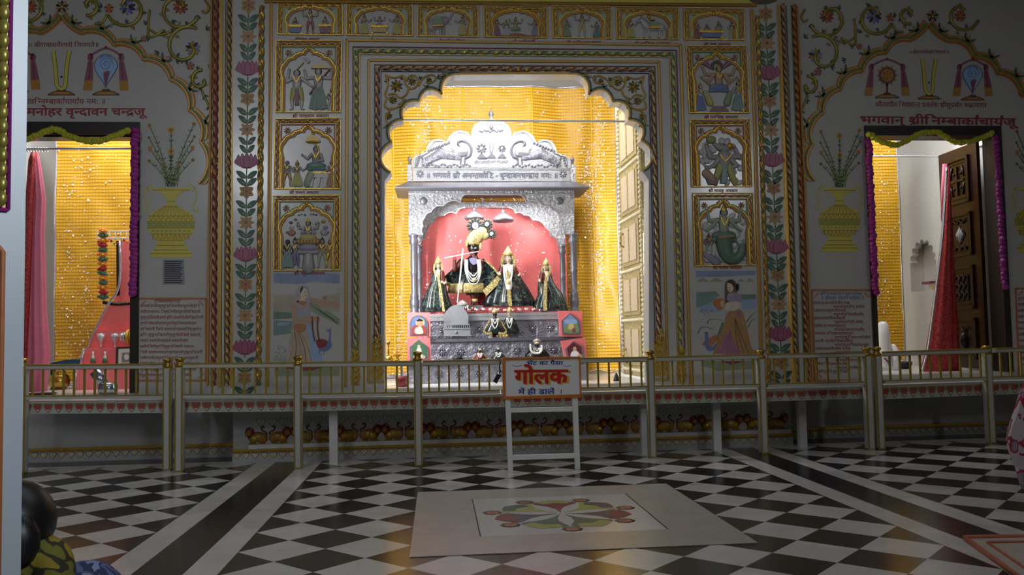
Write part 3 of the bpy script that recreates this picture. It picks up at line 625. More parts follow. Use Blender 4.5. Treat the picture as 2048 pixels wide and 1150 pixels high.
def horse(g,f,W,H):
    e=lambda x,y,rx,ry,k,d=.02,r=0:g.ell(*f(x,y),rx*W,ry*H,d,YC,k,rot=r)
    e(.6,.62,.17,.14,'fig_white',.03); e(.72,.62,.08,.15,'fig_white',.028); g.cap(f(.48,.58),f(.42,.4),.065*W,.045*W,YC,'fig_white',.004); g.cap(f(.42,.37),f(.34,.46),.04*W,.024*W,YC,'fig_grey',.006)
    for x,d in ((.47,-.03),(.52,.02),(.7,-.01),(.76,.04)): g.cap(f(x,.7),f(x+d,.95),.028*W,.015*W,YC,'fig_white'); g.ell(*f(x+d,.96),.02*W,.02*H,.014,YC,'black')
    g.vine([f(.78,.6),f(.82,.7),f(.81,.85)],.014*W,YC,'fig_grey'); g.vine([f(.46,.36),f(.5,.48),f(.51,.56)],.02*W,YC,'blue'); g.plate([f(.53,.48),f(.68,.48),f(.7,.66),f(.52,.66)],YC,.036,'ltgreen'); g.line(f(.52,.66),f(.7,.66),YC,3,.04,'gold'); e(.58,.4,.05,.04,'gold',.03); g.ell(*f(.53,.29),4,5,.02,YC,'gold')
def lotusseat(x,y,w,k='rose'):
    def g(b,f,W,H):
        for i in range(7): b.ell(f(x,y)[0]+(i-3)*w*W*.28,f(x,y)[1],w*W*.2,.05*H,.026,YC,k,rot=(3-i)*12)
        b.ell(*f(x,y-.03),w*W*.95,.03*H,.028,YC,'goldpaint')
    return ('lotus_seat',g)
top_u=[(556.7,685),(694,825),(836,956),(967,1094),(1104.5,1221.5),(1232,1355.5),(1366.8,1487)]
tv=lambda u:3.2+(u-557)*.0165; bv=lambda u:69+(u-557)*.0131
def tp(i,cap_,c0,c1,label,figs):
    a,b=top_u[i]; return panel((a,tv(a)),(b,tv(b)),(b+.6,bv(b)),(a-1.2 if i<3 else a+1.5,bv(a)),True,'palegreen' if i!=3 else 'ochre',cap_,c0,c1,bv((a+b)/2)+11.5,label,figs)
tp(0,'श्रीकृष्ण अवतार',590,639,'top row relief panel with two seated figures flanking one on red stool, far left',[seat(.27,.1,.72,.95,'blue'),sit(.27,.74,.42,cloth='yellow',top='rose'),F_(.5,.72,cloth='red',arms=up,skin='fig_grey'),seat(.73,.1,.7,.95,'rose'),sit(.73,.72,.45,cloth='yellow')])
tp(1,'श्री हंस अवतार',738,792,'top row relief panel with enthroned figure on golden couch between yellow skirted attendants',[F_(.27,.6,cloth='yellow',lower='skirt',arms=giveR),seat(.5,.13,.7,.9,'goldpaint'),sit(.5,.72,.5,cloth='lilac',arms=up),F_(.76,.62,cloth='yellow',lower='skirt',arms=giveL)])
tp(2,'श्री गजेन्द्र मोक्ष',876,930,'top row relief panel with grey elephant raising its trunk to a standing figure',[('elephant',elephant),F_(.74,.62,cloth='yellow',lower='skirt',arms=giveL)])
tp(3,'श्री सपोराजी',1024,1070,'top row centre relief panel with crowned figure seated among attendants on red ground',[F_(.2,.55,cloth='rose',lower='skirt',arms=giveR),('base',lambda b,f,W,H:b.plate([f(.18,.97),f(.5,.86),f(.82,.97)],YC,.012,'red')),sit(.5,.78,.62,cloth='ltgreen',arms=up),F_(.8,.55,cloth='lilac',lower='skirt',arms=giveL),F_(.35,.5,cloth='fig_white',lower='skirt')])
tp(4,'श्री पारिजात हरण',1131,1201,'top row relief panel with dancing central figure between two small figures in green',[F_(.24,.55,cloth='ltgreen',lower='skirt',arms=fold),F_(.5,.72,cloth='yellow',arms=up),F_(.75,.5,cloth='teal',lower='skirt',arms=giveL)])
tp(5,'श्री कल्कि अवतार',1267,1341,'top row relief panel with white saddled horse led by a figure in yellow',[F_(.22,.6,cloth='yellow',lower='skirt',arms=giveR),('horse',horse)])
tp(6,'श्री राम अवतार',1407,1461,'top row relief panel with couple seated on blue couch, far right end',[F_(.2,.6,cloth='red',lower='skirt',arms=fold),seat(.45,.2,.72,.92,'blue'),sit(.38,.74,.4,cloth='yellow'),sit(.58,.7,.5,cloth='yellow',skin='ltblue'),F_(.8,.6,cloth='yellow',skin='fig_grey')])
def axe(A,B):
    def g(b,f,W,H): b.line(f(*A),f(*B),YC,2,.024,'darkred'); b.ell(f(*B)[0]+4,f(*B)[1]+1,6,4,.02,YC,'goldpaint')
    return ('axe',g)
def parasol(b,f,W,H):
    b.vine([f(.66,.62),f(.66,.42),f(.62,.38),f(.6,.34)],2,YC,'gold'); u,v=f(.58,.32); b.plate(ell2(u,v+2,14,13,14,0,180),YC,.03,'goldpaint'); b.ell(u,v+2,15,2.6,.04,YC,'gold'); b.ell(u,v-14,3,5,.02,YC,'gold')
T1=panel((553,82),(684,82),(681,225),(551,225),False,'green','श्री परशुराम अवतार',585,658,234.5,'tall relief panel with axe bearer in yellow beside bearded figure in green skirt',[F_(.33,.58,cloth='yellow',sash='rose',arms=((-1,(-.12,-.08),(-.06,.22)),(1,(.16,-.12),(.26,-.2))),crown=None,skin='fig_white'),F_(.66,.6,cloth='green',lower='skirt',arms=up,skin='fig_white'),axe((.52,.75),(.82,.4)),('parasol_hat',lambda b,f,W,H:b.plate(ell2(*f(.67,.39),17,7,12,0,180),YC,.024,'goldpaint')),('small_figure',lambda g,f,W,H:rp(g,*f(.86,.97),.3*H,cloth='fig_white')),('axe',lambda b,f,W,H:(b.line(f(.3,.42),f(.42,.3),YC,2,.02,'goldpaint'),b.plate(ell2(*f(.45,.28),9,6,10,-60,120),YC,.018,'fig_grey')))])
T2=panel((551,238),(682,237),(681,378),(548,378),False,'red','श्री वामन अवतार',579,637,387.5,'tall relief panel with figure seated under golden parasol before three small attendants',[('seat',lambda b,f,W,H:(b.plate([f(.55,.77),f(.84,.77),f(.84,.97),f(.76,.97),f(.74,.84),f(.7,.84),f(.68,.97),f(.66,.97),f(.65,.84),f(.6,.84),f(.58,.97),f(.54,.97)],YC,.014,'fig_white'),b.line(f(.55,.77),f(.85,.77),YC,2,.018,'gold'))),('parasol',parasol),('figure',lambda g,f,W,H:(rp(g,f(.63,.72)[0],f(.63,.72)[1]+.2*H,.54*H,lower='seated',cloth='teal',skin='fig_grey',crown=None,arms=giveL),g.cap(f(.56,.8),f(.5,.93),9,8,YC,'palegreen'))),F_(.2,.38,cloth='goldpaint',crown=None,arms=fold),F_(.35,.36,cloth='yellow',lower='skirt',arms=giveR,skin='fig_grey'),F_(.87,.38,cloth='ochre',lower='skirt',arms=fold,crown=None)])
def kurma(b,f,W,H):
    b.loft if 0 else None
    b.cap(f(.52,.78),f(.52,.97),9,13,YC,'fig_grey'); b.ell(*f(.52,.76),26,5,.03,YC,'fig_grey'); b.ell(*f(.52,.7),20,9,.035,YC,'lilac')
ICO=[('emblem',(lambda q:(lambda b,f,W,H:b.ell(*f(q[0],q[1]),q[2],q[2]*.8,.012,YC,q[3],8,5)))(q)) for q in ((.38,.26,2.5,'lilac'),(.42,.25,2.2,'peach'),(.47,.26,2.6,'blue'),(.56,.25,2.2,'peach'),(.6,.25,2.4,'red'),(.64,.26,2.4,'navy'),(.26,.36,4,'rose'),(.33,.32,3.4,'orange'),(.37,.4,4,'goldpaint'),(.27,.43,5,'fig_white'),(.65,.38,4,'goldpaint'),(.75,.35,4.5,'gold'),(.78,.43,5,'lilac'),(.27,.5,8,'orange'),(.2,.49,3,'orange'),(.76,.5,8,'fig_grey'),(.82,.49,3,'fig_grey'))]
T3=panel((547.5,392),(680,391),(680.5,540),(547.5,541),False,'green','श्री कूर्म अवतार',588,650,549.5,'tall relief panel with four armed figure on lotus column between two pairs of attendants',[('lotus_column',kurma),lotusseat(.52,.62,.17,'goldpaint'),('figure',lambda g,f,W,H:rp(g,f(.52,.6)[0],f(.52,.6)[1]+.16*H,.43*H,lower='seated',cloth='yellow',arms=up+fold)),*ICO,F_(.21,.39,cloth='teal',skin='charcoal',crown=None,lower='skirt'),F_(.32,.39,cloth='blue',skin='fig_grey',crown='black',sash='rose'),F_(.73,.39,cloth='palegreen',skin='peach',crown='black'),F_(.85,.38,cloth='gold',skin='goldpaint',crown='gold')])
def nara(g,f,W,H):
    rp(g,*f(.5,.9),.62*H,skin='peach',cloth='blue',lower='seated',arms=((-1,(-.2,0),(-.28,.18)),(1,(.2,0),(.28,.18)),(-1,(-.18,-.16),(-.3,-.06)),(1,(.18,-.16),(.3,-.06)),(-1,(-.14,-.2),(-.02,-.26)),(1,(.14,-.2),(.02,-.26))),top='peach')
    for i in range(9): a=math.pi*(-.15+1.3*i/8); g.ell(f(.5,.3)[0]+math.cos(a)*9,f(.5,.3)[1]-math.sin(a)*9,4,4,.018,YC,'brown',8,5)
    g.cap(f(.36,.85),f(.3,.7),8,6,YC,'yellow'); g.cap(f(.64,.85),f(.7,.7),8,6,YC,'ltgreen'); g.plate([f(.4,.9),f(.6,.9),f(.66,.99),f(.34,.99)],YC,.02,'rose')
T4=panel((1371.5,92.4),(1491.7,93),(1498,226.4),(1378,226.4),False,'green','श्री नरसिंह अवतार',1408,1476,237,'tall relief panel with maned many armed figure between attendants in blue and green',[('figure',nara),F_(.19,.4,cloth='blue',lower='skirt',arms=fold,skin='fig_white'),F_(.82,.45,cloth='teal',lower='skirt',arms=fold,skin='fig_grey'),*[('leaf_fan',(lambda s:(lambda b,f,W,H:b.cap(f(.5+s*.1,.32),f(.5+s*.24,.22),4,7,YC,'rose')))(s)) for s in (-1,1)]])
def varaha(g,f,W,H):
    Y=YC; p=lambda x,y:f(x,y)
    g.cap(p(.56,.55),p(.56,.7),15,12,Y,'fig_grey'); g.cap(p(.5,.7),p(.42,.86),10,7,Y,'yellow'); g.cap(p(.42,.86),p(.4,.96),7,5,Y,'yellow'); g.cap(p(.62,.7),p(.72,.95),10,6,Y,'yellow'); g.plate([p(.51,.7),p(.58,.7),p(.57,.95),p(.48,.95)],Y,.03,'teal')
    g.ell(*p(.56,.43),13,10,.035,Y,'fig_grey',rot=-20); g.cap(p(.5,.42),p(.41,.37),8,4,Y,'fig_grey',.012); g.ell(*p(.66,.4),7,8,.03,Y,'gold'); g.ell(*p(.55,.38),2,2,.04,Y,'black')
    for a,b_,c in (((.45,.56),(.32,.56),(.27,.42)),((.68,.56),(.8,.56),(.75,.44)),((.46,.6),(.38,.68),(.28,.72)),((.67,.6),(.76,.68),(.68,.72))): g.cap(p(*a),p(*b_),6,5,Y,'fig_grey',.006); g.cap(p(*b_),p(*c),5,4,Y,'fig_grey',.01)
    g.ell(*p(.27,.4),5,7,.02,Y,'goldpaint'); g.ell(*p(.74,.43),4,5,.02,Y,'rose'); g.stroke([p(.47,.53),p(.56,.62),p(.66,.53)],2.5,Y,.04,'gold')
def rough(b,f,W,H):
    for i in range(46):
        x=rnd.uniform(.16,.84); y=rnd.uniform(.3,.95)
        b.ell(*f(x,y),rnd.uniform(5,10),rnd.uniform(4,8),rnd.uniform(.004,.008),YC,'fig_white',8,5,rnd.uniform(0,90))
T5=panel((1379,240),(1498,239),(1503.5,373),(1383,374),False,'red','श्री वाराह अवतार',1417,1475,384,'tall relief panel with boar headed figure in yellow holding up a lime ball',[('rippled_ground',rough),('figure',varaha),('ball',lambda b,f,W,H:(b.ell(*f(.35,.3),11,9,.04,YC,'lime'))),('fallen_figure',lambda g,f,W,H:(g.cap(f(.25,.8),f(.36,.9),10,9,YC,'peach'),g.cap(f(.27,.74),f(.22,.66),3,3,YC,'peach'),g.ell(*f(.27,.72),5,6,.03,YC,'fig_grey'),g.plate([f(.24,.86),f(.42,.86),f(.42,.97),f(.28,.97)],YC,.02,'rose')))])
def matsya(g,f,W,H):
    rp(g,f(.5,.92)[0]-2,f(.5,.92)[1],.72*H,skin='palegreen',cloth='green',lower='none',arms=up+((-1,(-.12,-.14),(-.2,-.2)),(1,(.12,-.14),(.2,-.2))))
    pts=catm([f(.49,.62),f(.5,.75),f(.55,.87),f(.65,.91),f(.75,.86),f(.79,.76),f(.77,.7)],6); q=[P(u,v,YC) for u,v in pts]; n=len(q); g.tube([(p.x,YC-.01,p.z) for p in q],[.085*(1-.72*i/n) for i in range(n)],'green',8,.5)
    g.plate([f(.68,.66),f(.77,.7),f(.82,.64),f(.84,.68),f(.8,.74),f(.73,.73)],YC,.02,'teal'); g.line(f(.38,.62),f(.64,.6),YC,4,.05,'ochre')
T6=panel((1385,386.7),(1504.5,386.7),(1511,530),(1389,532),False,'green','श्री मत्स्य अवतार',1426,1483,538,'tall relief panel with crowned four armed figure rising from green fish tail',[('rippled_ground',rough),('figure',matsya),('small_figure',lambda g,f,W,H:(rp(g,f(.24,.86)[0],f(.24,.86)[1],.3*H,skin='rose',cloth='palegreen',crown='darkred'),)),('grey_fish',lambda b,f,W,H:(b.cap(f(.17,.84),f(.36,.95),5,10,YC,'lilac'),b.cap(f(.17,.84),f(.12,.8),4,2,YC,'lilac')))])
# ================================================================ the two painted ladies
def painting(name,TL,BR,label):
    c=P((TL[0]+BR[0])/2,BR[1],YC); return thing(name,(c.x,YC-.004,c.z),label,'wall painting','paintings of ladies')
def mute(b,f):
    b.k=[mutedf(k,f) if k in PAINT and k not in('black','white') else k for k in b.k]; return b
def Lp(b,pts,k,o,sm=3): b.plate(catm(pts,sm,True) if sm else list(pts),YC,.001+.0006*o,k)
c5=lambda x,y:(440+x*.1913,560+y*.1913)    # reading frame of the left picture
c6=lambda x,y:(1340+x*.1913,560+y*.1913)
def mp(cf,pts): return [cf(*p) for p in pts]
t=painting('lady_painting',(548,548),(680,756),'painting of veiled lady in grey shawl leading blue peacock, left of the arch')
b=MB(); Lp(b,mp(c5,[(560,-70),(1250,-70),(1250,1010),(570,1010)]),'white',0,0); Lp(b,mp(c5,[(560,-70),(1250,-70),(1250,40),(1000,20),(800,45),(560,30)]),'skyblue',1,0); Lp(b,mp(c5,[(560,160),(800,150),(1000,190),(1250,130),(1250,330),(560,330)]),'sand',1,0); Lp(b,mp(c5,[(900,170),(1250,240),(1250,300),(920,260)]),'peach',1.5,0)
Lp(b,ell2(*c5(1097,185),4.4,4.4),'orange',2,0); Lp(b,mp(c5,[(930,230),(1020,255),(1080,330),(1130,325),(1250,400),(1250,470),(1100,400),(960,330)]),'ltgreen',2,0)
for i in range(4): b.stroke(mp(c5,[(940+i*30,250+i*20),(1040+i*40,330+i*20),(1230,430+i*16)]),1,YC,.0032,'green')
Lp(b,mp(c5,[(560,330),(760,340),(760,400),(560,410)]),'green',2,0); Lp(b,mp(c5,[(560,420),(760,430),(740,560),(560,580)]),'teal',2,0); Lp(b,mp(c5,[(600,450),(740,440),(700,470),(600,480)]),'ltblue',2.4,0); Lp(b,mp(c5,[(570,880),(800,800),(1100,860),(1250,860),(1250,1005),(570,1005)]),'ltgreen',2,0)
for i in range(12): x=570+i*14; b.stroke(mp(c5,[(x,850),(x+4,800-(i%3)*14)]),1,YC,.003,'ltgreen',0)
for i in range(16): Lp(b,ell2(*c5(580+rnd.random()*110,690+rnd.random()*80),1,1,6),'navy',2,0)
mute(b,.42).build('landscape',t)
b=MB(); Lp(b,mp(c5,[(690,840),(730,640),(755,470),(750,260),(790,200),(800,100),(860,50),(925,80),(940,200),(945,330),(980,500),(1040,700),(1080,850),(1050,900),(840,950),(680,900)]),'fig_grey',3); Lp(b,mp(c5,[(905,460),(960,520),(1030,720),(1080,850),(960,880),(930,650)]),'ltblue',3.6)
Lp(b,mp(c5,[(765,500),(910,520),(950,850),(840,900),(700,860),(740,650)]),'sand',4); 
for x in (760,800,840,880,920): b.stroke(mp(c5,[(800+(x-840)*.5,540),(x,700),(x+(x-840)*.5,860)]),1.4,YC,.0042,'ochre' if x%80 else 'darkred')
for y in (600,660,720,780): b.stroke(mp(c5,[(770-(y-600)*.15,y),(840,y+14),(910+(y-600)*.15,y)]),.9,YC,.0046,'fig_grey')
Lp(b,mp(c5,[(770,470),(840,455),(900,470),(890,530),(830,550),(775,520)]),'orange',5); Lp(b,mp(c5,[(800,855),(860,855),(860,900),(810,900)]),'goldpaint',5,0)
Lp(b,mp(c5,[(660,905),(1090,905),(960,950),(800,950)]),'darkred',4.5,0); mute(b,.25).build('dress',t)
b=MB(); Lp(b,mp(c5,[(830,190),(880,190),(890,240),(820,240)]),'palesk',5); Lp(b,mp(c5,[(850,90),(900,90),(915,150),(895,195),(860,195),(838,150)]),'palesk',5.4); Lp(b,mp(c5,[(850,75),(872,72),(868,92),(852,120),(843,150),(840,110)]),'black',6); Lp(b,ell2(*c5(890,130),1.4,.8,8),'black',6.4,0); b.stroke(mp(c5,[(885,165),(905,162)]),1,YC,.0052,'darkred',0); Lp(b,mp(c5,[(750,250),(790,240),(800,400),(900,400),(1010,380),(1050,420),(960,440),(780,440),(752,380)]),'peach',5.6); Lp(b,mp(c5,[(800,110),(835,60),(870,50),(850,80),(835,120),(832,190),(815,235),(790,230)]),'fig_grey',6.4); Lp(b,mp(c5,[(905,70),(935,110),(940,210),(920,240),(900,200),(918,150)]),'fig_grey',6.4); Lp(b,mp(c5,[(790,235),(900,230),(935,300),(900,380),(840,360)]),'fig_grey',6); Lp(b,mp(c5,[(800,220),(900,225),(890,260),(850,262)]),'orange',6.4)
b.stroke(mp(c5,[(965,380),(970,520),(990,640)]),3,YC,.006,'maroon',3); b.stroke(mp(c5,[(1025,380),(1020,520),(1040,640)]),3,YC,.006,'maroon',3); mute(b,.2).build('lady',t)
b=MB(); Lp(b,mp(c5,[(1005,630),(1090,620),(1130,650),(1100,700),(1030,710)]),'darkred',5); Lp(b,mp(c5,[(1030,720),(1110,690),(1140,600),(1140,540),(1110,530),(1140,515),(1160,530),(1160,640),(1170,690),(1120,740),(1060,740)]),'blue',5.6); b.stroke(mp(c5,[(1150,520),(1165,495)]),1.4,YC,.0056,'ochre',0)
for x in (1045,1090): b.stroke(mp(c5,[(x,735),(x-5,780)]),1.2,YC,.005,'blue',0)
mute(b,.2).build('peacock',t)
t=painting('lady_painting',(1390,540),(1513,755),'painting of lady in mauve skirt holding orange drum beside small peacock, right of the arch')
b=MB(); Lp(b,mp(c6,[(270,-100),(900,-100),(905,1000),(280,1000)]),'white',0,0); Lp(b,mp(c6,[(270,-95),(895,-95),(895,-55),(600,-35),(270,-30)]),'skyblue',1,0)
for x0,x1 in ((275,420),(410,560),(700,800),(790,890)): Lp(b,mp(c6,[(x0,20),((x0*2+x1)/3,-20),((x0+x1)/2,-25 if x0<500 else -10),(x1,18)]),'ltgreen',1.4,0)
Lp(b,mp(c6,[(275,125),(480,120),(520,160),(420,240),(290,290),(275,290)]),'teal',1.4,0); Lp(b,mp(c6,[(290,230),(540,240),(540,330),(300,340)]),'ltblue',1.2,0); Lp(b,mp(c6,[(740,150),(900,150),(900,200),(740,205)]),'green',1.4,0); Lp(b,mp(c6,[(740,205),(900,205),(905,300),(760,310)]),'ltblue',1.4,0); Lp(b,mp(c6,[(330,850),(880,840),(890,930),(500,950),(340,900)]),'ltgreen',1.4,0)
for p in ([(290,560),(340,490),(470,520)],[(390,460),(420,410),(560,420)],[(800,440),(850,370),(900,330)],[(810,500),(850,430),(900,400)],[(300,160),(400,140),(480,125)]): b.stroke(mp(c6,p),3,YC,.003,'green',3,True)
for i in range(26): Lp(b,ell2(*c6(300+rnd.random()*150,300+rnd.random()*150),.9,.9,6),'navy',2,0)
mute(b,.42).build('landscape',t)
b=MB(); Lp(b,mp(c6,[(600,340),(560,480),(500,600),(450,780),(500,770),(820,775),(900,780),(905,740),(850,700),(800,480),(740,310)]),'ochre',3); Lp(b,mp(c6,[(625,510),(560,620),(490,740),(560,775),(690,775),(740,760),(660,640)]),'pink',3.8)
for x in (540,590,640,690): b.stroke(mp(c6,[(625,540),((x+625)/2,650),(x,770)]),1,YC,.0042,'rose')
for x in (690,740,790): b.stroke(mp(c6,[(680,400),((x+680)/2,560),(x+30,760)]),1.2,YC,.0042,'brown')
Lp(b,mp(c6,[(690,340),(740,330),(740,385),(700,380)]),'lotus',4,0); Lp(b,mp(c6,[(560,470),(520,560),(480,640),(500,560),(545,440)]),'green',4); Lp(b,mp(c6,[(545,850),(790,845),(640,885)]),'darkred',4,0); mute(b,.25).build('dress',t)
b=MB(); Lp(b,mp(c6,[(580,20),(640,-8),(690,30),(700,140),(680,200),(600,300),(575,250),(570,100)]),'brown',4); Lp(b,ell2(*c6(705,75),3.6,8),'black',4,0); Lp(b,mp(c6,[(600,30),(640,25),(665,60),(655,110),(628,128),(600,100)]),'palesk',5.2); Lp(b,mp(c6,[(590,20),(640,0),(680,40),(675,110),(650,50),(610,30)]),'black',5.8); Lp(b,mp(c6,[(610,140),(660,130),(735,150),(735,230),(640,240),(595,200)]),'lilac',4.6); Lp(b,mp(c6,[(600,235),(720,230),(700,310),(620,320),(570,300),(580,260)]),'palesk',5.2); Lp(b,ell2(*c6(618,80),1.2,.7,8),'black',6,0); b.stroke(mp(c6,[(612,105),(628,103)]),1,YC,.0056,'darkred',0); b.stroke(mp(c6,[(610,145),(640,165),(680,140)]),1.4,YC,.0054,'gold'); mute(b,.2).build('lady',t)
b=MB(); Lp(b,mp(c6,[(450,220),(510,190),(565,210),(560,290),(510,310),(460,270)]),'orange',5); Lp(b,ell2(*c6(545,250),4,7),'sand',5.6,0); b.build('drum',t)
b=MB(); Lp(b,mp(c6,[(370,560),(395,550),(400,620),(400,670),(440,700),(490,650),(460,730),(400,740),(365,690)]),'blue',5); Lp(b,mp(c6,[(340,660),(480,570),(480,640),(420,700),(370,690)]),'orange',4.4); b.stroke(mp(c6,[(385,555),(360,548)]),1.4,YC,.0052,'navy',0); mute(b,.2).build('peacock',t)
# ================================================================ the side bays: painted arches, emblems, writing, vases
Y=YB
def bayarch(name,seq,label,apex):
    c=P(*apex,YB); t=thing(name,(c.x,YB-.004,c.z),label,'wall ornament','painted cusped arches over the doorways')
    e=MB()
    for p,q,s in seq:
        o=arc(p,q,s,10); e.stroke(o,7,YB,.004,'orange',0); e.stroke([(x,y-1) for x,y in o],3.2,YB,.018,'goldpaint',0)
        dx,dy=q[0]-p[0],q[1]-p[1]; L_=math.hypot(dx,dy); nx,ny=dy/L_,-dx/L_
        o2=[(x+nx*6,y+ny*6) for x,y in o]; e.stroke(o2,5,YB,.006,'leaf',0); e.stroke([(x+nx*6,y+ny*6) for x,y in o],1.6,YB,.009,'ltgreen',0); e.stroke([(x+nx*10,y+ny*10) for x,y in o],3.2,YB,.012,'goldpaint',0); e.stroke([(x+nx*13,y+ny*13) for x,y in o],3,YB,.004,'orange',0); m=o[5]
        l=MB()
        for k,a in (('leaf',-1),('goldpaint',0),('leaf',1)): l.stroke([(m[0]+nx*9,m[1]+ny*9),(m[0]+nx*16+a*dx/L_*8,m[1]+ny*16+a*dy/L_*8),(m[0]+nx*22+a*dx/L_*12,m[1]+ny*22+a*dy/L_*12)],6,YB,.012,k,4,True)
        l.build('leaf_tuft',t)
    e.build('arch_band',t); return t
RH=[(398,368),(401,284),(378,221),(341,161),(287,121),(228,92),(164,68),(123,34)]
seqL=[(q,p,.2 if i<6 else -.08) for i,(p,q) in enumerate(zip(RH,RH[1:]))]
LH=[(-20,121),(18,92),(82,68),(123,34)]; seqL+=[(p,q,.2 if i<2 else -.08) for i,(p,q) in enumerate(zip(LH,LH[1:]))]
bayarch('painted_arch',seqL,'painted cusped arch with leaf tufts over the left doorway',(123,34))
RL=[(1629,362),(1625,290),(1646,227),(1681,180),(1724,144),(1772,107),(1818,82),(1856,50)]; RR=[(1856,50),(1897,84),(1946,117),(1994,148),(2040,190),(2078,245)]
bayarch('painted_arch',[(p,q,.2 if i<6 else -.08) for i,(p,q) in enumerate(zip(RL,RL[1:]))]+[(p,q,.2 if i else -.08) for i,(p,q) in enumerate(zip(RR,RR[1:]))],'painted cusped arch with leaf tufts over the right doorway',(1856,50))
def scrolls(name,f,label):
    c=P(*f(390,95),YB); t=thing(name,(c.x,YB-.004,c.z),label,'wall ornament','painted vine scrolls above the doorways')
    b=MB(); SPR=[]
    for cu,cv,r,a0,tn,d in ((372,96,44,60,.95,1),(356,18,44,-20,.9,-1),(256,16,42,200,.9,1),(402,162,22,80,.85,1),(180,12,20,250,.9,1),(60,10,40,200,.8,1)):
        sp_=spiral(cu,cv,r,a0,tn,d); b.vine([f(*p) for p in sp_],3.6,YB,'vinegold',2); SPR+=[(sp_[i][0]+(sp_[i][0]-cu)*.16,sp_[i][1]+(sp_[i][1]-cv)*.16,math.degrees(math.atan2(-(sp_[i][1]-cv),sp_[i][0]-cu))-50*d) for i in range(2,21,4)]+[(cu+(sp_[i][0]-cu)*.8,cv+(sp_[i][1]-cv)*.8,math.degrees(math.atan2(-(sp_[i][1]-cv),sp_[i][0]-cu))+130*d) for i in range(4,18,6)]
    for p in ([(330,60),(300,75),(297,50),(300,20)],[(297,58),(320,70),(345,62)],[(404,182),(412,200),(420,215)],[(215,30),(205,45),(190,48)],[(418,130),(424,150),(420,170)],[(410,0),(418,15),(412,26),(404,22)]): b.vine([f(*q) for q in p],2.6,YB,'vinegold')
    b.build('vine',t); pass
    for u,v,a in ((300,75,200),(325,66,-30),(345,40,-60),(232,42,-80),(290,50,60),(408,190,-60),(318,105,200),(412,60,40),(200,44,-120),(395,30,-90),(270,-5,60),(330,0,140),(418,212,-80),(365,118,-140),(352,120,-20),(205,14,160)): b=MB(); tuft(b,*f(u,v),9,a,YB,'leaf',.006); b.build('leaf_sprig',t)
    for j_,(u,v,a) in enumerate(SPR): b=MB(); tuft(b,*f(u,v),7,a,YB,('leaf','ltgreen','vinegold')[j_%3],.006); b.build('leaf_sprig',t)
    for u,v,r,ks in ((386,97,15,('lilac','navy','goldpaint')),(255,14,16,('navy','lilac','blue')),(361,14,15,('red','orange','rose')),(381,132,9,('rose','peach')),(218,17,10,('red','peach')),(124,14,13,('navy','goldpaint')),(288,78,7,('rose','peach')),(62,14,13,('red','orange'))):
        q=MB(); bloom(q,*f(u,v),r,YB,ks,10,.01); q.build('blossom',t)
scrolls('vine_scroll',lambda u,v:(u,v),'gilded vine scrolls with blue and red blossoms beside left pilaster')
scrolls('vine_scroll',lambda u,v:(1631-.893*(u-386),v*.95+19),'gilded vine scrolls with blue and red blossoms beside right pilaster')
def emb(name,label,c): q=P(*c,YB); return thing(name,(q.x,YB-.004,q.z),label,'wall emblem','emblems above the doorways')
def ped(t,u,v,w,s=1):
    b=MB(); b.plate([(u-w,v),(u-w*.6,v-5*s),(u-w*.3,v-7*s),(u-w*.25,v-10*s),(u+w*.25,v-10*s),(u+w*.3,v-7*s),(u+w*.6,v-5*s),(u+w,v),(u+w,v+3*s),(u-w,v+3*s)],YB,.003,'brown'); b.plate([(u-w*.85,v+1),(u-w*.5,v-4*s),(u+w*.5,v-4*s),(u+w*.85,v+1)],YB,.0042,'ochre'); b.build('pedestal',t)
def tilak(u,v0,v1,w,s,label):
    t=emb('tilak_emblem',label,(u,v1)); b=MB(); o=[(u-w,v0),(u-w*.75,v0+(v1-v0)*.45),(u-w*.55,v1-8),(u,v1),(u+w*.5,v1-8),(u+w*.65,v0+(v1-v0)*.45),(u+w,v0)]
    b.stroke(o,8.5*s,YB,.003,'brown'); b.stroke(o,6.5*s,YB,.0045,'yellow'); b.build('forked_mark',t); ped(t,u,v1+10*s,27*s,s); b=MB(); b.plate(ell2(u,v0+(v1-v0)*.68,2.4*s,2.4*s,8),YB,.004,'black'); b.build('dot',t)
tilak(123,102,178,16,1,'yellow forked U mark on pedestal above left doorway, beside the pale blue conch'); tilak(1858,118,188,13.5,.85,'yellow forked U mark on pedestal above right doorway')
def tassels(t,u,v,w,h,s):
    for d in (-1,1):
        b=MB(); x=u+d*w; b.plate(ell2(x,v,6*s,9*s,10),YB,.004,'rose'); b.plate(ell2(x-d*2,v,2.5*s,6*s,8),YB,.0052,'maroon'); b.plate([(x-5*s,v+8*s),(x+5*s,v+8*s),(x+d*4+9*s,v+h*.7),(x+d*4-8*s,v+h*.7)],YB,.0034,'rose'); b.stroke([(x,v+9*s),(x+d*3,v+h*.7)],1.4,YB,.0046,'maroon',0); b.plate([(x+d*4-8*s,v+h*.7),(x+d*4+9*s,v+h*.7),(x+d*6+9*s,v+h),(x+d*6-9*s,v+h)],YB,.0034,'ochre'); b.build('tassel',t)
    b=MB(); b.stroke([(u-w,v-3),(u-w*.5,v-13*s),(u,v-18*s),(u+w*.5,v-13*s),(u+w,v-3)],4*s,YB,.004,'rose'); b.plate(ell2(u,v-20*s,3*s,3*s,8),YB,.005,'darkred'); b.build('cord',t)
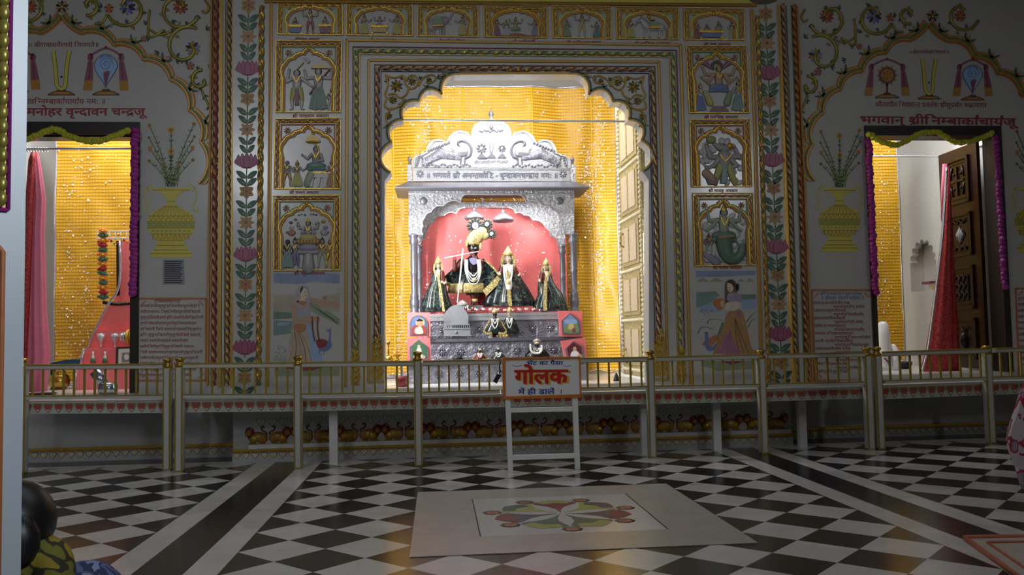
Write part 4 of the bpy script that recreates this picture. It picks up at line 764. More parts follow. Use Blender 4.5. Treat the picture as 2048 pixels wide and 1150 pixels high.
def conch(u,v,s,label):
    t=emb('conch_emblem',label,(u,v+48*s)); b=MB(); o=catm([(u,v-25*s),(u+16*s,v-18*s),(u+24*s,v-2*s),(u+16*s,v+16*s),(u+4*s,v+34*s),(u,v+50*s),(u-5*s,v+34*s),(u-17*s,v+16*s),(u-24*s,v-2*s),(u-16*s,v-18*s)],4,True)
    b.plate(o,YB,.003,'navy'); b.plate([(u+(x-u)*.94,v+(y-v)*.95) for x,y in o],YB,.0045,'ltblue'); b.stroke(spiral(u,v-4*s,14*s,0,2,1,30,.05),1.3*s,YB,.0058,'blue',0); b.plate(catm([(u-4*s,v+12*s),(u+8*s,v+10*s),(u+4*s,v+26*s),(u,v+44*s),(u-3*s,v+28*s)],3,True),YB,.0056,'rose')
    for i in range(5): b.stroke([(u-4*s,v+16*s+i*5*s),(u+6*s-i*s,v+15*s+i*5*s)],1,YB,.0066,'maroon',0)
    for i in range(3): b.stroke([(u-14*s+i*2,v-14*s-i*3*s),(u,v-20*s-i*2*s),(u+14*s-i*2,v-14*s-i*3*s)],1,YB,.0056,'blue')
    b.build('shell',t); tassels(t,u,v-18*s,31*s,66*s,s); ped(t,u,v+55*s,27*s,s)
conch(212,133,1,'pale blue conch with rose tassels above left doorway'); conch(1945,151,.86,'pale blue conch with rose tassels at right end above right doorway')
def wheel(u,v,s,label):
    t=emb('wheel_emblem',label,(u,v+45*s)); b=MB()
    for i in range(12): a=2*math.pi*i/12; c,n=math.cos(a),math.sin(a); b.plate([(u+c*18*s-n*5*s,v-n*18*s-c*5*s),(u+c*25*s,v-n*25*s),(u+c*18*s+n*5*s,v-n*18*s+c*5*s)],YB,.003,'ochre')
    for r,k,h in ((18.5,'navy',.0036),(17,'rose',.0046),(15.5,'navy',.0052),(14.5,'ochre',.006),(4,'orange',.0072)): b.plate(ell2(u,v,r*s,r*s,20),YB,h,k)
    for i in range(6): a=math.pi*i/3+.5; b.plate(ell2(u+math.cos(a)*8.5*s,v-math.sin(a)*8.5*s,1.8*s,1.8*s,6),YB,.0068,'brown')
    b.build('wheel',t); tassels(t,u,v-18*s,36*s,64*s,s); ped(t,u,v+49*s,27*s,s); b=MB(); b.line((u,v+18*s),(u,v+40*s),YB,4*s,.003,'brown'); b.build('stem',t)
wheel(1774,151,.88,'rayed golden wheel with rose tassels at left end above right doorway'); wheel(30,133,1,'golden wheel with rose tassels half hidden by near white pillar')
def writing(name,label,items,k,group=None,bold=True):
    # items: (text, left u, baseline v, headline height px, width px, slope)
    c=P(items[0][1]+items[0][4]/2,items[0][2],YB); t=thing(name,(c.x,YB-.004,c.z),label,'wall writing',group)
    for s,u,v,h,wd,sl in items: b=MB(); text(b,s,u,v,h,YB,k,wd,.003,bold,sl); b.build('lettering',t)
writing('painted_inscription','small dark red lettering above the yellow mark over left doorway',[('॥ श्रीराधासर्वेश्वरो विजयते॥',56,94,8,142,0)],'textred',None,False)
writing('painted_inscription','thin dark red line of lettering under the emblems over left doorway',[('श्रीभगवन्निम्बार्काचार्याय नमः ॥',22,208,9.5,190,0)],'textred',None,False)
writing('painted_inscription','large bold dark red name lettering just above left doorway',[('श्रीमुरलीमनोहर वृन्दावन चन्द्रजू',-32,231,14,322,0)],'textred')
writing('painted_inscription','small dark red lettering above the yellow mark over right doorway',[('॥ श्रीराधासर्वेश्वरो विजयते ॥',1818,107,5.5,80,0)],'textred',None,False)
writing('painted_inscription','thin dark red line of lettering under the emblems over right doorway',[('द्वैताद्वैत सिद्धान्त प्रवर्तक श्रीसुदर्शन चक्रावतार',1751,213,8.5,222,0.01)],'textred',None,False)
writing('painted_inscription','large bold dark red name lettering just above right doorway',[('भगवान् श्रीनिम्बार्काचार्यजू',1719,246.5,14,312,.016)],'textred')
# vases of flowers
def vase(uc,v0,sx,sy,label):
    # drawn about the mouth centre (uc, v0); unit px of the left vase
    f=lambda x,y:(uc+x*sx,v0+y*sy); c=P(*f(0,139),YB); t=thing('painted_vase',(c.x,YB-.004,c.z),label,'wall painting','painted flower vases')
    half=[(36,0),(36,4),(22,8),(11,18),(8,27),(10,34),(14,37),(38,48),(47,62),(48,72),(44,88),(34,100),(25,105),(28,108),(28,115),(33,119),(34,124),(42,131),(43,136),(38,139)]
    b=MB(); b.plate([f(*p) for p in half]+[f(-x,y) for x,y in half[::-1]],YB,.003,'yellow')
    for y,hw in ((4,36),(27,8),(37,14),(56,44),(67,48),(80,47),(92,41),(105,25),(115,28),(124,34),(131,42)): b.stroke([f(-hw,y),f(hw,y)],1.3,YB,.0045,'darkgold',0)
    b.plate([f(-48,68),f(48,68),f(47,79),f(-47,79)],YB,.0038,'lime')
    for i in range(-4,5): b.stroke([f(i*3.2,37),f(i*9,55)],1,YB,.0045,'darkgold',0); b.stroke([f(i*10-4,57),f(i*10,65),f(i*10+4,57)],1,YB,.0045,'darkgold'); b.stroke([f(i*8-3,103),f(i*9,93),f(i*8+3,103)],1,YB,.0045,'darkgold'); b.stroke([f(i*10-4,70),f(i*10+4,78)],.9,YB,.0045,'darkgold',0); b.plate(ell2(*f(i*9,86),3*sx,2.5*sy,8),YB,.0042,'lime')
    b.build('urn',t)
    for s in (-1,1): b=MB(); b.stroke([f(s*40,8),f(s*46,2),f(s*42,-6),f(s*36,-4),f(s*38,4)],2.2,YB,.0035,'yellow'); b.stroke([f(s*46,-2),f(s*52,8),f(s*50,24),f(s*44,36),f(s*47,46),f(s*53,46),f(s*53,40)],2.4,YB,.0035,'yellow'); b.build('handle',t)
    fl=[(0,-116,8,1),(-43,-125,5,1),(46,-128,5,1),(0,-73,8,1),(-42,-79,4,0),(43,-80,4,0),(-43,-54,4,2),(44,-56,4,2),(-15,-46,3.6,1),(14,-46,3.6,1),(-44,-101,3,2),(47,-103,3,2)]
    b=MB()
    for i,(x,y,r,k) in enumerate(fl):
        st=[f(x*.12+(i-5)*1.2,-3),f(x*.35,y*.45),f(x,y)]; b.stroke(st,1.5,YB,.003,'leaf'); pts=catm(st,7)
        for j in range(2,len(pts)-2):
            u,v=pts[j]; sgn=1 if j%2 else -1
            for d in (-1,1): b.plate([(u,v),(u+d*2.2*sx,v-3.6*sy),(u+d*5*sx,v-4.6*sy),(u+d*3*sx,v-1*sy)],YB,.0032+.0004*(j%3),('ltgreen','lime','leaf')[(i+j)%3])
    b.build('stem',t)
    for x,y,r,k in fl:
        q=MB()
        if k==0: q.plate([f(x-4,y-4),f(x+4,y-4),f(x+2.5,y+5),f(x-2.5,y+5)],YB,.005,'ochre')
        else: star(q,*f(x,y),r*sx*1.15,8,YB,'yellow' if k==1 else 'lime','orange'); q.plate(ell2(*f(x,y),r*.38,r*.38,8),YB,.006,'red' if k==1 else 'navy')
        q.build('flower',t)
vase(342,376,1,1,'painted yellow two handled flower vase beside the left doorway')
vase(1679,377,.87,.91,'painted yellow two handled flower vase on left side of right doorway')
vase(2070,377,.85,.91,'painted yellow flower vase cut by right edge, beyond the right doorway')
# verse panels
WORDS='नमस्ते श्रियै राधिकायै परायै मुकुन्दप्रियायै सदानन्दरूपे प्रसीद त्वमन्तः प्रकाशे स्फुरन्ती मुकुन्देन सार्धम् स्ववासोपहारं यशोदासुतं वा दध्यादिचौरं समाराधयन्तीम् नखं नवीनां हरिं दामोदरं मुरारिं विहारिणी रसिकं वनमाली गुणनिधि'.split()
def verse(fr,rows,label,k,hd=()):
    (x0,y0),(x1,y1),(x2,y2),(x3,y3)=fr; c=P((x2+x3)/2,y2,YB); t=thing('verse_panel',(c.x,YB-.004,c.z),label,'wall writing','verse panels beside the doorways')
    b=MB(); 
    for A,B_ in ((fr[0],fr[1]),(fr[1],fr[2]),(fr[2],fr[3]),(fr[3],fr[0])): b.line(A,B_,YB,3.4,.006,'orange')
    ch=9; P4=[(x0+5,y0+5+ch),(x0+5+ch,y0+5),(x1-5-ch,y1+5),(x1-5,y1+5+ch),(x2-5,y2-5-ch),(x2-5-ch,y2-5),(x3+5+ch,y3-5),(x3+5,y3-5-ch)]
    for i in (0,2,4,6): b.line(P4[i],P4[i+1],YB,2,.004,'orange')
    b.build('border',t)
    for s,u,v,h,wd in hd: q=MB(); text(q,s,u,v,h,YB,'blue',wd,.003); q.build('heading',t)
    r2=random.Random(int(x0))
    for u,v,wd in rows:
        s=''
        while lay(s)[1]*9.2<wd: s+=(' ' if s and r2.random()<.35 else '')+r2.choice(WORDS)
        q=MB(); text(q,s,u,v,5,YB,k,wd,.003); q.build('line_of_writing',t)
verse([(277,597),(412,597),(412,761),(273,761)],[(309,604.5,52)]+[(281-.02*i,614.5+11.55*i,wd) for i,wd in enumerate((118,120,126,112,122,120,96,108,124,116,120,112,98))],'orange framed panel of dark red verse lines beside left doorway, under the notice','textred')
verse([(1624,580),(1742,580),(1751,761),(1630,761)],[(1627+(i%2)*(39 if i%2 else 0)+.04*i*7.6,608.5+7.62*i,(72,62,64,60,62,58,62,60,76,72,76,68,70,64,60,62,62,66,64)[i]) for i in range(19)],'orange framed panel of red verse under blue heading, left of right doorway','textred',(('श्रीनिम्बार्काचार्य कृत स्तोत्रम्',1640,590,5,84),('॥ श्रीप्रातः स्मरण स्तोत्रम् ॥',1642,599,6,86)))
verse([(2031,577),(2150,577),(2160,761),(2038,761)],[(2035+.04*i*7.6,600+12*i,90) for i in range(12)],'orange framed panel of red verse at right edge of the wall','textred')
c=P(347,570,YB); t=thing('paper_notice',(c.x,YB-.01,c.z),'small grey printed paper notice pasted below the left painted vase','notice'); b=MB(); b.plate([(326,519),(368,519),(369,569),(326,569)],YB,.004,'grey'); b.build('sheet',t)
b=MB()
for i in range(11): b.line((329,523+4.2*i),(365-(i%3)*2,523+4.2*i),YB-.004,2.3,.0015,'charcoal')
b.build('print',t)
# ---------------------------------------------------------------- door frames
b=MB(); b.bx(DL1-.075,DL1,YB-.02,YB+.2,FZ,DZ,'dkwood'); b.bx(DL0,DL0+.075,YB-.02,YB+.2,FZ,DZ,'dkwood'); b.bx(DL0+.075,DL1-.075,YB-.02,YB+.2,DZ-.115,DZ,'dkwood'); b.bx(DL0+.075,DL1-.075,YB+.03,YB+.2,DZ-.13,DZ-.115,'wood'); struct('door_1',b)
b=MB(); b.bx(DR1-.035,DR1+.03,YB-.02,YB+.2,FZ,DZR,'dkwood'); b.bx(DR0,DR0+.05,YB-.02,YB+.2,FZ,DZR,'dkwood'); b.bx(DR0+.05,DR1-.035,YB-.02,YB+.2,DZR-.1,DZR,'dkwood'); struct('door_2',b)
# open carved door leaf
H=Vector((DR1-.045,YB+.23,0)); LW=.70
lo,hi=-.6,1.2
for _ in range(40):
    a=(lo+hi)/2; q=H+Vector((-math.sin(a),math.cos(a),1.4))*1; q=Vector((H.x-math.sin(a)*LW,H.y+math.cos(a)*LW,1.4))
    if proj(q)[0]>1896: lo=a
    else: hi=a
LA=a
t=thing('carved_door_leaf',(H.x,H.y,FZ+.01),'open dark brown carved wooden door leaf in right doorway','door leaf'); 
dirv=Vector((-math.sin(LA),math.cos(LA),0)); nrm=Vector((-math.cos(LA),-math.sin(LA),0)); LT=DZR-.10-(FZ+.02)
def lf(s,z,o): return H+dirv*s+nrm*o+Vector((0,0,FZ+.02+z))
def lbox(mb,s0,s1,z0,z1,o0,o1,k):
    p=[lf(s,z,o) for o in (o0,o1) for s,z in ((s0,z0),(s1,z0),(s1,z1),(s0,z1))]; i=len(mb.v); mb.v+=[tuple(x) for x in p]
    for f in ((0,1,2,3),(4,7,6,5),(0,4,5,1),(1,5,6,2),(2,6,7,3),(3,7,4,0)): mb.fc([i+j for j in f],k)
b=MB(); lbox(b,0,LW,0,LT,0,.035,'wood'); b.build('board',t)
pz=[(.745,.955),(.505,.70),(.265,.46),(.04,.225)]
for i,(z0,z1) in enumerate(pz):
    b=MB(); z0*=LT; z1*=LT; s0,s1=.13,LW-.13
    for (a0,a1,c0,c1) in ((s0,s1,z1-.03,z1),(s0,s1,z0,z0+.03),(s0,s0+.035,z0,z1),(s1-.035,s1,z0,z1)): lbox(b,a0,a1,c0,c1,.035,.06,'wood')
    for (a0,a1,c0,c1) in ((s0+.06,s1-.06,z1-.062,z1-.05),(s0+.06,s1-.06,z0+.05,z0+.062),(s0+.06,s0+.07,z0+.05,z1-.05),(s1-.07,s1-.06,z0+.05,z1-.05)): lbox(b,a0,a1,c0,c1,.035,.048,'wood')
    sm,zm=(s0+s1)/2,(z0+z1)/2; hs,hz=(s1-s0)/2-.09,(z1-z0)/2-.09
    if i==0:
        lbox(b,sm-.012,sm+.012,zm-hz,zm+hz,.035,.055,'wood'); lbox(b,sm-hs,sm+hs,zm-.012,zm+.012,.035,.055,'wood')
        for x,y in ((1,1),(1,-1),(-1,1),(-1,-1)): b.ball(lf(sm+x*hs*.5,zm+y*hz*.5,.04),.018,'wood',8,6); b.tube([lf(sm+x*hs,zm+y*hz*.2,.045),lf(sm+x*hs*.7,zm+y*hz,.045)],.01,'wood')
    elif i==1:
        q=[lf(sm,zm-hz*.7,.036),lf(sm+hs*.7,zm,.036),lf(sm,zm+hz*.7,.036),lf(sm-hs*.7,zm,.036)]
        for k in range(4): b.tube([q[k],q[(k+1)%4]],.009,'wood')
        for k in range(-3,4): x=hs*.6*k/4; e=hz*.6*(1-abs(k)/4); b.tube([lf(sm+x,zm-e,.045),lf(sm+x,zm+e,.045)],.006,'ltgrey')
        for sg in (-1,1): b.tube([lf(sm+hs*(-1+.25*k),zm+sg*(hz+.02*math.sin(k*2)),.045) for k in range(9)],.01,'wood')
    elif i==2:
        for x in (-1,0,1):
            for y in (-1,0,1): b.tube([lf(sm+x*hs*.65+.035*math.cos(k*.8),zm+y*hz*.65+.045*math.sin(k*.8),.045) for k in range(8)],.009,'wood')
    else:
        b.ball(lf(sm,zm-.02,.035),(.07,.04,.09),'wood',10,8)
        for x in (-1,0,1): b.tube([lf(sm,zm+.05,.05),lf(sm+x*.05,zm+.12,.05),lf(sm+x*.09,zm+.1,.05)],.008,'wood')
    b.build('carved_panel',t)
b=MB(); lbox(b,LW-.16,LW-.02,LT*.475,LT*.49,.06,.075,'iron'); lbox(b,LW-.10,LW-.04,LT*.43,LT*.475,.035,.07,'iron'); b.build('latch',t,label='black iron latch')
# ---------------------------------------------------------------- garlands round the doors
def pom(k,r):
    b=MB(); b.ball((0,0,0),r,k,14,9)
    for i,v in enumerate(b.v): q=1+.1*math.sin(i*12.9898)*1.2; b.v[i]=(v[0]*q,v[1]*q,v[2]*q)
    return b.mesh('flower')
POM={}
def garland(pts,Yg,r,step,k,label,grp):
    pts=[P(u,v,Yg) for u,v in pts]; t=thing('flower_garland',pts[0],label,'garland',grp); b=MB(); b.tube(pts,.004,k,5); s=b.build('string',t)
    key=(k,round(r*kk(Yg),4))
    if key not in POM: POM[key]=pom(k,key[1])
    acc=0; last=pts[0]; res=[pts[0]]
    for p,q in zip(pts,pts[1:]):
        l=(q-p).length; d=step*kk(Yg)-acc
        while d<=l: res.append(p+(q-p)*(d/l)); d+=step*kk(Yg)
        acc=l-(d-step*kk(Yg))
    for p in res:
        o=bpy.data.objects.new('flower',POM[key]); COL.objects.link(o); o.parent=t; o.matrix_parent_inverse=Matrix.Translation(t.location).inverted(); o.location=p+Vector((rnd.uniform(-1,1)*.006,rnd.uniform(-1,1)*.006,0)); o.rotation_euler=(rnd.uniform(0,6),rnd.uniform(0,6),rnd.uniform(0,6)); o.scale=(1,1,.85)
garland([(270,262),(269,420),(265,592)],YB-.06,8,8.6,'magenta','purple pompom garland hanging down the right jamb of the left doorway','purple door garlands')
garland([(1737,276),(1743,420),(1752,588)],YB-.06,7.6,8.6,'magenta','purple pompom garland hanging down the left jamb of the right doorway','purple door garlands')
garland([(1991,276),(2000,400),(2005,500),(2010,577)],YB-.06,6.6,9.4,'magenta','pink purple pompom garland hanging down the right jamb of right doorway','purple door garlands')
sw=lambda L:[(u,v) for u,v in catm(L,6)]
garland(sw([(20,262),(40,276),(52,279),(69,273),(109,258),(143,275),(184,283),(218,276),(259,259)]),YB-.12,6.6,6.4,'limeflower','yellow green marigold swag draped across the top of the left doorway','marigold swags')
garland(sw([(1738,268),(1765,284),(1792,290),(1814,281),(1840,267),(1875,265),(1901,280),(1926,285),(1955,279),(1985,266)]),YB-.12,6.2,6,'limeflower','yellow green marigold swag draped across the top of the right doorway','marigold swags')
# ---------------------------------------------------------------- ledge on white legs, and the rails before it
RP=[('L',44,946,716,729,792,807,828),('L',335,940,716,727,790,805,826),('C',359,943,714,726,789,804,825),('C',597,937,711,724,788,802,823),('C',838,932,702,721,784,797,818),('C',1305,915,700,713,772,786,808),('C',1528,907,698,707.5,768,783,803),('C',1741,899,693,703.5,763,777,797),('R',1761,898,693,703,761,775,799),('R',1982,887,690,696,754,768,790),('R',2205,878,684,689,748,761,782)]
def post(u,vf,vc,t):
    g=G(u,vf); Yp=g.y; zc=P(u,vc,Yp).z; b=MB(); x=g.x; w=.031
    b.bx(x-w,x+w,Yp-w,Yp+w,0,zc-.075,'railgold'); o=b.build('post',t)
    q=MB(); q.bx(x-.019,x+.019,Yp-w-.004,Yp-w,.012,zc-.085,'railwhite'); q.bx(x+w,x+w+.003,Yp-.022,Yp+w,.012,zc-.1,'railwhite'); q.bx(x-w-.003,x-w,Yp-.022,Yp+w,.012,zc-.1,'railwhite'); q.build('inlay',o,label='white front strip')
    c=MB(); c.lathe((x,Yp,zc-.075),[(.04,0),(.042,.012),(.03,.02),(.026,.035),(.036,.048),(.042,.058),(.034,.068),(.012,.075)],'brass',14); c.build('cap',o,label='turned brass cap')
    return x,Yp
BAL={}
def raildo(code,label,pts):
    g=G(pts[0][1],pts[0][2]); t=thing('railing',g,label,'railing','gold and white railings')
    for p in pts: post(p[1],p[2],p[3],t)
    for p,q in zip(pts,pts[1:]):
        a,c=G(p[1],p[2]),G(q[1],q[2]); segs=[(0,1)]
        if p[1]==838: segs=[(0,.345),(.352,1)]
        for s0,s1 in segs:
            L=lambda s,i: P(p[1]+(q[1]-p[1])*s,p[i]+(q[i]-p[i])*s,a.y+(c.y-a.y)*s)
            A,B_=L(s0,4),L(s1,4); d=(B_-A); d.z=0; ang=math.atan2(d.y,d.x); up=Vector((0,0,1))
            def bar(i,th,dp,k,name,dz=0):
                A,B_=L(s0,i),L(s1,i); b=MB(); n=Vector((-math.sin(ang),math.cos(ang),0))*dp/2; e=(B_-A).normalized()*(.03 if segs[0][1]==1 or s0==0 else 0)
                A=A+e*(1 if s0==0 else 0); B_=B_-(B_-A).normalized()*(.03 if s1==1 else 0); i0=len(b.v)
                for P_ in (A,B_):
                    for sx,z in ((-1,0),(1,0),(1,-th),(-1,-th)): b.v.append(tuple(P_+n*sx+up*(z+dz)))
                for f in ((0,1,2,3),(7,6,5,4),(0,4,5,1),(1,5,6,2),(2,6,7,3),(3,7,4,0)): b.fc([i0+j for j in f],k)
                return b
            bb=bar(4,.012,.058,'railgold','top'); b2=bar(4,.026,.05,'railwhite','',-.012); i0=len(bb.v); bb.v+=b2.v
            for f in b2.f: bb.fc([i0+j for j in f],'railwhite')
            b2=bar(4,.006,.056,'railgold','',-.038); i0=len(bb.v); bb.v+=b2.v
            for f in b2.f: bb.fc([i0+j for j in f],'railgold')
            bb.build('top_rail',t)
            bb=bar(5,.028,.04,'railwhite',''); b2=bar(5,.008,.046,'railgold','',.004); i0=len(bb.v); bb.v+=b2.v
            for f in b2.f: bb.fc([i0+j for j in f],'railgold')
            bb.build('bottom_rail',t)
            n=max(3,round((q[1]-p[1])*(s1-s0)/21))
            for i in range(1,n):
                s=s0+(s1-s0)*i/n; x=L(s,4); y=L(s,5); h=x.z-.044-y.z-.002; kx=round(h,3)
                if kx not in BAL: m_=MB(); m_.bx(-.0075,.0075,-.0075,.0075,0,kx,'railgold'); BAL[kx]=m_.mesh('baluster')
                o=bpy.data.objects.new('baluster',BAL[kx]); COL.objects.link(o); o.parent=t; o.matrix_parent_inverse=Matrix.Translation(t.location).inverted(); o.location=(y.x,y.y,y.z+.003)
for code,label in (('L','gold and white railing section in front of the left doorway'),('C','long gold and white railing in front of the central arch'),('R','gold and white railing section in front of the right doorway')):
    raildo(code,label,[p for p in RP if p[0]==code])
def ledge(code,label,pts,legs):
    g=G(pts[0][1],pts[0][2]); t=thing('offering_ledge',(g.x,g.y+.1,0),label,'ledge','marble ledges behind the railings'); s_,a_=MB(),MB(); off=.064
    for p,q in zip(pts,pts[1:]):
        yp,yq=G(p[1],p[2]).y+off,G(q[1],q[2]).y+off
        A,B_=P(p[1],p[6]-5,yp),P(q[1],q[6]-5,yq); A2,B2=P(p[1],p[6],yp),P(q[1],q[6],yq); A3,B3=P(p[1],p[7],yp),P(q[1],q[7],yq)
        yb=lambda x: YC-.002 if CL<x<CR else YB-.002
        # clip the rear edge where the wall steps back
        xs=sorted([A.x,B_.x]+[x for x in (CL,CR) if A.x<x<B_.x])
        for x0,x1 in zip(xs,xs[1:]):
            f=lambda x,U,V: U+(V-U)*((x-A.x)/(B_.x-A.x)); m=(x0+x1)/2; r=yb(m); x0_,x1_=x0+(.003 if abs(x0-CR)<1e-6 else 0),x1-(.003 if abs(x1-CL)<1e-6 else 0); u0,u1,l0,l1=f(x0,A,B_),f(x1,A,B_),f(x0,A2,B2),f(x1,A2,B2); i=len(s_.v)
            s_.v+=[tuple(u0),tuple(u1),(x1_,r,u1.z),(x0_,r,u0.z),tuple(l0),tuple(l1),(x1_,r,l1.z),(x0_,r,l0.z)]
            for fc in ((0,1,2,3),(7,6,5,4),(0,4,5,1),(1,5,6,2),(2,6,7,3),(3,7,4,0)): s_.fc([i+j for j in fc],'marble')
        d=Vector((0,.006,0)); tk=Vector((0,.03,0)); i=len(a_.v); a_.v+=[tuple(x) for x in (A2+d,B2+d,B3+d,A3+d,A2+d+tk,B2+d+tk,B3+d+tk,A3+d+tk)]
        for fc in ((0,1,2,3),(7,6,5,4),(0,4,5,1),(1,5,6,2),(2,6,7,3),(3,7,4,0)): a_.fc([i+j for j in fc],'railwhite')
        n=round((q[1]-p[1])/(20.7 if code!='R' else 18.6)); w=(B2-A2)/n
        for j in range(n):
            ctr=A2+(B2-A2)*((j+.5)/n)+d; hh=(A2.z-A3.z); W=w.length*.46
            o=[(0,-.93),(-.5,-.68),(-.95,-.34),(-.9,-.08),(-.5,0),(0,-.06),(.5,0),(.9,-.08),(.95,-.34),(.5,-.68)]
            for sc_,k,h in ((1,'railgold',.003),(.76,'fig_white',.0042),(.74,'heart',.0054)):
                pts_=[]
                for x,z in o:
                    zz=z
                    if k=='heart': zz=max(z,-.66)
                    pts_.append(ctr+w.normalized()*(x*sc_*W)+Vector((0,-h,((zz+.42)*sc_-.42)*hh)))
                a_.plate3(pts_[::-1],[x+Vector((0,h,0)) for x in pts_[::-1]],k)
    s_.build('slab',t); a_.build('apron',t,label='white apron painted with red leaf hearts')
    for u,v in legs:
        g=G(u,v); l=MB(); l.bx(g.x-.034,g.x+.034,g.y-.03,g.y+.03,0,P(u,vz(u,.55,g.y),g.y).z,'marble'); l.build('leg',t)
ledge('L','white marble ledge with heart painted apron at the left doorway',[p for p in RP if p[0]=='L'],[])
ledge('C','long white marble ledge with heart painted apron before the central arch',[p for p in RP if p[0]=='C'],[(668,928),(1290,908),(1434,900),(1605,894)])
ledge('R','white marble ledge with heart painted apron at the right doorway',[p for p in RP if p[0]=='R'],[])
# padlock on the gate in the long rail
c=P(996,722,-.06); t=thing('padlock',(c.x,c.y,c.z-.1),'dark padlock and chain hanging on the rail left of the sign','padlock'); b=MB(); a_=[P(1001,722,-.08),P(999,735,-.08),P(1001,742,-.08),P(998,748,-.08)]; b.tube(a_,.006,'iron',6); b.build('chain',t); b=MB(); q=P(994,757,-.08); b.box(q,(.036,.02,.075),'iron',rot=Matrix.Rotation(.5,3,'Y')); b.build('lock_body',t)
# ---------------------------------------------------------------- frieze of lions under the ledge
def lion(b,u,v,d):
    e=lambda x,y,rx,ry,k,dp=.022,r=0: b.ell(u+d*x*1.12,v+y,rx*1.15,ry*1.12,dp,YC,k,10,6,r*d)
    b.ell(u,v+3,18,10,.004,YC,'darkred',12,6); e(2,4,13,8,'goldpaint',.028); e(11,5,8,9,'ochre',.03); e(-5,6,8,8,'gold',.034); e(-13,-6,8,9,'darkred',.028); e(-14,-5,5,6,'ochre',.04); e(-17,-3,2.5,2.5,'goldpaint',.045); e(-15,-7,1,1,'black',.05); e(-10,-13,2.5,2.5,'ochre',.03)
    for x in (-11,-3,8,14): b.cap((u+d*x,v+8),(u+d*(x-1),v+16),3.4,2.6,YC,'ochre'); b.ell(u+d*(x-2.5),v+17,3.4,1.8,.02,YC,'goldpaint',8,5)
    b.vine([(u+d*17,v+3),(u+d*20,v-5),(u+d*12,v-9),(u+d*9,v-14),(u+d*12,v-18),(u+d*15,v-15)],1.5,YC,'darkred')
c=P(1035,880,YC); t=thing('lion_frieze',(0,YC-.004,c.z),'row of small gilded lion reliefs on white shelf under the ledge','wall relief')
zl=P(1035,857,YC).z; zs0,zs1=P(1035,881,YC).z,P(1035,873,YC).z
b=MB(); b.bx(CL+.14,CR-.02,YC-.05,YC-.002,zs0,zs1,'marble'); b.build('shelf',t)
us=[514+45.2*i for i in range(24)]
for i,u in enumerate(us):
    b=MB(); lion(b,u,vz(u,zl,YC)-1,1 if i%2==0 else -1); b.build('lion',t)
b=MB(); hearts(b,510,1560,vz(510,P(1035,822,YC).z,YC),vz(510,P(1035,840,YC).z,YC),23,YC,.002,'ltgreen','white','white',(vz(1560,P(1035,822,YC).z,YC)-vz(510,P(1035,822,YC).z,YC))/1050); b.build('heart_border',t)
# ---------------------------------------------------------------- donation sign on its stand
SY=-.5
g=G(1088,942); t=thing('sign_board',(g.x,SY,0),'white sign on wooden stand with big red and small blue lettering, orange edge','sign')
def quad(mb,pts,Y0,h,k,back=0.): mb.plate(pts,Y0,h,k,None,back)
b=MB(); quad(b,[(1006.5,717),(1158.5,715),(1160.5,793),(1008,796)],SY,.012,'signwhite',.02); b.build('board',t)
b=MB(); O=[(1004.6,715),(1160,713),(1162.5,794.5),(1005.8,798)]; I=[(1009.8,719.2),(1157.3,716.5),(1159.2,788.2),(1010.5,792.6)]
for i in range(4): j=(i+1)%4; quad(b,[O[i],O[j],I[j],I[i]],SY,.024,'signorange',.02)
b.build('frame',t)
for s,u,v,h,wd,k,bo in (('भेंट का पैसा',1053,730,7,72.5,'signblue',True),('में ही डालें',1036.5,788,9,72,'signblue',True),('।',1119,786.5,7.5,None,'signblue',True)):
    b=MB(); text(b,s,u,v,h,SY,k,wd,.0135,bo,-.005); b.build('lettering',t)
b=MB(); [text(b,'गोलक',1031+dx,769,26,SY,'signyellow',106,.0126+dx*.0001,True,-.01) for dx in (0,1.5,3)]; b.build('letter_shadow',t); b=MB(); [text(b,'गोलक',1029+dx,766.5+dx*.3,26,SY,'signred',104,.0150+dx*.0005,True,-.01) for dx in (0,1.5)]; b.build('lettering',t,label='bold red lettering with yellow shadow')
b=MB()
for u0,u1 in ((1025,1043),(1126,1142)): b.stroke([(u0,731),((u0+u1)/2,732.5),(u1,730.5)],.9,SY,.0135,'signblue',3)
b.build('flourish',t)
for q in ([(1010.5,797),(1020.5,797),(1026,943),(1016.5,945)],[(1145,794),(1155,794),(1160,938),(1150.5,940)]): b=MB(); quad(b,q,SY,.012,'signwhite',.03); b.build('leg',t)
for q in ([(1021,816),(1145,813.5),(1145.5,822.5),(1021.5,825)],[(1024.5,910.5),(1149,907),(1149.5,916),(1025,920)]): b=MB(); quad(b,q,SY,.008,'signwhite',.02); b.build('crossbar',t)
# ---------------------------------------------------------------- marble slab with flower inlay
def dims(x0,x1,y0,y1,z0,z1,k,mb): mb.bx(x0,x1,y0,y1,z0,z1,k)
S0,S1=-2.978,-1.266; HW=.857
t=thing('inlaid_floor_slab',(0,-2.12,0),'square white marble floor slab with colourful inlaid flower in the middle','floor slab')
b=MB(); xi,yi0,yi1=.50,-2.62,-1.58
b.bx(-HW,HW,S0,yi0,0,.004,'marble2'); b.bx(-HW,HW,yi1,S1,0,.004,'marble2'); b.bx(-HW,-xi,yi0,yi1,0,.004,'marble2'); b.bx(xi,HW,yi0,yi1,0,.004,'marble2')
b.build('border',t); b=MB(); b.bx(-xi,xi,yi0,yi1,0,.0032,'marble'); b.build('centre_panel',t)
b=MB()
for x in (-xi,xi): b.bx(x-.004,x+.004,yi0,yi1,0,.0045,'charcoal')
b.build('joint',t)
FC=(.0,-2.12)
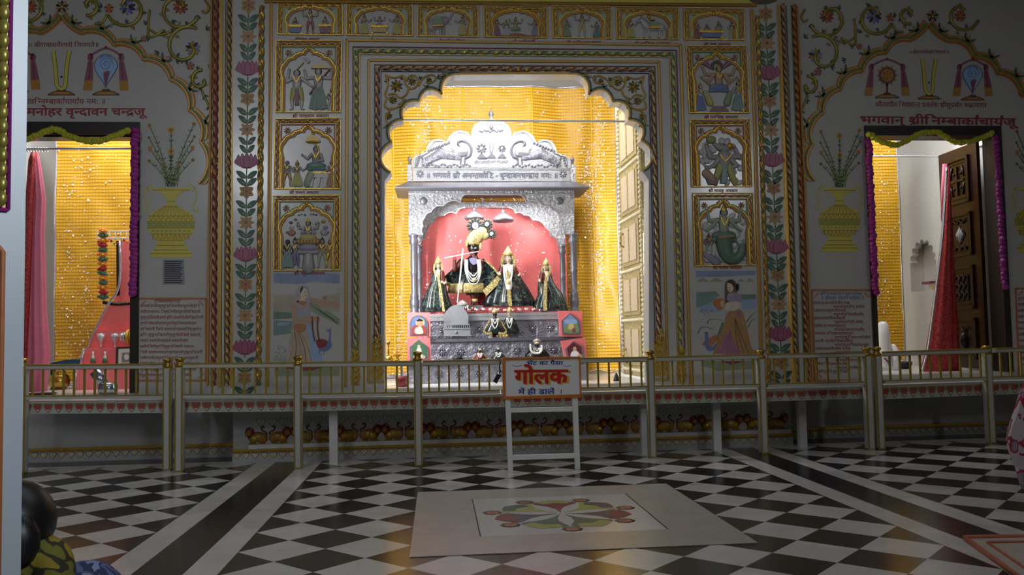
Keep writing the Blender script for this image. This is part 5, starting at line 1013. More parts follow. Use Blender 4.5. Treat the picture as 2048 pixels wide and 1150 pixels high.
def heartp(a,r0,r1,wd,k,kt):
    b=MB(); o=[(0,.0),(.3,.1),(.55,.32),(.72,.62),(.86,.92),(1,.8),(1.03,.45),(.93,.0)]; o=o+[(x,-y) for x,y in o[-2:0:-1]]
    tr=lambda x,y,z:(FC[0]+math.cos(a)*(r0+(r1-r0)*x)-math.sin(a)*y*wd,FC[1]+math.sin(a)*(r0+(r1-r0)*x)+math.cos(a)*y*wd,z)
    b.plate3([tr(x,y,.0044) for x,y in o],[tr(x,y,.003) for x,y in o],k); tp_=[(.8,.5),(.98,.75),(1.1,.5),(1.22,0),(1.1,-.5),(.98,-.75),(.8,-.5),(.9,0)]
    b.plate3([tr(x,y,.0052) for x,y in tp_],[tr(x,y,.003) for x,y in tp_],kt); b.build('petal',t)
for i,(k,kt) in enumerate((('darkred','lime'),('lime','plum'),('plum','darkred'),('inlaygreen','lime'),('inlaygreen','lime'),('plum','darkred'),('lime','leaf'))):
    a=math.pi/2-2*math.pi*i/7; heartp(a,.03,.34,.15,k,kt); b=MB(); a2=a-math.pi/7; b.lathe((FC[0]+math.cos(a2)*.41,FC[1]+math.sin(a2)*.41,.003),[(.056,0),(.056,.0016),(.034,.0018),(.02,.0019),(.001,.002)],['ochre','brown','ochre','red'],18,1,.1,8); b.build('roundel',t)
# ---------------------------------------------------------------- mat at the lower right
t=thing('floor_mat',tuple(G(2010,1120)),'cream floor mat with salmon border lines at lower right corner','mat'); b=MB()
mq=[G(1926,1081),G(2180,1076),G(2330,1180),G(2045,1168)]; mm=[q+Vector((0,0,.012)) for q in mq]; b.plate3(mm[::-1],[q for q in mq[::-1]],'matcloth'); b.build('cloth',t); b=MB()
ce=(mm[0]+mm[1]+mm[2]+mm[3])/4
for s in (.985,.72):
    q=[ce+(p-ce)*s+Vector((0,0,.003)) for p in mm]; b.tube(q+[q[0]],.014 if s>.9 else .009,'coral2',6,.6)
b.build('border',t)
# ---------------------------------------------------------------- near pillar
e=P(49,575,-5.4); a=R(35); tdir=Vector((-math.cos(a),-math.sin(a),0)); ndir=Vector((math.sin(a),-math.cos(a),0)); W_=.40
b=MB(); c0=[e,e+tdir*W_,e+tdir*W_-ndir*W_,e-ndir*W_]
b.rings([[Vector((p.x,p.y,0)) for p in c0],[Vector((p.x,p.y,ZT)) for p in c0]],'pillarstone',True,True,False); struct('pillar',b)
t=thing('gilded_relief',tuple(Vector((e.x,e.y,0))+tdir*.09+ndir*.01+Vector((0,0,1.2))),'gilded scale pattern relief strip on the near white pillar','wall ornament')
zb=1.05+(673-440)/FPX*1.92
b=MB(); s0=.031
def pq(s,z,o): return Vector((e.x,e.y,z))+tdir*s+ndir*o
for z0,z1,k,o in ((zb,3.2,'yellow',.004),):
    i=len(b.v); b.v+=[tuple(x) for x in (pq(s0,z0,o),pq(s0+.2,z0,o),pq(s0+.2,z1,o),pq(s0,z1,o),pq(s0,z0,.0015),pq(s0+.2,z0,.0015),pq(s0+.2,z1,.0015),pq(s0,z1,.0015))]
    for fc in ((0,1,2,3),(0,4,5,1),(3,7,4,0)): b.fc([i+j for j in fc],'goldpaint')
b.build('band',t); b=MB(); b.tube([pq(s0,zb,.006),pq(s0,3.2,.006)],.004,'magenta',6); b.tube([pq(s0,zb,.006),pq(s0+.2,zb,.006)],.004,'magenta',6); b.build('edging',t); b=MB()
for i in range(60):
    for j in range(4): z=zb+.02+i*.028; b.ball(pq(s0+.014+j*.022,z+(j%2)*.014,.016),(.012,.008,.016),'vinegold',8,5)
b.build('scale_relief',t)
b=MB(); zt=zb-.07
for s in (.038,): b.tube([pq(s+.1,zt,.002),pq(s+.008,zt,.002),pq(s,zt-.012,.002),pq(s,.1,.002)],.005,'orange',6)
t2=thing('painted_border',tuple(pq(.06,.5,.004)),'orange painted rounded border line low on the near white pillar','wall painting'); b.build('line',t2)
# ---------------------------------------------------------------- ceiling fan, only a blade tip in view
q=P(1560,-75,-1.9); t=thing('ceiling_fan',(q.x,-1.9,q.z),'grey ceiling fan with one blade tip dipping into top of view','fan'); b=MB(); b.lathe((q.x,-1.9,q.z-.05),[(.02,-.04),(.10,-.03),(.12,.02),(.10,.07),(.03,.09)],'fan',18); b.build('motor',t); b=MB(); b.tube([(q.x,-1.9,q.z+.03),(q.x,-1.9,ZT)],.012,'fan',8); b.build('rod',t)
for i in range(3):
    a=R(80+120*i); c,s=math.cos(a),math.sin(a); b=MB(); o=[(.11,-.04),(.3,-.09),(.58,-.10),(.64,-.06),(.66,0),(.64,.06),(.58,.10),(.3,.08),(.11,.04)]
    fr=[(q.x+c*x-s*y,-1.9+s*x+c*y,q.z-.02+y*.15) for x,y in o]; b.plate3(fr,[(x,y,z+.008) for x,y,z in fr],'fan'); b.build('blade',t)
# ================================================================ the sanctum
mat('olive','6a6a4a',.4); mat('rodsteel','d4d8dc',.3,.25); mat('sequin','ffffff',.12,.25,.02); mat('whitegloss','e9e9ee',.25,0,.03); mat('plumeeye','20303a',.35); mat('tan','c9b79a',.5)
def cloth(name,label,u0,u1,v0,v1,Yc_,k,nseq,grp=None,amp=.028,edges=(0,0),cat='curtain',seams=(),hem=True,top=True,seed=1,vb=None):
    A,B_=P(u0,v0,Yc_),P(u1,v1,Yc_); x0,x1,z1,z0=A.x,B_.x,A.z,(B_.z if vb is None else vb); r=random.Random(seed)
    t=thing(name,((x0+x1)/2,Yc_,z0),label,cat,grp); ph=[r.uniform(0,6) for _ in range(8)]; dg=[(r.uniform(-.9,.9),r.uniform(5,11),r.uniform(0,6)) for _ in range(5)]
    def yy(x,z):
        h=(z1-z)/(z1-z0); f=.35+.65*h
        y=amp*f*(.55*math.sin(x*7+ph[0])+.35*math.sin(x*13+ph[1]+.5*z)+.22*math.sin(x*23+ph[2]))
        for a,q,p in dg: y+=amp*.30*math.sin((x*math.cos(a)+z*math.sin(a))*q+p)**3
        return Yc_+y
    nx,nz=max(8,int((x1-x0)/.03)),max(10,int((z1-z0)/.045)); b=MB(); V=[[(x0+(x1-x0)*i/nx,yy(x0+(x1-x0)*i/nx,z0+(z1-z0)*j/nz),z0+(z1-z0)*j/nz+(.012*math.sin(i*.7) if j==0 else 0)) for i in range(nx+1)] for j in range(nz+1)]
    b.rings(V,k,False,False); b.rings([[(x,y+.006,z) for x,y,z in w_] for w_ in V],k,False,False); b.build('cloth',t)
    if hem:
        b=MB(); b.tube([(x,y-.004,z+.02) for x,y,z in V[0]],[.02]*(nx+1),'glitter',6,.3); b.build('hem',t)
        if edges[0]: b=MB(); b.tube([w_[0] for w_ in V],.012,'glitter',6); b.build('edge_trim',t)
        if edges[1]: b=MB(); b.tube([w_[-1] for w_ in V],.012,'glitter',6); b.build('edge_trim',t)
    if top: b=MB(); b.tube([(x,y-.003,z-.01) for x,y,z in V[-1]],.013,'glitter',6); b.build('heading',t)
    for s in seams:
        X=P(s,400,Yc_).x; b=MB(); zz=[z0+(z1-z0)*j/30 for j in range(31)]; b.tube([(X,yy(X,z)-.003,z) for z in zz],.012,'yellowseam',5,.3); b.build('seam',t)
    if nseq:
        b=MB(); cl=[(r.uniform(x0,x1),r.uniform(z0,z0+(z1-z0)*.9)) for _ in range(14)]
        for i in range(nseq):
            if r.random()<.62: c=r.choice(cl); x,z=r.gauss(c[0],.035),r.gauss(c[1],.32)
            else: x,z=r.uniform(x0,x1),r.uniform(z0,z1)
            if not(x0+.01<x<x1-.01 and z0+.03<z<z1-.03): continue
            R_=.0042+.008*r.random()**4; c=Vector((x,yy(x,z)-.008,z)); n=Vector((r.gauss(0,.3),-1,r.gauss(.15,.3))).normalized(); a=n.cross(Vector((0,0,1))).normalized(); e=a.cross(n); i0=len(b.v)
            b.v+=[tuple(c+(a*math.cos(q*1.0472)+e*math.sin(q*1.0472))*R_) for q in range(6)]; b.fc([i0+q for q in range(6)],'sequin')
        b.build('sequins',t,kind='stuff')
    return t,yy
mat('yellowseam','e0b010',.6)
CT=cloth('sequin_curtain','wide gold yellow sequinned curtain hanging behind the silver shrine',745,1243,170,744,2.49,'yellowcloth',3600,'yellow sequinned curtains',.05,(0,1),seams=(787,929,1067,1187),seed=3)
cloth('sequin_curtain','gold yellow sequinned curtain at back of the left doorway',112,312,255,735,2.42,'yellowcloth',900,'yellow sequinned curtains',.035,(1,0),seed=5,vb=FZ+.015)
cloth('sequin_curtain','narrow gold yellow sequinned curtain inside the right doorway',1690,1813,255,735,2.30,'yellowcloth',380,'yellow sequinned curtains',.02,(0,1),seed=8,vb=FZ+.04)
# curtain rods
def rod(label,A,B_,Yr): p,q=P(*A,Yr),P(*B_,Yr); t=thing('curtain_rod',p,label,'curtain rod'); b=MB(); b.tube([p,q],.0095,'rodsteel',10); b.build('tube',t); return t,p,q
rod('thin steel curtain rod crossing the central arch',(800,240),(1252,243),.78)
rt,p,q=rod('thin steel curtain rod across the left doorway',(20,297.5),(268,297),1.14)
b=MB()
for i in range(9): c=p+(q-p)*(.12+.022*i); b.tube([c+Vector((.0,.022*math.cos(k*.785),.022*math.sin(k*.785)-.01)) for k in range(9)],.004,'glitter',5)
b.build('ring',rt)
rod('thin steel curtain rod across the right doorway',(1740,312),(upx(SX,1.95),313.5),1.95)
# rod bracket at the right end of the arch rod, pale gilded door leaf folded in
H2=P(1289,600,YC+TH+.03); F2=P(1244,600,YC+TH+.92)
t=thing('gilded_door_leaf',(H2.x,H2.y,P(1292,756,H2.y).z),'open pale gilded door leaf studded with beads on right side of the arch','door leaf')
dz0=P(1292,756,H2.y).z; dz1=3.45; dd=(F2-H2); dd.z=0; dn=Vector((dd.y,-dd.x,0)).normalized()*-1
if dn.x>0: dn=-dn
def gl_(s,z,o): v=H2+dd*s+dn*o; return Vector((v.x,v.y,z))
def gbox(mb,s0,s1,z0,z1,o0,o1,k):
    p=[gl_(s,z,o) for o in (o0,o1) for s,z in ((s0,z0),(s1,z0),(s1,z1),(s0,z1))]; i=len(mb.v); mb.v+=[tuple(x) for x in p]
    for f in ((0,1,2,3),(4,7,6,5),(0,4,5,1),(1,5,6,2),(2,6,7,3),(3,7,4,0)): mb.fc([i+j for j in f],k)
b=MB(); gbox(b,0,1,dz0,dz1,-.04,0,'chasedgold'); b.build('board',t)
zs=[dz0+.06,P(1285,640,1.2).z,P(1280,540,1.2).z,P(1278,435,1.2).z,P(1276,330,1.2).z,dz1-.05]
for z0,z1 in zip(zs,zs[1:]):
    b=MB(); gbox(b,.12,.88,z0+.05,z1-.05,0,.014,'chasedgold'); gbox(b,.2,.8,z0+.09,z1-.09,.014,.022,'tan'); gbox(b,.48,.52,z0+.09,z1-.09,.022,.03,'chasedgold'); b.build('panel',t)
b=MB()
for z in zs:
    for i in range(15): b.ball(gl_(.06+.88*i/14,z,.01),.018,'cream',8,5)
for i in range(60):
    z=dz0+.03+(dz1-dz0-.06)*i/59
    for s in (.03,.97): b.ball(gl_(s,z,.008),.02,'cream',7,5)
b.build('bead_border',t,kind='stuff')
b=MB(); 
for z in (P(1262,478,1.3).z,P(1264,712,1.3).z): b.tube([gl_(.75,z+.07,.02),gl_(.72,z+.05,.06),gl_(.72,z-.05,.06),gl_(.75,z-.07,.02)],.009,'brass',8)
b.build('handle',t,label='brass pull handles')
# ---------------------------------------------------------------- tiered silver altar
def X_(u,v,Yx): return P(u,v,Yx).x
t=thing('tiered_altar',(X_(995,700,1.4),1.4,FZ),'tiered grey silver altar with embossed rosettes under the shrine','altar')
TZ=[P(1000,722.5,1.36).z,P(1000,676,1.5).z,P(1000,626,1.75).z]
for i,(y0,u0,u1,zt) in enumerate(((1.25,817,1173,TZ[0]),(1.5,827,1162,TZ[1]),(1.75,834,1154,TZ[2]))):
    x0,x1=X_(u0,700,y0),X_(u1,700,y0); zb_=FZ if i==0 else TZ[i-1]; b=MB(); b.bx(x0,x1,y0+.015,2.33,zb_+.001,zt-.03,'chasedark'); b.bx(x0-.02,x1+.02,y0-.01,2.33,zt-.03,zt,'dullsilver' if i<2 else 'silver')
    if i==2: b.bx(x0-.02,x1+.02,y0-.005,y0+.02,zt-.075,zt-.03,'silver')
    b.build('tier',t)
    n=9; zc=(zb_+zt-.03)/2-(.02 if i==2 else 0)
    for j in range(n):
        b=MB(); x=x0+(x1-x0)*(j+.5)/n; r=.045
        for q in range(8): a=q*math.pi/4; b.ball((x+math.cos(a)*r*.6,y0+.015,zc+math.sin(a)*r*.6),(r*.38,.012,r*.2),'dullsilver',8,5,Matrix.Rotation(-a,3,'Y'))
        b.ball((x,y0+.014,zc),(.013,.016,.013),'silver',8,5); b.build('rosette',t)
# ---------------------------------------------------------------- silver shrine canopy
YF,YR=1.9,2.34
t=thing('silver_shrine',(X_(985,600,YF),2.1,TZ[2]),'tall embossed silver shrine canopy with peacock pediment on turned columns','shrine')
OL=[(827,336),(844,310),(853,306),(893.5,286),(944.5,275.5),(977,245),(982,236)]; OLs=[.3,.1,.34,.34,.3,-.1]
left=[]
for p,q,s in zip(OL,OL[1:],OLs): left+=arc(p,q,s,8)[:-1]
right=[(1965.4-u,v+.6) for u,v in left[::-1]]
out=left+[(982.5,235)]+right; ar=[(u,v) for u,v in out]
b=MB(); b.plate(out,YF,.02,'silver',None,.03); cen=(983,320)
b.build('pediment',t); b=MB(); b.stroke(out,3,YF-.02,.012,'silver',0); b.stroke([(cen[0]+(u-cen[0])*.965,cen[1]+6+(v-cen[1]-6)*.955) for u,v in out],1.2,YF-.02,.006,'dullsilver',0); b.build('pediment_rim',t)
for s in (0,1):
    m=(lambda u,v:(u,v)) if s==0 else (lambda u,v:(1965.4-u,v+.5)); b=MB(); yp=YF-.022
    b.cap(m(850,324),m(884,306),7,11,yp,'chasedark'); b.cap(m(884,307),m(918,315),11,6,yp,'chasedark'); b.cap(m(845,315),m(852,328),3,6,yp,'dullsilver'); b.cap(m(912,305),m(928,304),8,9,yp,'silver',.01); b.cap(m(905,297),m(914,303),3,7,yp,'silver',.01)
    b.vine([m(930,316),m(939,312),m(943,300),m(938,288),m(926,282),m(917,284),m(916,290)],2.6,yp,'dullsilver'); b.cap(m(916,290),m(920,293),2.6,1,yp,'dullsilver')
    for x in (922,930): b.cap(m(x,318),m(x-1,328),2,1.4,yp,'dullsilver')
    b.build('peacock_relief',t); b=MB()
    for i in range(16): b.ell(*m(846+i*6.2,331+2*math.sin(i*1.7)),3.4,2.2,.012,yp,'dullsilver',8,5,rot=40*(-1)**i)
    for i in range(8): b.ell(*m(858+i*5.6,302-i*2.3),3,3.4,.012,yp,'dullsilver',8,5,rot=30*(-1)**i)
    for i in range(5): b.ell(*m(834+i*1.6,330-i*5),2.6,3,.012,yp,'dullsilver',8,5)
    b.build('scroll_relief',t)
b=MB(); yp=YF-.021
for i in range(10): b.ell(960+i*4.9,262+1.5*math.sin(i*2),2.2,3.6,.01,yp,'dullsilver',8,5,rot=35*(-1)**i)
b.ell(982.5,254,4,7,.012,yp,'dullsilver'); b.cap((958,316),(972,316),3,3,yp,'dullsilver')
for u,r in ((963,12),(1004,9)):
    for i in range(8): a=i*math.pi/4; b.ell(u+math.cos(a)*r*.62,297-math.sin(a)*r*.62,r*.3,r*.22,.012,yp,'dullsilver',8,5,rot=math.degrees(a))
    b.ell(u,297,r*.35,r*.35,.016,yp,'silver')
b.build('emblem_relief',t)
for u in (963,983,1004): b=MB(); b.plate([(u-9,316),(u+9,316),(u+5,311),(u+2,308),(u-2,308),(u-5,311)],yp,.01,'dullsilver'); b.build('emblem_base',t)
b=MB(); b.stroke([(979,285),(980.5,300),(983,307),(985.5,300),(987,285)],1.6,yp,.01,'dullsilver'); b.build('forked_mark',t)
b=MB(); text(b,'श्रीसर्वेश्वर राधामाधव',954,275.5,4.5,yp,'dullsilver',58,.004); text(b,'श्रीराधासर्वेश्वरो विजयते',949,327,4.6,yp,'dullsilver',67,.004); b.build('lettering',t)
b=MB(); b.plate([(826,337),(1139,337.5),(1139.5,363),(826,362)],YF,.02,'silver',None,.03)
for v in (338,361.5): b.line((826,v),(1139,v+.5),YF-.02,2,.01,'silver')
b.build('name_plate',t); b=MB(); text(b,'॥ भगवते श्री अनन्तकोटि - वृन्दावनचन्द्राय नमः ॥',852,355.5,9,YF-.02,'dullsilver',264,.006,True,.001); b.build('lettering',t)
for u in (840.5,1126):
    b=MB()
    for i in range(8): a=i*math.pi/4; b.ell(u+math.cos(a)*5,348-math.sin(a)*5,3.4,2,.012,YF-.02,'dullsilver',8,5,rot=math.degrees(a))
    b.ell(u,348,2.6,2.6,.016,YF-.02,'silver'); b.build('rosette',t)
def spire(u,v0,v1,r):
    c=P(u,v1,YF); h=P(u,v0,YF).z-c.z; b=MB(); k=kk(YF); b.lathe((c.x,YF+.01,c.z),[(r*k*.7,0),(r*k*.7,h*.15),(r*k*.4,h*.2),(r*k*.8,h*.27),(r*k*.5,h*.36),(r*k,h*.5),(r*k*.9,h*.6),(r*k*.3,h*.8),(.001,h)],'dullsilver',14); b.build('finial',t)
spire(982.5,216,242,5.5); spire(819.5,308,330,4.5); spire(1145,309,331,4.5)
b=MB()
for u0,u1 in ((815,824.5),(1140,1150)): b.plate([(u0,330),(u1,330),(u1,364),(u0,364)],YF,.025,'chased',None,.03)
b.build('corner_block',t)
# sloping eave round three sides
zt_,zb_=P(985,364,YF).z,P(985,373.5,YF-.2).z; xl,xr=X_(814,370,YF),X_(1151,370,YF)
b=MB(); b.rings([[(xl-.12,YF-.2,zb_-.012),(xr+.12,YF-.2,zb_-.012),(xr+.12,2.35,zb_-.012),(xl-.12,2.35,zb_-.012)],[(xl-.12,YF-.2,zb_),(xr+.12,YF-.2,zb_),(xr+.12,2.35,zb_),(xl-.12,2.35,zb_)],[(xl,YF-.02,zt_),(xr,YF-.02,zt_),(xr,2.34,zt_),(xl,2.34,zt_)]],'dullsilver',True,True,False); b.build('eave',t)
b=MB(); b.plate([(817,372),(1148,372.5),(1148,389),(817,388)],YF,.015,'chased',None,.06); b.line((817,388),(1148,389),YF-.015,2,.012,'silver'); b.line((817,375),(1148,375.5),YF-.015,2,.012,'silver'); b.build('lintel',t)
FLc=[(934,388),(921,405),(886,412),(862,424),(849,436),(846,452),(846,470)]; c_=[]
for p,q in zip(FLc,FLc[1:]): c_+=arc(q,p,.2,6)[::-1][:-1]
c_.append((846,470))
FRc=[(1033,389),(1052,405),(1086,412),(1104,421),(1118,434),(1121,452),(1127,468)]; d_=[]
for p,q in zip(FRc,FRc[1:]): d_+=arc(p,q,.2,6)[:-1]
d_.append((1127,468))
b=MB(); b.plate([(817,388)]+c_+[(834,470),(817,470)],YF,.012,'chased',None,.03); b.stroke(c_,2.2,YF-.012,.01,'silver',0); b.ell(847,402,8,8,.02,YF-.012,'dullsilver'); b.build('arch_spandrel',t)
b=MB(); b.plate([(1148,389)]+d_+[(1148,468)],YF,.012,'chased',None,.03); b.stroke(d_,2.2,YF-.012,.01,'silver',0); b.ell(1119,402,8,8,.02,YF-.012,'dullsilver'); b.build('arch_spandrel',t)
BLc=[(931,416),(912,427),(889,431),(868,444),(856,460),(851,477),(840,492)]; e_=[]
for p,q in zip(BLc,BLc[1:]): e_+=arc(q,p,.2,6)[::-1][:-1]
e_.append((840,492))
BRc=[(1018,416),(1031,426),(1048,430),(1065,440),(1091,456),(1100,471),(1116,491)]; f_=[]
for p,q in zip(BRc,BRc[1:]): f_+=arc(p,q,.2,6)[:-1]
f_.append((1116,491))
b=MB(); b.plate([(834,405),(931,405)]+e_+[(833,492)],YR-.1,.01,'chased',None,.02); b.stroke(e_,2,YR-.11,.008,'silver',0); b.build('rear_arch',t)
b=MB(); b.plate([(1018,405)]+f_+[(1130,491),(1130,405)],YR-.1,.01,'chased',None,.02); b.stroke(f_,2,YR-.11,.008,'silver',0); b.build('rear_arch',t)
b=MB(); b.plate([(888,404),(1087,404),(1087,415.5),(888,415.5)],YR-.1,.016,'chased',None,.03); b.line((888,404.5),(1087,404.5),YR-.116,1.6,.006,'silver'); b.build('rear_beam',t)
def column(u,v0,Yc_,r):
    top=P(u,v0,Yc_); z0=TZ[2]; h=top.z-z0; b=MB(); pr=[(1.5,0),(1.5,.03),(1.1,.05),(1.35,.1),(1.45,.16),(1.1,.21),(1.3,.23),(.9,.26),(.95,.5),(1.15,.52),(.9,.55),(1.0,.6),(.9,.86),(1.25,.88),(1.3,.92),(1,.95),(1.4,.97),(1.4,1)]
    b.lathe((top.x,Yc_,z0),[(r*a,h*z) for a,z in pr],'dullsilver',16); b.build('column',t)
column(827,468,YF+.03,.036); column(1146,466,YF+.03,.036); column(838,490,YR-.09,.032); column(1124,490,YR-.09,.032)
# coral backdrop
cloth('shrine_backdrop','crumpled coral pink cloth hung inside the silver shrine behind the idols',832,1136,404,627,YR+.025,'coral',420,None,.02,cat='backdrop cloth',hem=False,top=False,seed=11,vb=TZ[2]+.016)
# hanging silver parasols
for u,v0,v1,r,lb in ((948.5,404,439.5,20,'left silver bell shaped parasol hanging under the shrine arch'),(1006.5,405,443.5,22,'right silver bell shaped parasol hanging under the shrine arch')):
    c=P(u,v1,2.12); k=kk(2.12); h=P(u,v0,2.12).z-c.z; q=thing('hanging_parasol',c,lb,'parasol','silver parasols in the shrine'); b=MB(); b.lathe(c,[(r*k*.9,0),(r*k,.012),(r*k*.98,.03),(r*k*.8,.05),(r*k*.5,.075),(r*k*.2,.1),(r*k*.12,.115),(r*k*.2,.125),(r*k*.05,.14)],'dullsilver',20); b.build('dome',q); b=MB(); b.tube([c+Vector((0,0,.13)),c+Vector((0,0,h))],.006,'dullsilver',6); b.build('rod',q)
# ---------------------------------------------------------------- idols
def rings_ell(b,u,v,ru,rv,dp,Yq,k,**kw): b.ell(u,v,ru,rv,dp,Yq,k,**kw)
def face(t,u,v,w,Yq,skin,white=True,s=1.):
    b=MB(); k=kk(Yq)
    for d in (-1,1): b.ell(u+d*w*.36,v-1*s,w*.24,w*.15,.004,Yq,'ivory',8,5)
    b.build('eye_white',t); b=MB()
    for d in (-1,1): b.ell(u+d*w*.36,v-1*s,w*.1,w*.12,.004,Yq-.002,'black',8,5)
    b.build('pupil',t); b=MB(); b.cap((u,v-w*.1),(u,v+w*.35),w*.09,w*.14,Yq,skin); b.build('nose',t); b=MB(); b.ell(u,v+w*.68,w*.3,w*.09,.004,Yq,'red',8,5); b.build('mouth',t)
    b=MB(); b.ell(u,v-w*.55,w*.08,w*.24,.003,Yq,'signyellow',8,5); b.build('brow_mark',t)
def hand(b,u,v,Yq,k,d,r=3.):
    b.ell(u,v,r,r*1.1,.012,Yq,k)
    for i in range(4): b.cap((u+(i-1.5)*r*.5,v-r*.6),(u+(i-1.5)*r*.55+d,v-r*(1.5+.25*(1.5-abs(i-1.5)))),r*.24,r*.2,Yq,k,0,1,6)
    b.cap((u+d*r*.8,v+r*.2),(u+d*r*1.5,v-r*.4),r*.26,r*.2,Yq,k,0,1,6)
def strand(b,pts,r,Yq,k='beadwhite',yo=0): q=catm(pts,5); b.tube([(P(u,v,Yq).x,Yq-yo,P(u,v,Yq).z) for u,v in q],r,k,6)
YI=2.04
t=thing('flute_idol',P(950,618,YI),'tall dark flute playing idol in black cape with gold border, peacock plume crown','idol')
b=MB(); b.loft([(590,932,966,.06),(565,928,968,.08),(540,928,965,.085),(522,924,964,.075),(516,934,957,.05),(510,941,954,.035),(506,939,956,.05),(500,935.5,958.5,.062),(493,935,959,.066),(486,938,956,.055),(481,943,951,.03)],YI,'facedark',20); b.build('body',t)
face(t,947,497,10,YI-.062,'facedark')
for pts,nm in (([(926,523),(909,541),(909,521)],'arm'),([(963,524),(962,538),(944,509)],'arm')):
    b=MB(); b.cap(pts[0],pts[1],5.5,4.5,YI-.03,'maroonskin',.03,1); b.cap(pts[1],pts[2],4.5,3.2,YI-.03,'maroonskin',.06,1); hand(b,pts[2][0],pts[2][1]-2,YI-.09,'red' if pts[2][0]<920 else 'maroonskin',1,3.4); b.build(nm,t)
b=MB(); b.cap((944,582),(949,600),8,5.5,YI,'maroonskin',.02,1); b.cap((949,600),(956,613),5.5,3.5,YI,'maroonskin',.03,1); b.cap((957,614),(950,616),3.5,2.5,YI,'silver',.05,1); b.build('leg',t)
b=MB(); b.cap((958,582),(948,600),8,5.5,YI,'maroonskin',.0,1); b.cap((948,600),(944,614),5.5,3.5,YI,'maroonskin',.0,1); b.build('leg',t)
b=MB(); b.loft([(603.5,944,956,.035,-.03),(598,943,956,.038,-.03)],YI,'tinsel',14); b.build('anklet',t)
b=MB(); b.loft([(584,897,969,.13),(575,897,971,.13),(555,912,968,.11),(546,926,966,.09)],YI,'brocade',28,.05,11); b.build('skirt',t)
b=MB(); b.loft([(586,896,970,.136),(579,896,971.5,.136),(569,898,972,.133),(567.5,899,971.5,.128)],YI,'goldlace',28,.05,11); b.build('skirt_border',t)
b=MB(); b.plate(catm([(921,517),(905,538),(888,555),(893,568),(915,574),(930,560),(932,535)],3,True),YI+.02,.02,'brocade',None,.02); b.plate(catm([(965,517),(985,533),(1001,552),(988,572),(971,588),(964,566),(958,540)],3,True),YI-.05,.02,'brocade',None,.02); b.build('cape',t)
b=MB(); b.stroke([(969,520),(986,535),(1000,553)],3.5,YI-.07,.006,'goldlace'); b.stroke([(999,556),(985,571),(969,586)],13,YI-.07,.007,'goldlace'); b.stroke([(888,557),(893,567),(912,572)],8,YI,.006,'goldlace'); b.build('cape_border',t)
b=MB(); b.plate([(956,584),(970,584),(971,610),(960,614),(953,600)],YI+.08,.01,'crimson'); b.build('red_cloth',t)
b=MB(); b.loft([(490,931,961,.062),(484,930,963,.072),(476,933,970,.07),(468,938,975,.06),(460,945,976,.045),(454,950,972,.02)],YI,'tinsel',18,.05,7); b.ell(968,472,11,9,.05,YI,'tinsel'); b.ell(934,487,3,8,.04,YI-.03,'tinsel'); b.ell(961,493,3,8,.04,YI-.03,'tinsel'); b.build('crown',t)
for u,v,r in ((950.5,452,17.5),(974,449,12),(983,468,10.5)):
    b=MB()
    for i in range(24): a=i*math.pi/12; b.ell(u+math.cos(a)*r*.7,v-math.sin(a)*r*.7,r*.32,r*.12,.012,YI-.01,'olive' if i%2 else 'plumeeye',8,5,rot=math.degrees(a))
    b.ell(u,v,r*.5,r*.5,.016,YI-.02,'navy'); b.ell(u,v,r*.38,r*.38,.02,YI-.025,'beadwhite'); b.ell(u,v,r*.12,r*.12,.024,YI-.028,'red',8,5); b.build('plume',t)
b=MB()
for i,(dx,vb_) in enumerate(((0,568),(2,563),(4,558),(6,552))): strand(b,[(929+dx,519),(930+dx,540),(938+dx*.6,vb_-5),(947,vb_),(956-dx*.6,vb_-5),(962-dx,540),(960-dx,519)],.0052,YI-.13)
b.build('pearl_strands',t); b=MB(); b.plate(catm([(938,518),(950,516),(956,524),(946,530)],3,True),YI-.1,.01,'lilac'); b.ell(948,559,5,4,.012,YI-.14,'tinsel'); b.build('pendant',t)
a_,c_=P(889,516,YI-.11),P(957,503,YI-.11); t=thing('flute',a_,'slender silver flute held level at the mouth of the tall dark idol','flute'); b=MB(); b.tube([a_,c_],.006,'whitegloss',8); b.build('tube',t)
a_,c_=P(926,497,YI-.15),P(915,606,YI-.19); t=thing('staff',c_,'tall white staff leaning before the flute playing idol','staff'); b=MB(); b.tube([c_,a_],.008,'whitegloss',8); b.build('rod',t)
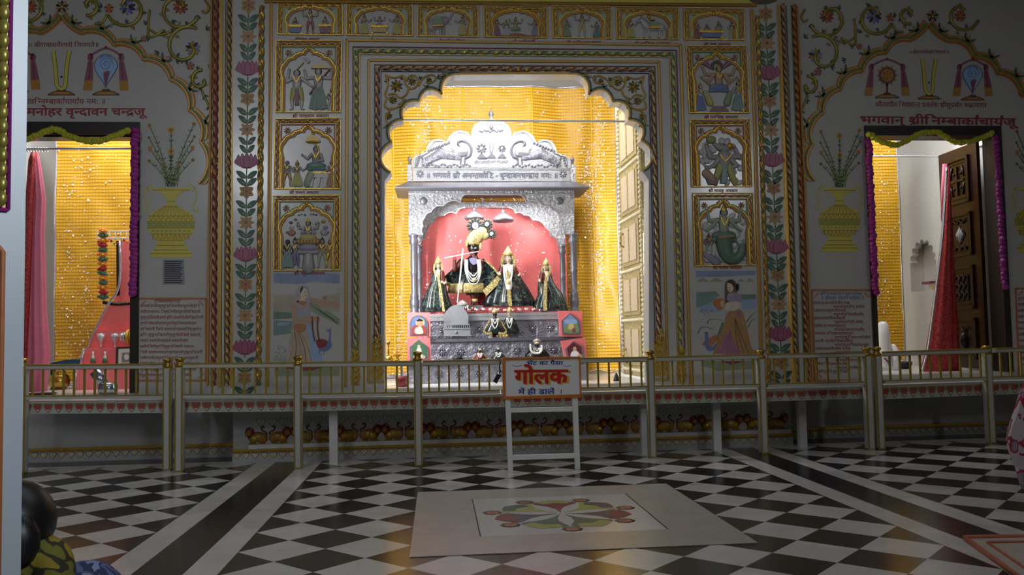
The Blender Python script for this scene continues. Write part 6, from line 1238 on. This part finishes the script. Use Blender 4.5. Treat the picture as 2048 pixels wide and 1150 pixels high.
def robed(label,u,v0,vb,fv,fu,hw,fw,skin,Yq,strip,cloak,lean=0,hands=(),crown_h=18,jew=False):
    t=thing('robed_idol',P(u,vb,Yq),label,'idol','robed idols'); b=MB()
    b.loft([(vb,u-hw*.7,u+hw*.7,.10),(vb-(vb-fv)*.5,fu-hw*.42,fu+hw*.42,.08),(fv+fw*1.7,fu-fw*1.5,fu+fw*1.5,.06),(fv+fw*1.15,fu-fw*.6,fu+fw*.6,.03),(fv+fw*.7,fu-fw*.75,fu+fw*.75,.04),(fv,fu-fw,fu+fw,.052),(fv-fw*.8,fu-fw*.85,fu+fw*.85,.045),(fv-fw*1.2,fu-fw*.4,fu+fw*.4,.02)],Yq,skin,18); b.build('body',t)
    face(t,fu,fv,fw*.95,Yq-.05,skin)
    b=MB(); H_=vb-fv; b.loft([(vb,u-hw,u+hw,.17),(vb-H_*.12,u-hw*.97,u+hw*.95,.165),(vb-H_*.4,u-hw*.72+lean*.3,u+hw*.68+lean*.3,.13,.01),(vb-H_*.66,fu-hw*.45,fu+hw*.45,.1,.02),(fv+fw*1.6,fu-fw*2,fu+fw*2,.07,.03),(fv+fw*.6,fu-fw*1.5,fu+fw*1.5,.05,.04),(fv-fw*.6,fu-fw*1.35,fu+fw*1.35,.05,.045),(fv-fw*1.5,fu-fw*.8,fu+fw*.8,.04,.04)],Yq,cloak,44,.085,11); b.build('cloak',t)
    for s in (-1,1): b=MB(); b.stroke([(fu+s*fw*1.3,fv-fw),(fu+s*fw*1.6,fv+fw),(fu+s*fw*1.1,fv+fw*3)],fw*.7,Yq-.055,.012,'goldlace'); b.build('veil_border',t)
    b=MB(); x0,x1=strip; b.plate([(fu-2.5,fv+fw*3.2),(fu+2.5,fv+fw*3.2),(x1,vb-1),(x0,vb-1)],Yq-.165,.012,'goldlace',None,.06); b.build('front_panel',t)
    b=MB(); c=fv-fw*.95; b.loft([(c,fu-fw*1.15,fu+fw*1.15,.055),(c-crown_h*.3,fu-fw*1.2,fu+fw*1.2,.055),(c-crown_h*.55,fu-fw*.8,fu+fw*.8,.04),(c-crown_h*.8,fu-fw*.4,fu+fw*.4,.02),(c-crown_h,fu-.6,fu+.6,.004)],Yq,'tinsel',16,.06,8); b.build('crown',t)
    for hu,hv in hands: b=MB(); sg=1 if hu>fu else -1; b.cap((fu+sg*fw*1.6,fv+fw*2.4),(hu,hv+3),4.5,3.2,Yq-.1,'maroonskin',.05,1); hand(b,hu,hv,Yq-.16,skin,sg,2.8); b.build('arm',t)
    if jew:
        b=MB()
        for dx,l in ((6,34),(8,44),(5,24),(9,54)): strand(b,[(fu-dx,fv+fw*1.4),(fu-dx*.9,fv+l*.6),(fu,fv+l+8),(fu+dx*.9,fv+l*.6),(fu+dx,fv+fw*1.4)],.005,Yq-.17)
        b.ell(fu+2,fv+50,7,14,.03,Yq-.16,'beadwhite'); b.ell(fu+1,fv+46,5,5,.03,Yq-.18,'tinsel'); b.build('pearl_strands',t)
    return t
robed('pale faced crowned idol in wide black cloak with gold strip, beside the flute player',1019,496,613,519,1016,50,7.6,'palesk',YI,(1015,1024),'brocade',0,((1000,548),(1038,550)),20,True)
robed('small crowned idol in dark shiny cloak at far left of the shrine',873,518,624,533,876,31,5,'palesk',1.92,(885,890),'mossrobe',0,((884,564),(889,566)),16)
robed('small crowned idol in dark cloak at far right of the shrine',1101,518,622,536,1092,33,5,'tan',1.92,(1087,1094),'mossrobe',0,((1080,562),(1092,563)),16)
# silver foot box and red garland cloth on the top step
t=thing('silver_foot_box',P(950,622,1.9),'small plain silver box at the feet of the flute playing idol','box'); b=MB(); b.plate([(937,611),(966,611),(966,622),(937,622)],1.9,.04,'dullsilver',None,.06); b.build('body',t); b=MB(); b.ell(944,617,3,2.5,.012,1.86,'signyellow'); b.build('flower',t)
t=thing('beaded_garland',P(990,622,1.82),'pink and white beaded garland laid along the top step of altar','garland'); b=MB()
for i in range(46): u=918+3.6*i; b.ell(u,619+1.2*math.sin(i*1.3),2.2,2.4,.013,1.80,('crimson','beadwhite','tan','rose')[i%4],8,5)
b.build('bead_string',t)
t=thing('small_parasol',P(924,622,1.85),'small grey domed parasol with scalloped fringe on the top step','parasol'); c=P(925,612,1.8); k=kk(1.8); b=MB(); b.lathe(c,[(12*k,0),(11.5*k,.02),(8*k,.042),(3*k,.056),(.5*k,.066)],'greymarble',18); b.build('dome',t); b=MB()
for i in range(6): b.plate([(914+i*3.8,612),(917.8+i*3.8,612),(915.9+i*3.8,619)],1.76,.004,'whitegloss')
b.plate([(913,611),(937,611),(937,613),(913,613)],1.76,.005,'whitegloss'); b.build('fringe',t); b=MB(); b.tube([c,P(925,623,1.8)],.008,'silver'); b.build('pole',t)
# arched silver throne box on the middle step
t=thing('arched_throne',P(913,676,1.58),'grey metal throne box with rounded back plate and little railing, left on the middle step','throne'); b=MB(); bk=[(888,650),(887,632)]+arc((887,632),(937,632),.44,12)+[(937,632),(936,650)]; b.plate(bk,1.66,.012,'grey',None,.012); b.build('back_plate',t)
b=MB(); b.plate([(887,657),(940,657),(941,671),(888,671)],1.56,.02,'grey',None,.1); b.line((886,657),(941,657),1.54,2,.01,'grey'); b.line((887,671),(942,671),1.54,2,.012,'grey'); b.build('drawer',t); b=MB(); b.ell(912,664.5,2.4,2.4,.02,1.54,'grey'); b.build('knob',t)
b=MB()
for i in range(14): u=889+i*3.8; b.line((u,649),(u,657),1.55,1.1,.006,'grey')
b.line((887,648.5),(940,648.5),1.55,1.6,.008,'grey'); b.build('gallery',t); b=MB()
for u in (891,937): b.ell(u,674,2.4,2.2,.012,1.55,'grey')
b.build('foot',t)
# the two small idols on the middle step
def mini(label,u,vt,vb,Yq,w,robe,lace,face_k='facedark',grp='small dressed idols'):
    t=thing('small_idol',P(u,vb,Yq),label,'idol',grp); h=vb-vt; fv=vt+h*.2; b=MB(); b.loft([(vb,u-w*.25,u+w*.25,.03),(vb-h*.4,u-w*.25,u+w*.25,.04),(vb-h*.62,u-w*.28,u+w*.28,.04),(vb-h*.7,u-w*.12,u+w*.12,.02),(fv+1,u-w*.2,u+w*.2,.035),(fv-2,u-w*.2,u+w*.2,.035),(fv-4,u-w*.1,u+w*.1,.01)],Yq,face_k,14); b.build('body',t)
    face(t,u,fv,w*.2,Yq-.034,face_k); b=MB(); b.loft([(vb-h*.12,u-w,u+w,.07),(vb-h*.2,u-w*.98,u+w*.95,.07),(vb-h*.5,u-w*.5,u+w*.5,.06,.005),(vb-h*.66,u-w*.32,u+w*.32,.05,.01)],Yq,robe,24,.06,9); b.build('cape',t)
    b=MB()
    for d in (-1,1): b.stroke([(u+d*w*.36,vb-h*.64),(u+d*w*.7,vb-h*.42),(u+d*w,vb-h*.2)],w*.12,Yq-.045,.01,lace); b.stroke([(u+d*w*.99,vb-h*.2),(u+d*w*.72,vb-h*.12),(u+d*w*.3,vb-h*.15)],w*.17,Yq-.078,.008,lace)
    b.build('cape_border',t)
    b=MB(); b.loft([(fv-2,u-w*.24,u+w*.24,.04),(fv-h*.1,u-w*.26,u+w*.26,.04),(vt,u-1,u+1,.008)],Yq,'tinsel' if lace!='glitter' else 'greymarble',12); b.build('crown',t)
    b=MB(); strand(b,[(u-w*.3,vb-h*.64),(u-w*.2,vb-h*.42),(u,vb-h*.3),(u+w*.2,vb-h*.42),(u+w*.3,vb-h*.64)],.006,Yq-.075); strand(b,[(u-w*.2,vb-h*.64),(u,vb-h*.46),(u+w*.2,vb-h*.64)],.006,Yq-.075); b.build('pearl_strands',t); return t
mini('small black dressed idol in flared gold edged cape on the middle step',990,616,674,1.57,23,'brocade','goldlace'); mini('small black cloaked idol with silver front strands standing right of the flared one',1019,614,674,1.655,19,'brocade','brocade','tan')
for i,u in enumerate((983,995,1002,1008,1014)):
    c=P(u,673,1.53); t=thing('marigold_flower',c,'small yellow marigold in a row before the small idols','flower','yellow marigolds on the step'); b=MB(); b.ball(c+Vector((0,0,.006)),(.016,.014,.013),'signyellow',10,6); b.build('bloom',t)
mini('small dark idol in gold edged purple robe just above the rail',960,697,722,1.36,15,'maroon','goldlace'); mini('small grey crowned idol with pearl strands just above the rail',997,695,722,1.36,18,'brocade','glitter')
t=mini('black draped idol with bold white necklace under a little parasol, behind the sign',1074,682,719,1.36,24,'facedark','brocade'); b=MB(); strand(b,[(1061,688),(1062,700),(1068,706),(1074,706.5),(1080,705),(1084,698),(1083,690)],.011,1.27); b.build('bead_necklace',t); b=MB(); b.plate(catm([(1074,700),(1092,704),(1098,717),(1060,717),(1060,704)],3,True),1.4,.02,'mossrobe',None,.04); b.build('shawl',t)
t=thing('small_parasol',P(1074,684,1.4),'little grey domed parasol over the black draped idol behind the sign','parasol'); b=MB(); b.lathe(P(1074,684,1.38),[(8.5*kk(1.38),0),(8*kk(1.38),.015),(4*kk(1.38),.03),(.004,.036)],'greymarble',16); b.build('dome',t); b=MB(); b.tube([P(1074,684,1.38),P(1074,655,1.38)],.003,'silver',5); b.build('spike',t)
t=thing('incense_pot',P(915,720,1.36),'dark domed pot with bright knob on lower step behind rail','pot'); b=MB(); b.lathe(Vector((P(915,722,1.36).x,1.36,TZ[0]+.002)),[(.03,0),(.05,.02),(.05,.045),(.03,.06),(.006,.075),(.012,.09),(.002,.1)],'iron',14); b.build('body',t)
t=thing('steel_tray',Vector((P(891,720,1.36).x,1.36,TZ[0]+.002)),'shiny small steel tray on lower step behind rail','tray'); b=MB(); b.lathe(Vector((P(891,720,1.36).x,1.36,TZ[0]+.002)),[(.07,0),(.1,.03),(.095,.03),(.065,.006),(.001,.006)],'steel',20); b.build('dish',t)
# pink framed pictures leaning at both ends of the steps
def pic(label,TL,TR,BR,BL,Yq,arched,bgk,paint):
    c=P((BL[0]+BR[0])/2,BL[1],Yq); t=thing('framed_picture',c,label,'picture','pink framed pictures on the altar'); f=lambda x,y:tuple((TL[i]*(1-x)+TR[i]*x)*(1-y)+(BL[i]*(1-x)+BR[i]*x)*y for i in (0,1))
    b=MB(); b.plate([TL,TR,BR,BL],Yq,.02,'coral',None,.012); b.build('mount',t)
    def shape(m):
        if arched: return [f(m,1-m*.7),f(m,.45)]+[f(.5-(.5-m)*math.cos(math.pi*i/10),.45-(.4-m*.6)*math.sin(math.pi*i/10)) for i in range(11)]+[f(1-m,1-m*.7)]
        return [f(m,1-m*.7),f(m,.38),f(.5,m*.55+.02),f(1-m,.38),f(1-m,1-m*.7)]
    b=MB(); b.plate(shape(.1),Yq-.02,.012,'glitter'); b.build('frame',t); b=MB(); b.plate(shape(.2),Yq-.033,.002,bgk); b.build('print',t); b=MB(); paint(b,f,Yq-.035); b.build('painted_figure',t)
def pl_(b,f,pts,Yq,k,o=1): b.plate(catm([f(*p) for p in pts],3,True),Yq,.0006*o,k)
def p1(b,f,Y_): b.plate(ell2(*f(.56,.42),9,9,14),Y_,.0006,'yellow'); pl_(b,f,[(.22,.6),(.4,.52),(.75,.55),(.8,.88),(.22,.88)],Y_,'red',2); pl_(b,f,[(.42,.3),(.66,.3),(.68,.5),(.55,.6),(.42,.5)],Y_,'skin',3); pl_(b,f,[(.4,.34),(.54,.24),(.7,.34),(.62,.36),(.46,.36)],Y_,'black',4); pl_(b,f,[(.36,.64),(.6,.6),(.68,.86),(.34,.86)],Y_,'palesk',5)
def p2(b,f,Y_): pl_(b,f,[(.3,.75),(.7,.75),(.72,.9),(.28,.9)],Y_,'sand'); pl_(b,f,[(.42,.45),(.58,.45),(.62,.88),(.38,.88)],Y_,'whitegloss',2); b.plate(ell2(*f(.5,.38),3,4,10),Y_,.0014,'tan')
def p3(b,f,Y_): pl_(b,f,[(.24,.6),(.45,.5),(.6,.42),(.8,.55),(.8,.85),(.24,.85)],Y_,'ltgreen'); pl_(b,f,[(.3,.34),(.7,.34),(.74,.5),(.3,.5)],Y_,'ltblue',2); pl_(b,f,[(.4,.55),(.6,.5),(.62,.7),(.4,.72)],Y_,'paleyellow',3); b.plate(ell2(*f(.62,.76),4,5,10),Y_,.0022,'rose')
def p4(b,f,Y_): pl_(b,f,[(.34,.58),(.52,.48),(.66,.6),(.74,.84),(.3,.84)],Y_,'whitegloss',2); b.plate(ell2(*f(.52,.42),3.6,4.4,10),Y_,.002,'tan'); b.plate(ell2(*f(.7,.76),5,4,10),Y_,.0024,'sand')
pic('arched picture of smiling infant on blue, pink mount, upper left end of altar',(814,625),(860,625),(861,673),(815,674),1.46,True,'blue',p1); pic('pointed picture of white robed standing man, pink mount, lower left end of altar',(814,676),(860,675),(863,722),(815,723),1.22,False,'green',p2); pic('pointed picture of green landscape, pink mount, upper right end of altar',(1116,622),(1163,621.5),(1166,673),(1120,673),1.46,False,'skyblue',p3); pic('pointed picture of seated man in white, tilted pink mount, lower right end of altar',(1121,682),(1170,675),(1174,722),(1131,726),1.22,False,'maroon',p4)
# brass vessels at the left foot of the arch
t=thing('vessel_stool',Vector((X_(786,740,1.0),1.0,FZ)),'narrow grey stool carrying brass vessels at left foot of the arch','stool'); zt2=P(786,722,1.0).z; xc=X_(788,722,1.0); b=MB(); b.bx(xc-.1,xc+.09,.92,1.08,zt2-.02,zt2,'greymarble'); b.build('top',t)
for dx in (-.08,.07): b=MB(); b.bx(xc+dx-.01,xc+dx+.01,.98,1.02,FZ,zt2-.02,'greymarble'); b.build('leg',t)
c=Vector((X_(777,720,1.0),1.0,zt2)); t=thing('brass_bell',c,'tall handled brass bell on the stool at left foot of the arch','bell'); b=MB(); b.lathe(c,[(.03,0),(.042,.004),(.04,.02),(.03,.04),(.012,.055)],'brass',16); b.build('bowl',t); b=MB(); b.lathe(c+Vector((0,0,.05)),[(.01,0),(.005,.02),(.01,.04),(.005,.06),(.005,.09),(.014,.105),(.02,.12),(.014,.135),(.002,.15)],'brass',10); b.build('handle',t)
c=Vector((X_(795,720,1.0),1.02,zt2)); t=thing('brass_cup',c,'small footed brass cup beside the tall bell','cup'); b=MB(); b.lathe(c,[(.03,0),(.012,.015),(.01,.035),(.03,.05),(.04,.06),(.036,.06),(.01,.045)],'brass',14); b.build('bowl',t)
c=Vector((X_(803,764,.84),.84,FZ)); t=thing('clay_pot',c,'small reddish brown pot on sanctum floor left of altar','pot'); b=MB(); b.lathe(c,[(.05,0),(.055,.06),(.058,.1),(.05,.1),(.045,.02),(.001,.02)],'darkred',16); b.build('body',t)
c=Vector((X_(1233,766,.95),.95,FZ)); t=thing('dark_cone',c,'small dark cone on white sanctum floor right of altar','cone'); b=MB(); b.lathe(c,[(.03,0),(.03,.01),(.022,.04),(.008,.075),(.001,.08)],'iron',12); b.build('body',t)
# ---------------------------------------------------------------- inside the left doorway
t=thing('coral_throne',P(220,782,1.7),'stepped throne draped in glittering coral cloth inside left doorway','throne')
def slabp(nm,pts,Yq,dp,k): b=MB(); b.plate(catm(pts,2,True) if 0 else pts,Yq,0,k,None,dp); return b.build(nm,t)
slabp('backrest',[(239,482),(290,480),(290,612),(222,612),(233,592),(240,570)],2.05,.12,'coral'); slabp('seat_cover',[(214,612),(290,610),(290,662),(190,662)],1.98,.3,'coral'); slabp('step_cover',[(190,660),(290,660),(290,697),(176,697)],1.9,.35,'coral'); slabp('step_cover',[(167,697),(290,697),(290,740),(160,740)],1.75,.5,'coral'); slabp('step_cover',[(152,738),(290,738),(290,786),(149,786)],1.6,.6,'coral')
b=MB(); b.vine([(240,482),(239,570),(214,613),(190,662),(176,697)],2.4,1.9,'glitter',3); b.vine([(168,697),(160,740)],2.4,1.74,'glitter',0); b.vine([(152,738),(149,786)],2.6,1.59,'glitter',0); b.build('tinsel_edge',t); b=MB(); b.plate([(233,482),(240,482),(240,590),(234,592)],2.04,.01,'wood'); b.build('post',t); b=MB(); b.stroke([(206,604),(230,608),(270,606)],7,1.96,.012,'black'); b.stroke([(206,601),(232,606),(270,604)],2,1.95,.012,'goldlace'); b.build('dark_drape',t)
t=thing('white_rack',P(225,480,1.95),'white wire rack with dangling tassels above the coral throne','rack'); b=MB()
for v in (463,477): b.vine([(193,v+.5),(280,v-1)],1.2,1.95,'whitegloss',0)
for i in range(8): b.vine([(196+i*11.5,463),(196.5+i*11.5,480)],.9,1.95,'whitegloss',0)
b.build('frame',t)
for i in range(12): b=MB(); b.ell(197+i*6.4,484+4*math.sin(i*1.4),2.6,2.8,.012,1.94,('maroon','green','redflower','orangeflower','magenta','limeflower')[i%6],8,6); b.build('bead',t)
c=P(205,600,1.85); t=thing('flower_garland',c,'orange, red and green flower garland hanging left of the coral throne','garland'); r2=random.Random(4)
for i in range(15):
    v=462+i*9.4; k=('orangeflower','green','orangeflower','redflower','green')[i%5]; b=MB()
    for j in range(7): a=j*.9+i; b.ell(206+(r2.random()-.5)*5+math.cos(a)*6,v+math.sin(a)*3,4.6,3,.02,1.85,k,8,5,rot=r2.uniform(-40,40))
    b.ell(206,v,3,2.4,.03,1.84,'signyellow' if k=='orangeflower' else k,8,5); b.build('flower',t)
b=MB(); b.vine([(206,458),(205,600)],1,1.87,'green',0); b.build('string',t)
t=thing('framed_photograph',P(248,727,1.6),'grey framed photograph with white mat on the coral throne steps','picture'); b=MB(); b.plate([(233,694),(274,692),(274,728),(232,730)],1.62,.012,'charcoal',None,.01); b.build('frame',t); b=MB(); b.plate([(237,698),(270,696.5),(270,726),(236.5,727)],1.607,.001,'ivory'); b.build('mat_board',t); b=MB(); b.plate([(244,706),(263,705),(263,724),(243.5,725)],1.605,.001,'grey'); b.plate(ell2(253,714,5,6,10),1.605,.002,'ivory'); b.build('print',t)
c=P(262,690,1.82); t=thing('striped_pot',c,'yellow pot with purple bands tipped on its side on throne','pot'); b=MB(); 
for i,(d,r_,k) in enumerate(((0,.045,'silver'),(.03,.055,'silver'),(.05,.06,'navy'),(.06,.075,'signyellow'),(.1,.08,'signyellow'))): b.tube([Vector((c.x-.09+d,1.8,c.z+.08)),Vector((c.x-.09+d+.03,1.8,c.z+.08))],r_,k,16)
b.build('body',t)
for u,lb in ((186,'left of two tiny green and white figurines on lower coral step'),(210,'right of two tiny green and white figurines on lower coral step')):
    c=P(u,726,1.68); t=thing('figurine',c,lb,'figurine'); b=MB(); b.loft([(724,u-4,u+4,.02),(714,u-3,u+3,.02),(709,u-1.5,u+1.5,.01),(706,u-2.2,u+2.2,.014),(703,u-1.4,u+1.4,.01)],1.68,'ivory',10); b.build('body',t); b=MB(); b.loft([(726,u-6,u+6,.025),(716,u-3.4,u+3.4,.024)],1.68,'green',12); b.build('skirt',t)
for u,lb in ((202,'left silver cup on the coral step'),(230,'right silver cup on the coral step')): 
    c=P(u,695,1.84); t=thing('silver_cup',c,lb,'cup'); b=MB(); b.lathe(c,[(.02,0),(.012,.02),(.012,.05),(.035,.09),(.04,.14),(.036,.14),(.03,.09),(.001,.06)],'silver',14); b.build('bowl',t)
c=G(216,787,FZ); t=thing('steel_mortar',c,'dark steel mortar with tilted cup on white floor behind left railing','mortar'); b=MB(); b.lathe(c,[(.075,0),(.085,.02),(.085,.08),(.07,.1),(.06,.09),(.06,.03),(.001,.02)],'steel',18); b.build('bowl',t); b=MB(); d=Vector((-.09,0,.14)); b.tube([c+Vector((-.02,0,.06)),c+Vector((-.02,0,.06))+d],[.045,.055],'steel',16); b.build('cup',t)
c=G(84,789,FZ); t=thing('dark_plate',c,'flat dark plate on white floor behind left railing','plate'); b=MB(); b.lathe(c,[(.09,0),(.13,.012),(.125,.012),(.085,.004),(.001,.004)],'iron',20); b.build('dish',t)
c=P(135,740,1.9); t=thing('low_bench',c,'low brown bench with blue cushion behind left railing','bench'); b=MB(); b.plate([(98,729),(162,729),(162,738),(98,738)],1.85,0,'wood',None,.3); b.build('seat',t); b=MB(); b.plate(catm([(100,729),(118,722),(140,719),(160,720),(163,729)],3,True),1.84,.0,'bluecloth',None,.26); b.build('cushion',t)
for u in (104,156): b=MB(); b.plate([(u-3,738),(u+3,738),(u+3,783),(u-3,783)],1.86,0,'wood',None,.05); b.build('leg',t)
c=P(119,783,1.8); c.z=FZ; t=thing('brass_pot',c,'round brass pot under the low bench behind left railing','pot'); b=MB(); b.lathe(c,[(.05,0),(.09,.04),(.1,.09),(.08,.14),(.05,.16),(.06,.18),(.05,.18)],'brass',18); b.build('body',t)
t=thing('pink_curtain',P(75,780,1.25),'pink satin curtain gathered at left side of left doorway, dark sequin edge','curtain'); b=MB(); b.loft([(783,50,92,.10),(735,53,94,.1),(712,53,99,.1),(626,55,92,.08),(517,58,89,.07),(468,60,87,.06),(399,63,90,.06),(340,66,82,.05),(305,68,76,.035),(297,69,74,.02)],1.27,'hotpink',40,.10,9); b.build('cloth',t); b=MB(); b.loft([(783,40,58,.06),(600,42,60,.05),(400,52,66,.05),(320,58,70,.04),(303,64,70,.03)],1.2,'redprint',20,.08,7); b.build('sequin_edge',t)
t=thing('wood_panelling',P(96,735,3.27),'brown wooden panelling low on the white wall inside left doorway','panelling'); b=MB(); b.plate([(55,466),(109,464),(109,735),(55,737)],3.29,.02,'ltwood',None,.0); b.build('board',t); b=MB(); b.line((82,478),(82,730),3.265,2,.012,'ltwood'); b.line((55,466),(109,464),3.265,4,.02,'ltwood'); b.build('moulding',t)
# ---------------------------------------------------------------- inside the right doorway
t=thing('red_curtain',P(1875,748,1.5),'red sequinned cloth with tinsel edge bunched beside the open carved door','curtain'); b=MB(); b.loft([(748,1842,1918,.09),(700,1855,1917,.08),(640,1864,1914,.07),(560,1874,1908,.06),(480,1883,1903,.05),(400,1889,1900,.04),(335,1891,1898,.02)],1.38,'redprint',36,.08,9); b.build('cloth',t)
b=MB(); b.vine([(1893,335),(1889,400),(1883,480),(1874,560),(1864,640),(1855,700),(1842,748)],2.8,1.31,'glitter',4); b.build('tinsel_edge',t); b=MB(); b.loft([(440,1882,1891,.02),(380,1882,1893,.02),(328,1885,1895,.015)],1.46,'hotpink',12); b.build('pink_lining',t)
c=P(1785,748,1.7); t=thing('white_swan_seat',c,'smooth white carved seat with rounded lobes just inside right doorway','seat'); b=MB()
b.loft([(738,1752,1784,.09),(700,1752,1780,.08),(670,1753,1778,.075),(650,1755,1775,.06),(643,1760,1770,.03)],1.75,'whitegloss',20); b.build('backrest',t); b=MB(); b.loft([(735,1783,1796,.05),(715,1784,1799,.05),(700,1784,1797,.045),(688,1783,1789,.02)],1.7,'whitegloss',16); b.build('armrest',t); b=MB(); b.plate([(1750,735),(1802,733),(1802,758),(1752,760)],1.66,.0,'whitegloss',None,.25); b.build('base',t); b=MB(); b.stroke([(1768,716),(1776,724),(1780,733)],3,1.64,.01,'rose'); b.build('ribbon',t)
c=Vector((P(1810,742,2.0).x,2.0,FZ)); t=thing('dark_bowl',c,'dark bowl on floor at foot of the narrow yellow curtain','bowl'); b=MB(); b.lathe(c,[(.05,0),(.075,.04),(.08,.08),(.07,.08),(.05,.02),(.001,.02)],'iron',16); b.build('dish',t)
nz=P(1870,575,2.0); t=thing('niche_ornament',Vector((SX+.05,2.6,nz0)),'small tan and mauve ornament standing in the white wall niche','ornament'); b=MB(); b.bx(SX+.02,SX+.1,2.56,2.62,nz0,nz0+.08,'tan'); b.build('block',t); b=MB(); b.bx(SX+.0,SX+.1,2.56,2.74,nz0+.08,nz0+.11,'rose'); b.build('bar',t)
# ---------------------------------------------------------------- two people at the edges of the hall
def skinm(verts,edges,rad,k,name,parent,sub=2,label=None):
    me=bpy.data.meshes.new(name); me.from_pydata(verts,edges,[]); o=bpy.data.objects.new(name,me); COL.objects.link(o); m=o.modifiers.new('s','SKIN'); m.use_smooth_shade=True
    sv=me.skin_vertices[0].data
    for v,r_ in zip(sv,rad): v.radius=r_ if isinstance(r_,tuple) else (r_,r_)
    sv[0].use_root=True; m2=o.modifiers.new('u','SUBSURF'); m2.levels=sub; m2.render_levels=sub
    nm=bpy.data.meshes.new_from_object(o.evaluated_get(bpy.context.evaluated_depsgraph_get())); bpy.data.objects.remove(o); nm.materials.clear(); nm.materials.append(M[k])
    for p in nm.polygons: p.use_smooth=True; p.material_index=0
    o=bpy.data.objects.new(name,nm); COL.objects.link(o); o.parent=parent; o.matrix_parent_inverse=Matrix.Translation(parent.location).inverted(); return settag(o,label)
# seated on the floor behind the near pillar
YP=-4.62; q_=lambda u,v,dy=0: tuple(P(u,v,YP)+Vector((0,dy,0))); hd=P(30,1046,YP); bx_=hd.x; t=thing('person',(bx_,YP,0),'person seated on floor behind near pillar, dark hair, yellow camouflage top, mottled blue trousers','person')
x,y=bx_,YP; vb_=[(x-.12,y,.14),(x-.12,y,.32),(x-.08,y,hd.z-.2),(x-.03,y,hd.z-.11),(x,y,hd.z),q_(52,1122,0),q_(108,1104,0),q_(112,1200,-.03),(x-.1,y+.17,hd.z-.2),(x+.04,y+.24,hd.z-.3),(x+.12,y+.16,hd.z-.32),q_(172,1168,0),q_(215,1420,-.02),(x+.14,y+.2,.36),(x+.3,y+.14,.08),(x+.42,y-.02,.045),(x+.42,y+.14,.045)]
eb=[(0,1),(1,2),(2,3),(3,4),(2,5),(5,6),(6,7),(2,8),(8,9),(9,10),(0,11),(11,12),(12,15),(0,13),(13,14),(14,16)]
skinm(vb_,eb,[.13,.12,.11,.05,.085,.06,.045,.03,.05,.04,.03,.07,.045,.07,.05,.035,.035],'skin','body',t)
skinm([vb_[i] for i in (0,1,2,5,6,7,8,9)],[(0,1),(1,2),(2,3),(3,4),(4,5),(2,6),(6,7)],[.15,.145,.13,.105,.066,.066,.075,.06],'camo','shirt',t,label='yellow camouflage top')
skinm([vb_[i] for i in (0,11,12,13,14)],[(0,1),(1,2),(0,3),(3,4)],[.16,.09,.065,.085,.07],'mottle','trousers',t,label='mottled blue trousers')
b=MB(); b.ball((x,y,hd.z+.005),(.105,.11,.112),'hair',18,12); b.ball(P(26,1082,YP-.07),(.07,.05,.085),'hair',16,10); b.build('hair',t)
b=MB()
for d in (-1,1): b.ball((x+d*.035,y+.1,hd.z),.011,'ivory',8,6)
b.build('eye',t); b=MB(); b.ball((x,y+.115,hd.z-.025),(.014,.02,.02),'skin',8,6); b.build('nose',t)
# woman standing at the right edge
g=G(2150,985); t=thing('person',(g.x,g.y,0),'woman at right edge in grey and red patterned sari, only its hanging edge in view','person'); x,y=g.x,g.y
vb_=[(x,y,.85),(x,y,1.1),(x,y,1.3),(x,y,1.42),(x,y,1.56),(x-.19,y,1.28),(x-.23,y-.06,1.05),(x-.1,y-.2,.98),(x+.19,y,1.28),(x+.23,y-.06,1.05),(x+.1,y-.2,.98),(x-.09,y,.48),(x-.09,y+.02,.08),(x-.10,y-.12,.04),(x+.09,y,.48),(x+.09,y+.02,.08),(x+.10,y-.12,.04)]
eb=[(0,1),(1,2),(2,3),(3,4),(2,5),(5,6),(6,7),(2,8),(8,9),(9,10),(0,11),(11,12),(12,13),(0,14),(14,15),(15,16)]
skinm(vb_,eb,[.14,.11,.12,.05,.09,.05,.04,.03,.05,.04,.03,.075,.045,.035,.075,.045,.035],'skin','body',t)
b=MB(); rows=[]
pr=[(.06,.24,.2),(.2,.23,.2),(.38,.26,.22),(.5,.25,.21),(.7,.21,.19),(.9,.19,.16),(1.05,.16,.13),(1.25,.19,.13),(1.36,.15,.11)]
b.rings([[(x+rx*(1+.04*math.cos(9*a))*math.cos(a),y+ry*(1+.04*math.cos(9*a))*math.sin(a),z) for a in [2*math.pi*j/36 for j in range(36)]] for z,rx,ry in pr],'sari'); b.build('sari',t)
e1=P(2016,880,y-.12); b=MB(); b.plate(catm([(2050,770),(2034,815),(2016,880),(2034,935),(2048,978),(2075,978),(2085,880),(2075,770)],3,True),y-.22,.02,'sari',None,.02); b.build('shawl_end',t,label='hanging patterned sari end')
b=MB(); b.ball((x,y+.02,1.57),(.1,.115,.13),'hair',16,10); b.ball((x,y+.12,1.5),(.06,.06,.06),'hair',10,8); b.build('hair',t)
b=MB()
for d in (-1,1): b.ball((x+d*.033,y-.095,1.565),.011,'ivory',8,6)
b.build('eye',t); b=MB(); b.ball((x,y-.105,1.54),(.013,.02,.02),'skin',8,6); b.build('nose',t); b=MB(); b.ball((x,y-.095,1.505),(.025,.01,.008),'red',8,6); b.build('mouth',t)
# tube light glimpsed inside the right doorway
m=bpy.data.materials.new('tubeglow'); m.use_nodes=True; bb=m.node_tree.nodes['Principled BSDF']; bb.inputs['Emission Color'].default_value=(1,1,1,1); bb.inputs['Emission Strength'].default_value=6; M['tubeglow']=m
t=thing('tube_light',Vector((SX-.03,1.6,P(1915,293,1.6).z)),'lit white tube light high on side wall inside right doorway','lamp'); c=t.location; b=MB(); b.tube([c+Vector((-.01,-.35,0)),c+Vector((-.01,.35,0))],.016,'tubeglow',10); b.build('tube',t); b=MB(); b.bx(SX-.025,SX-.001,1.2,2.0,c.z-.02,c.z+.02,'whitegloss'); b.build('fitting',t)
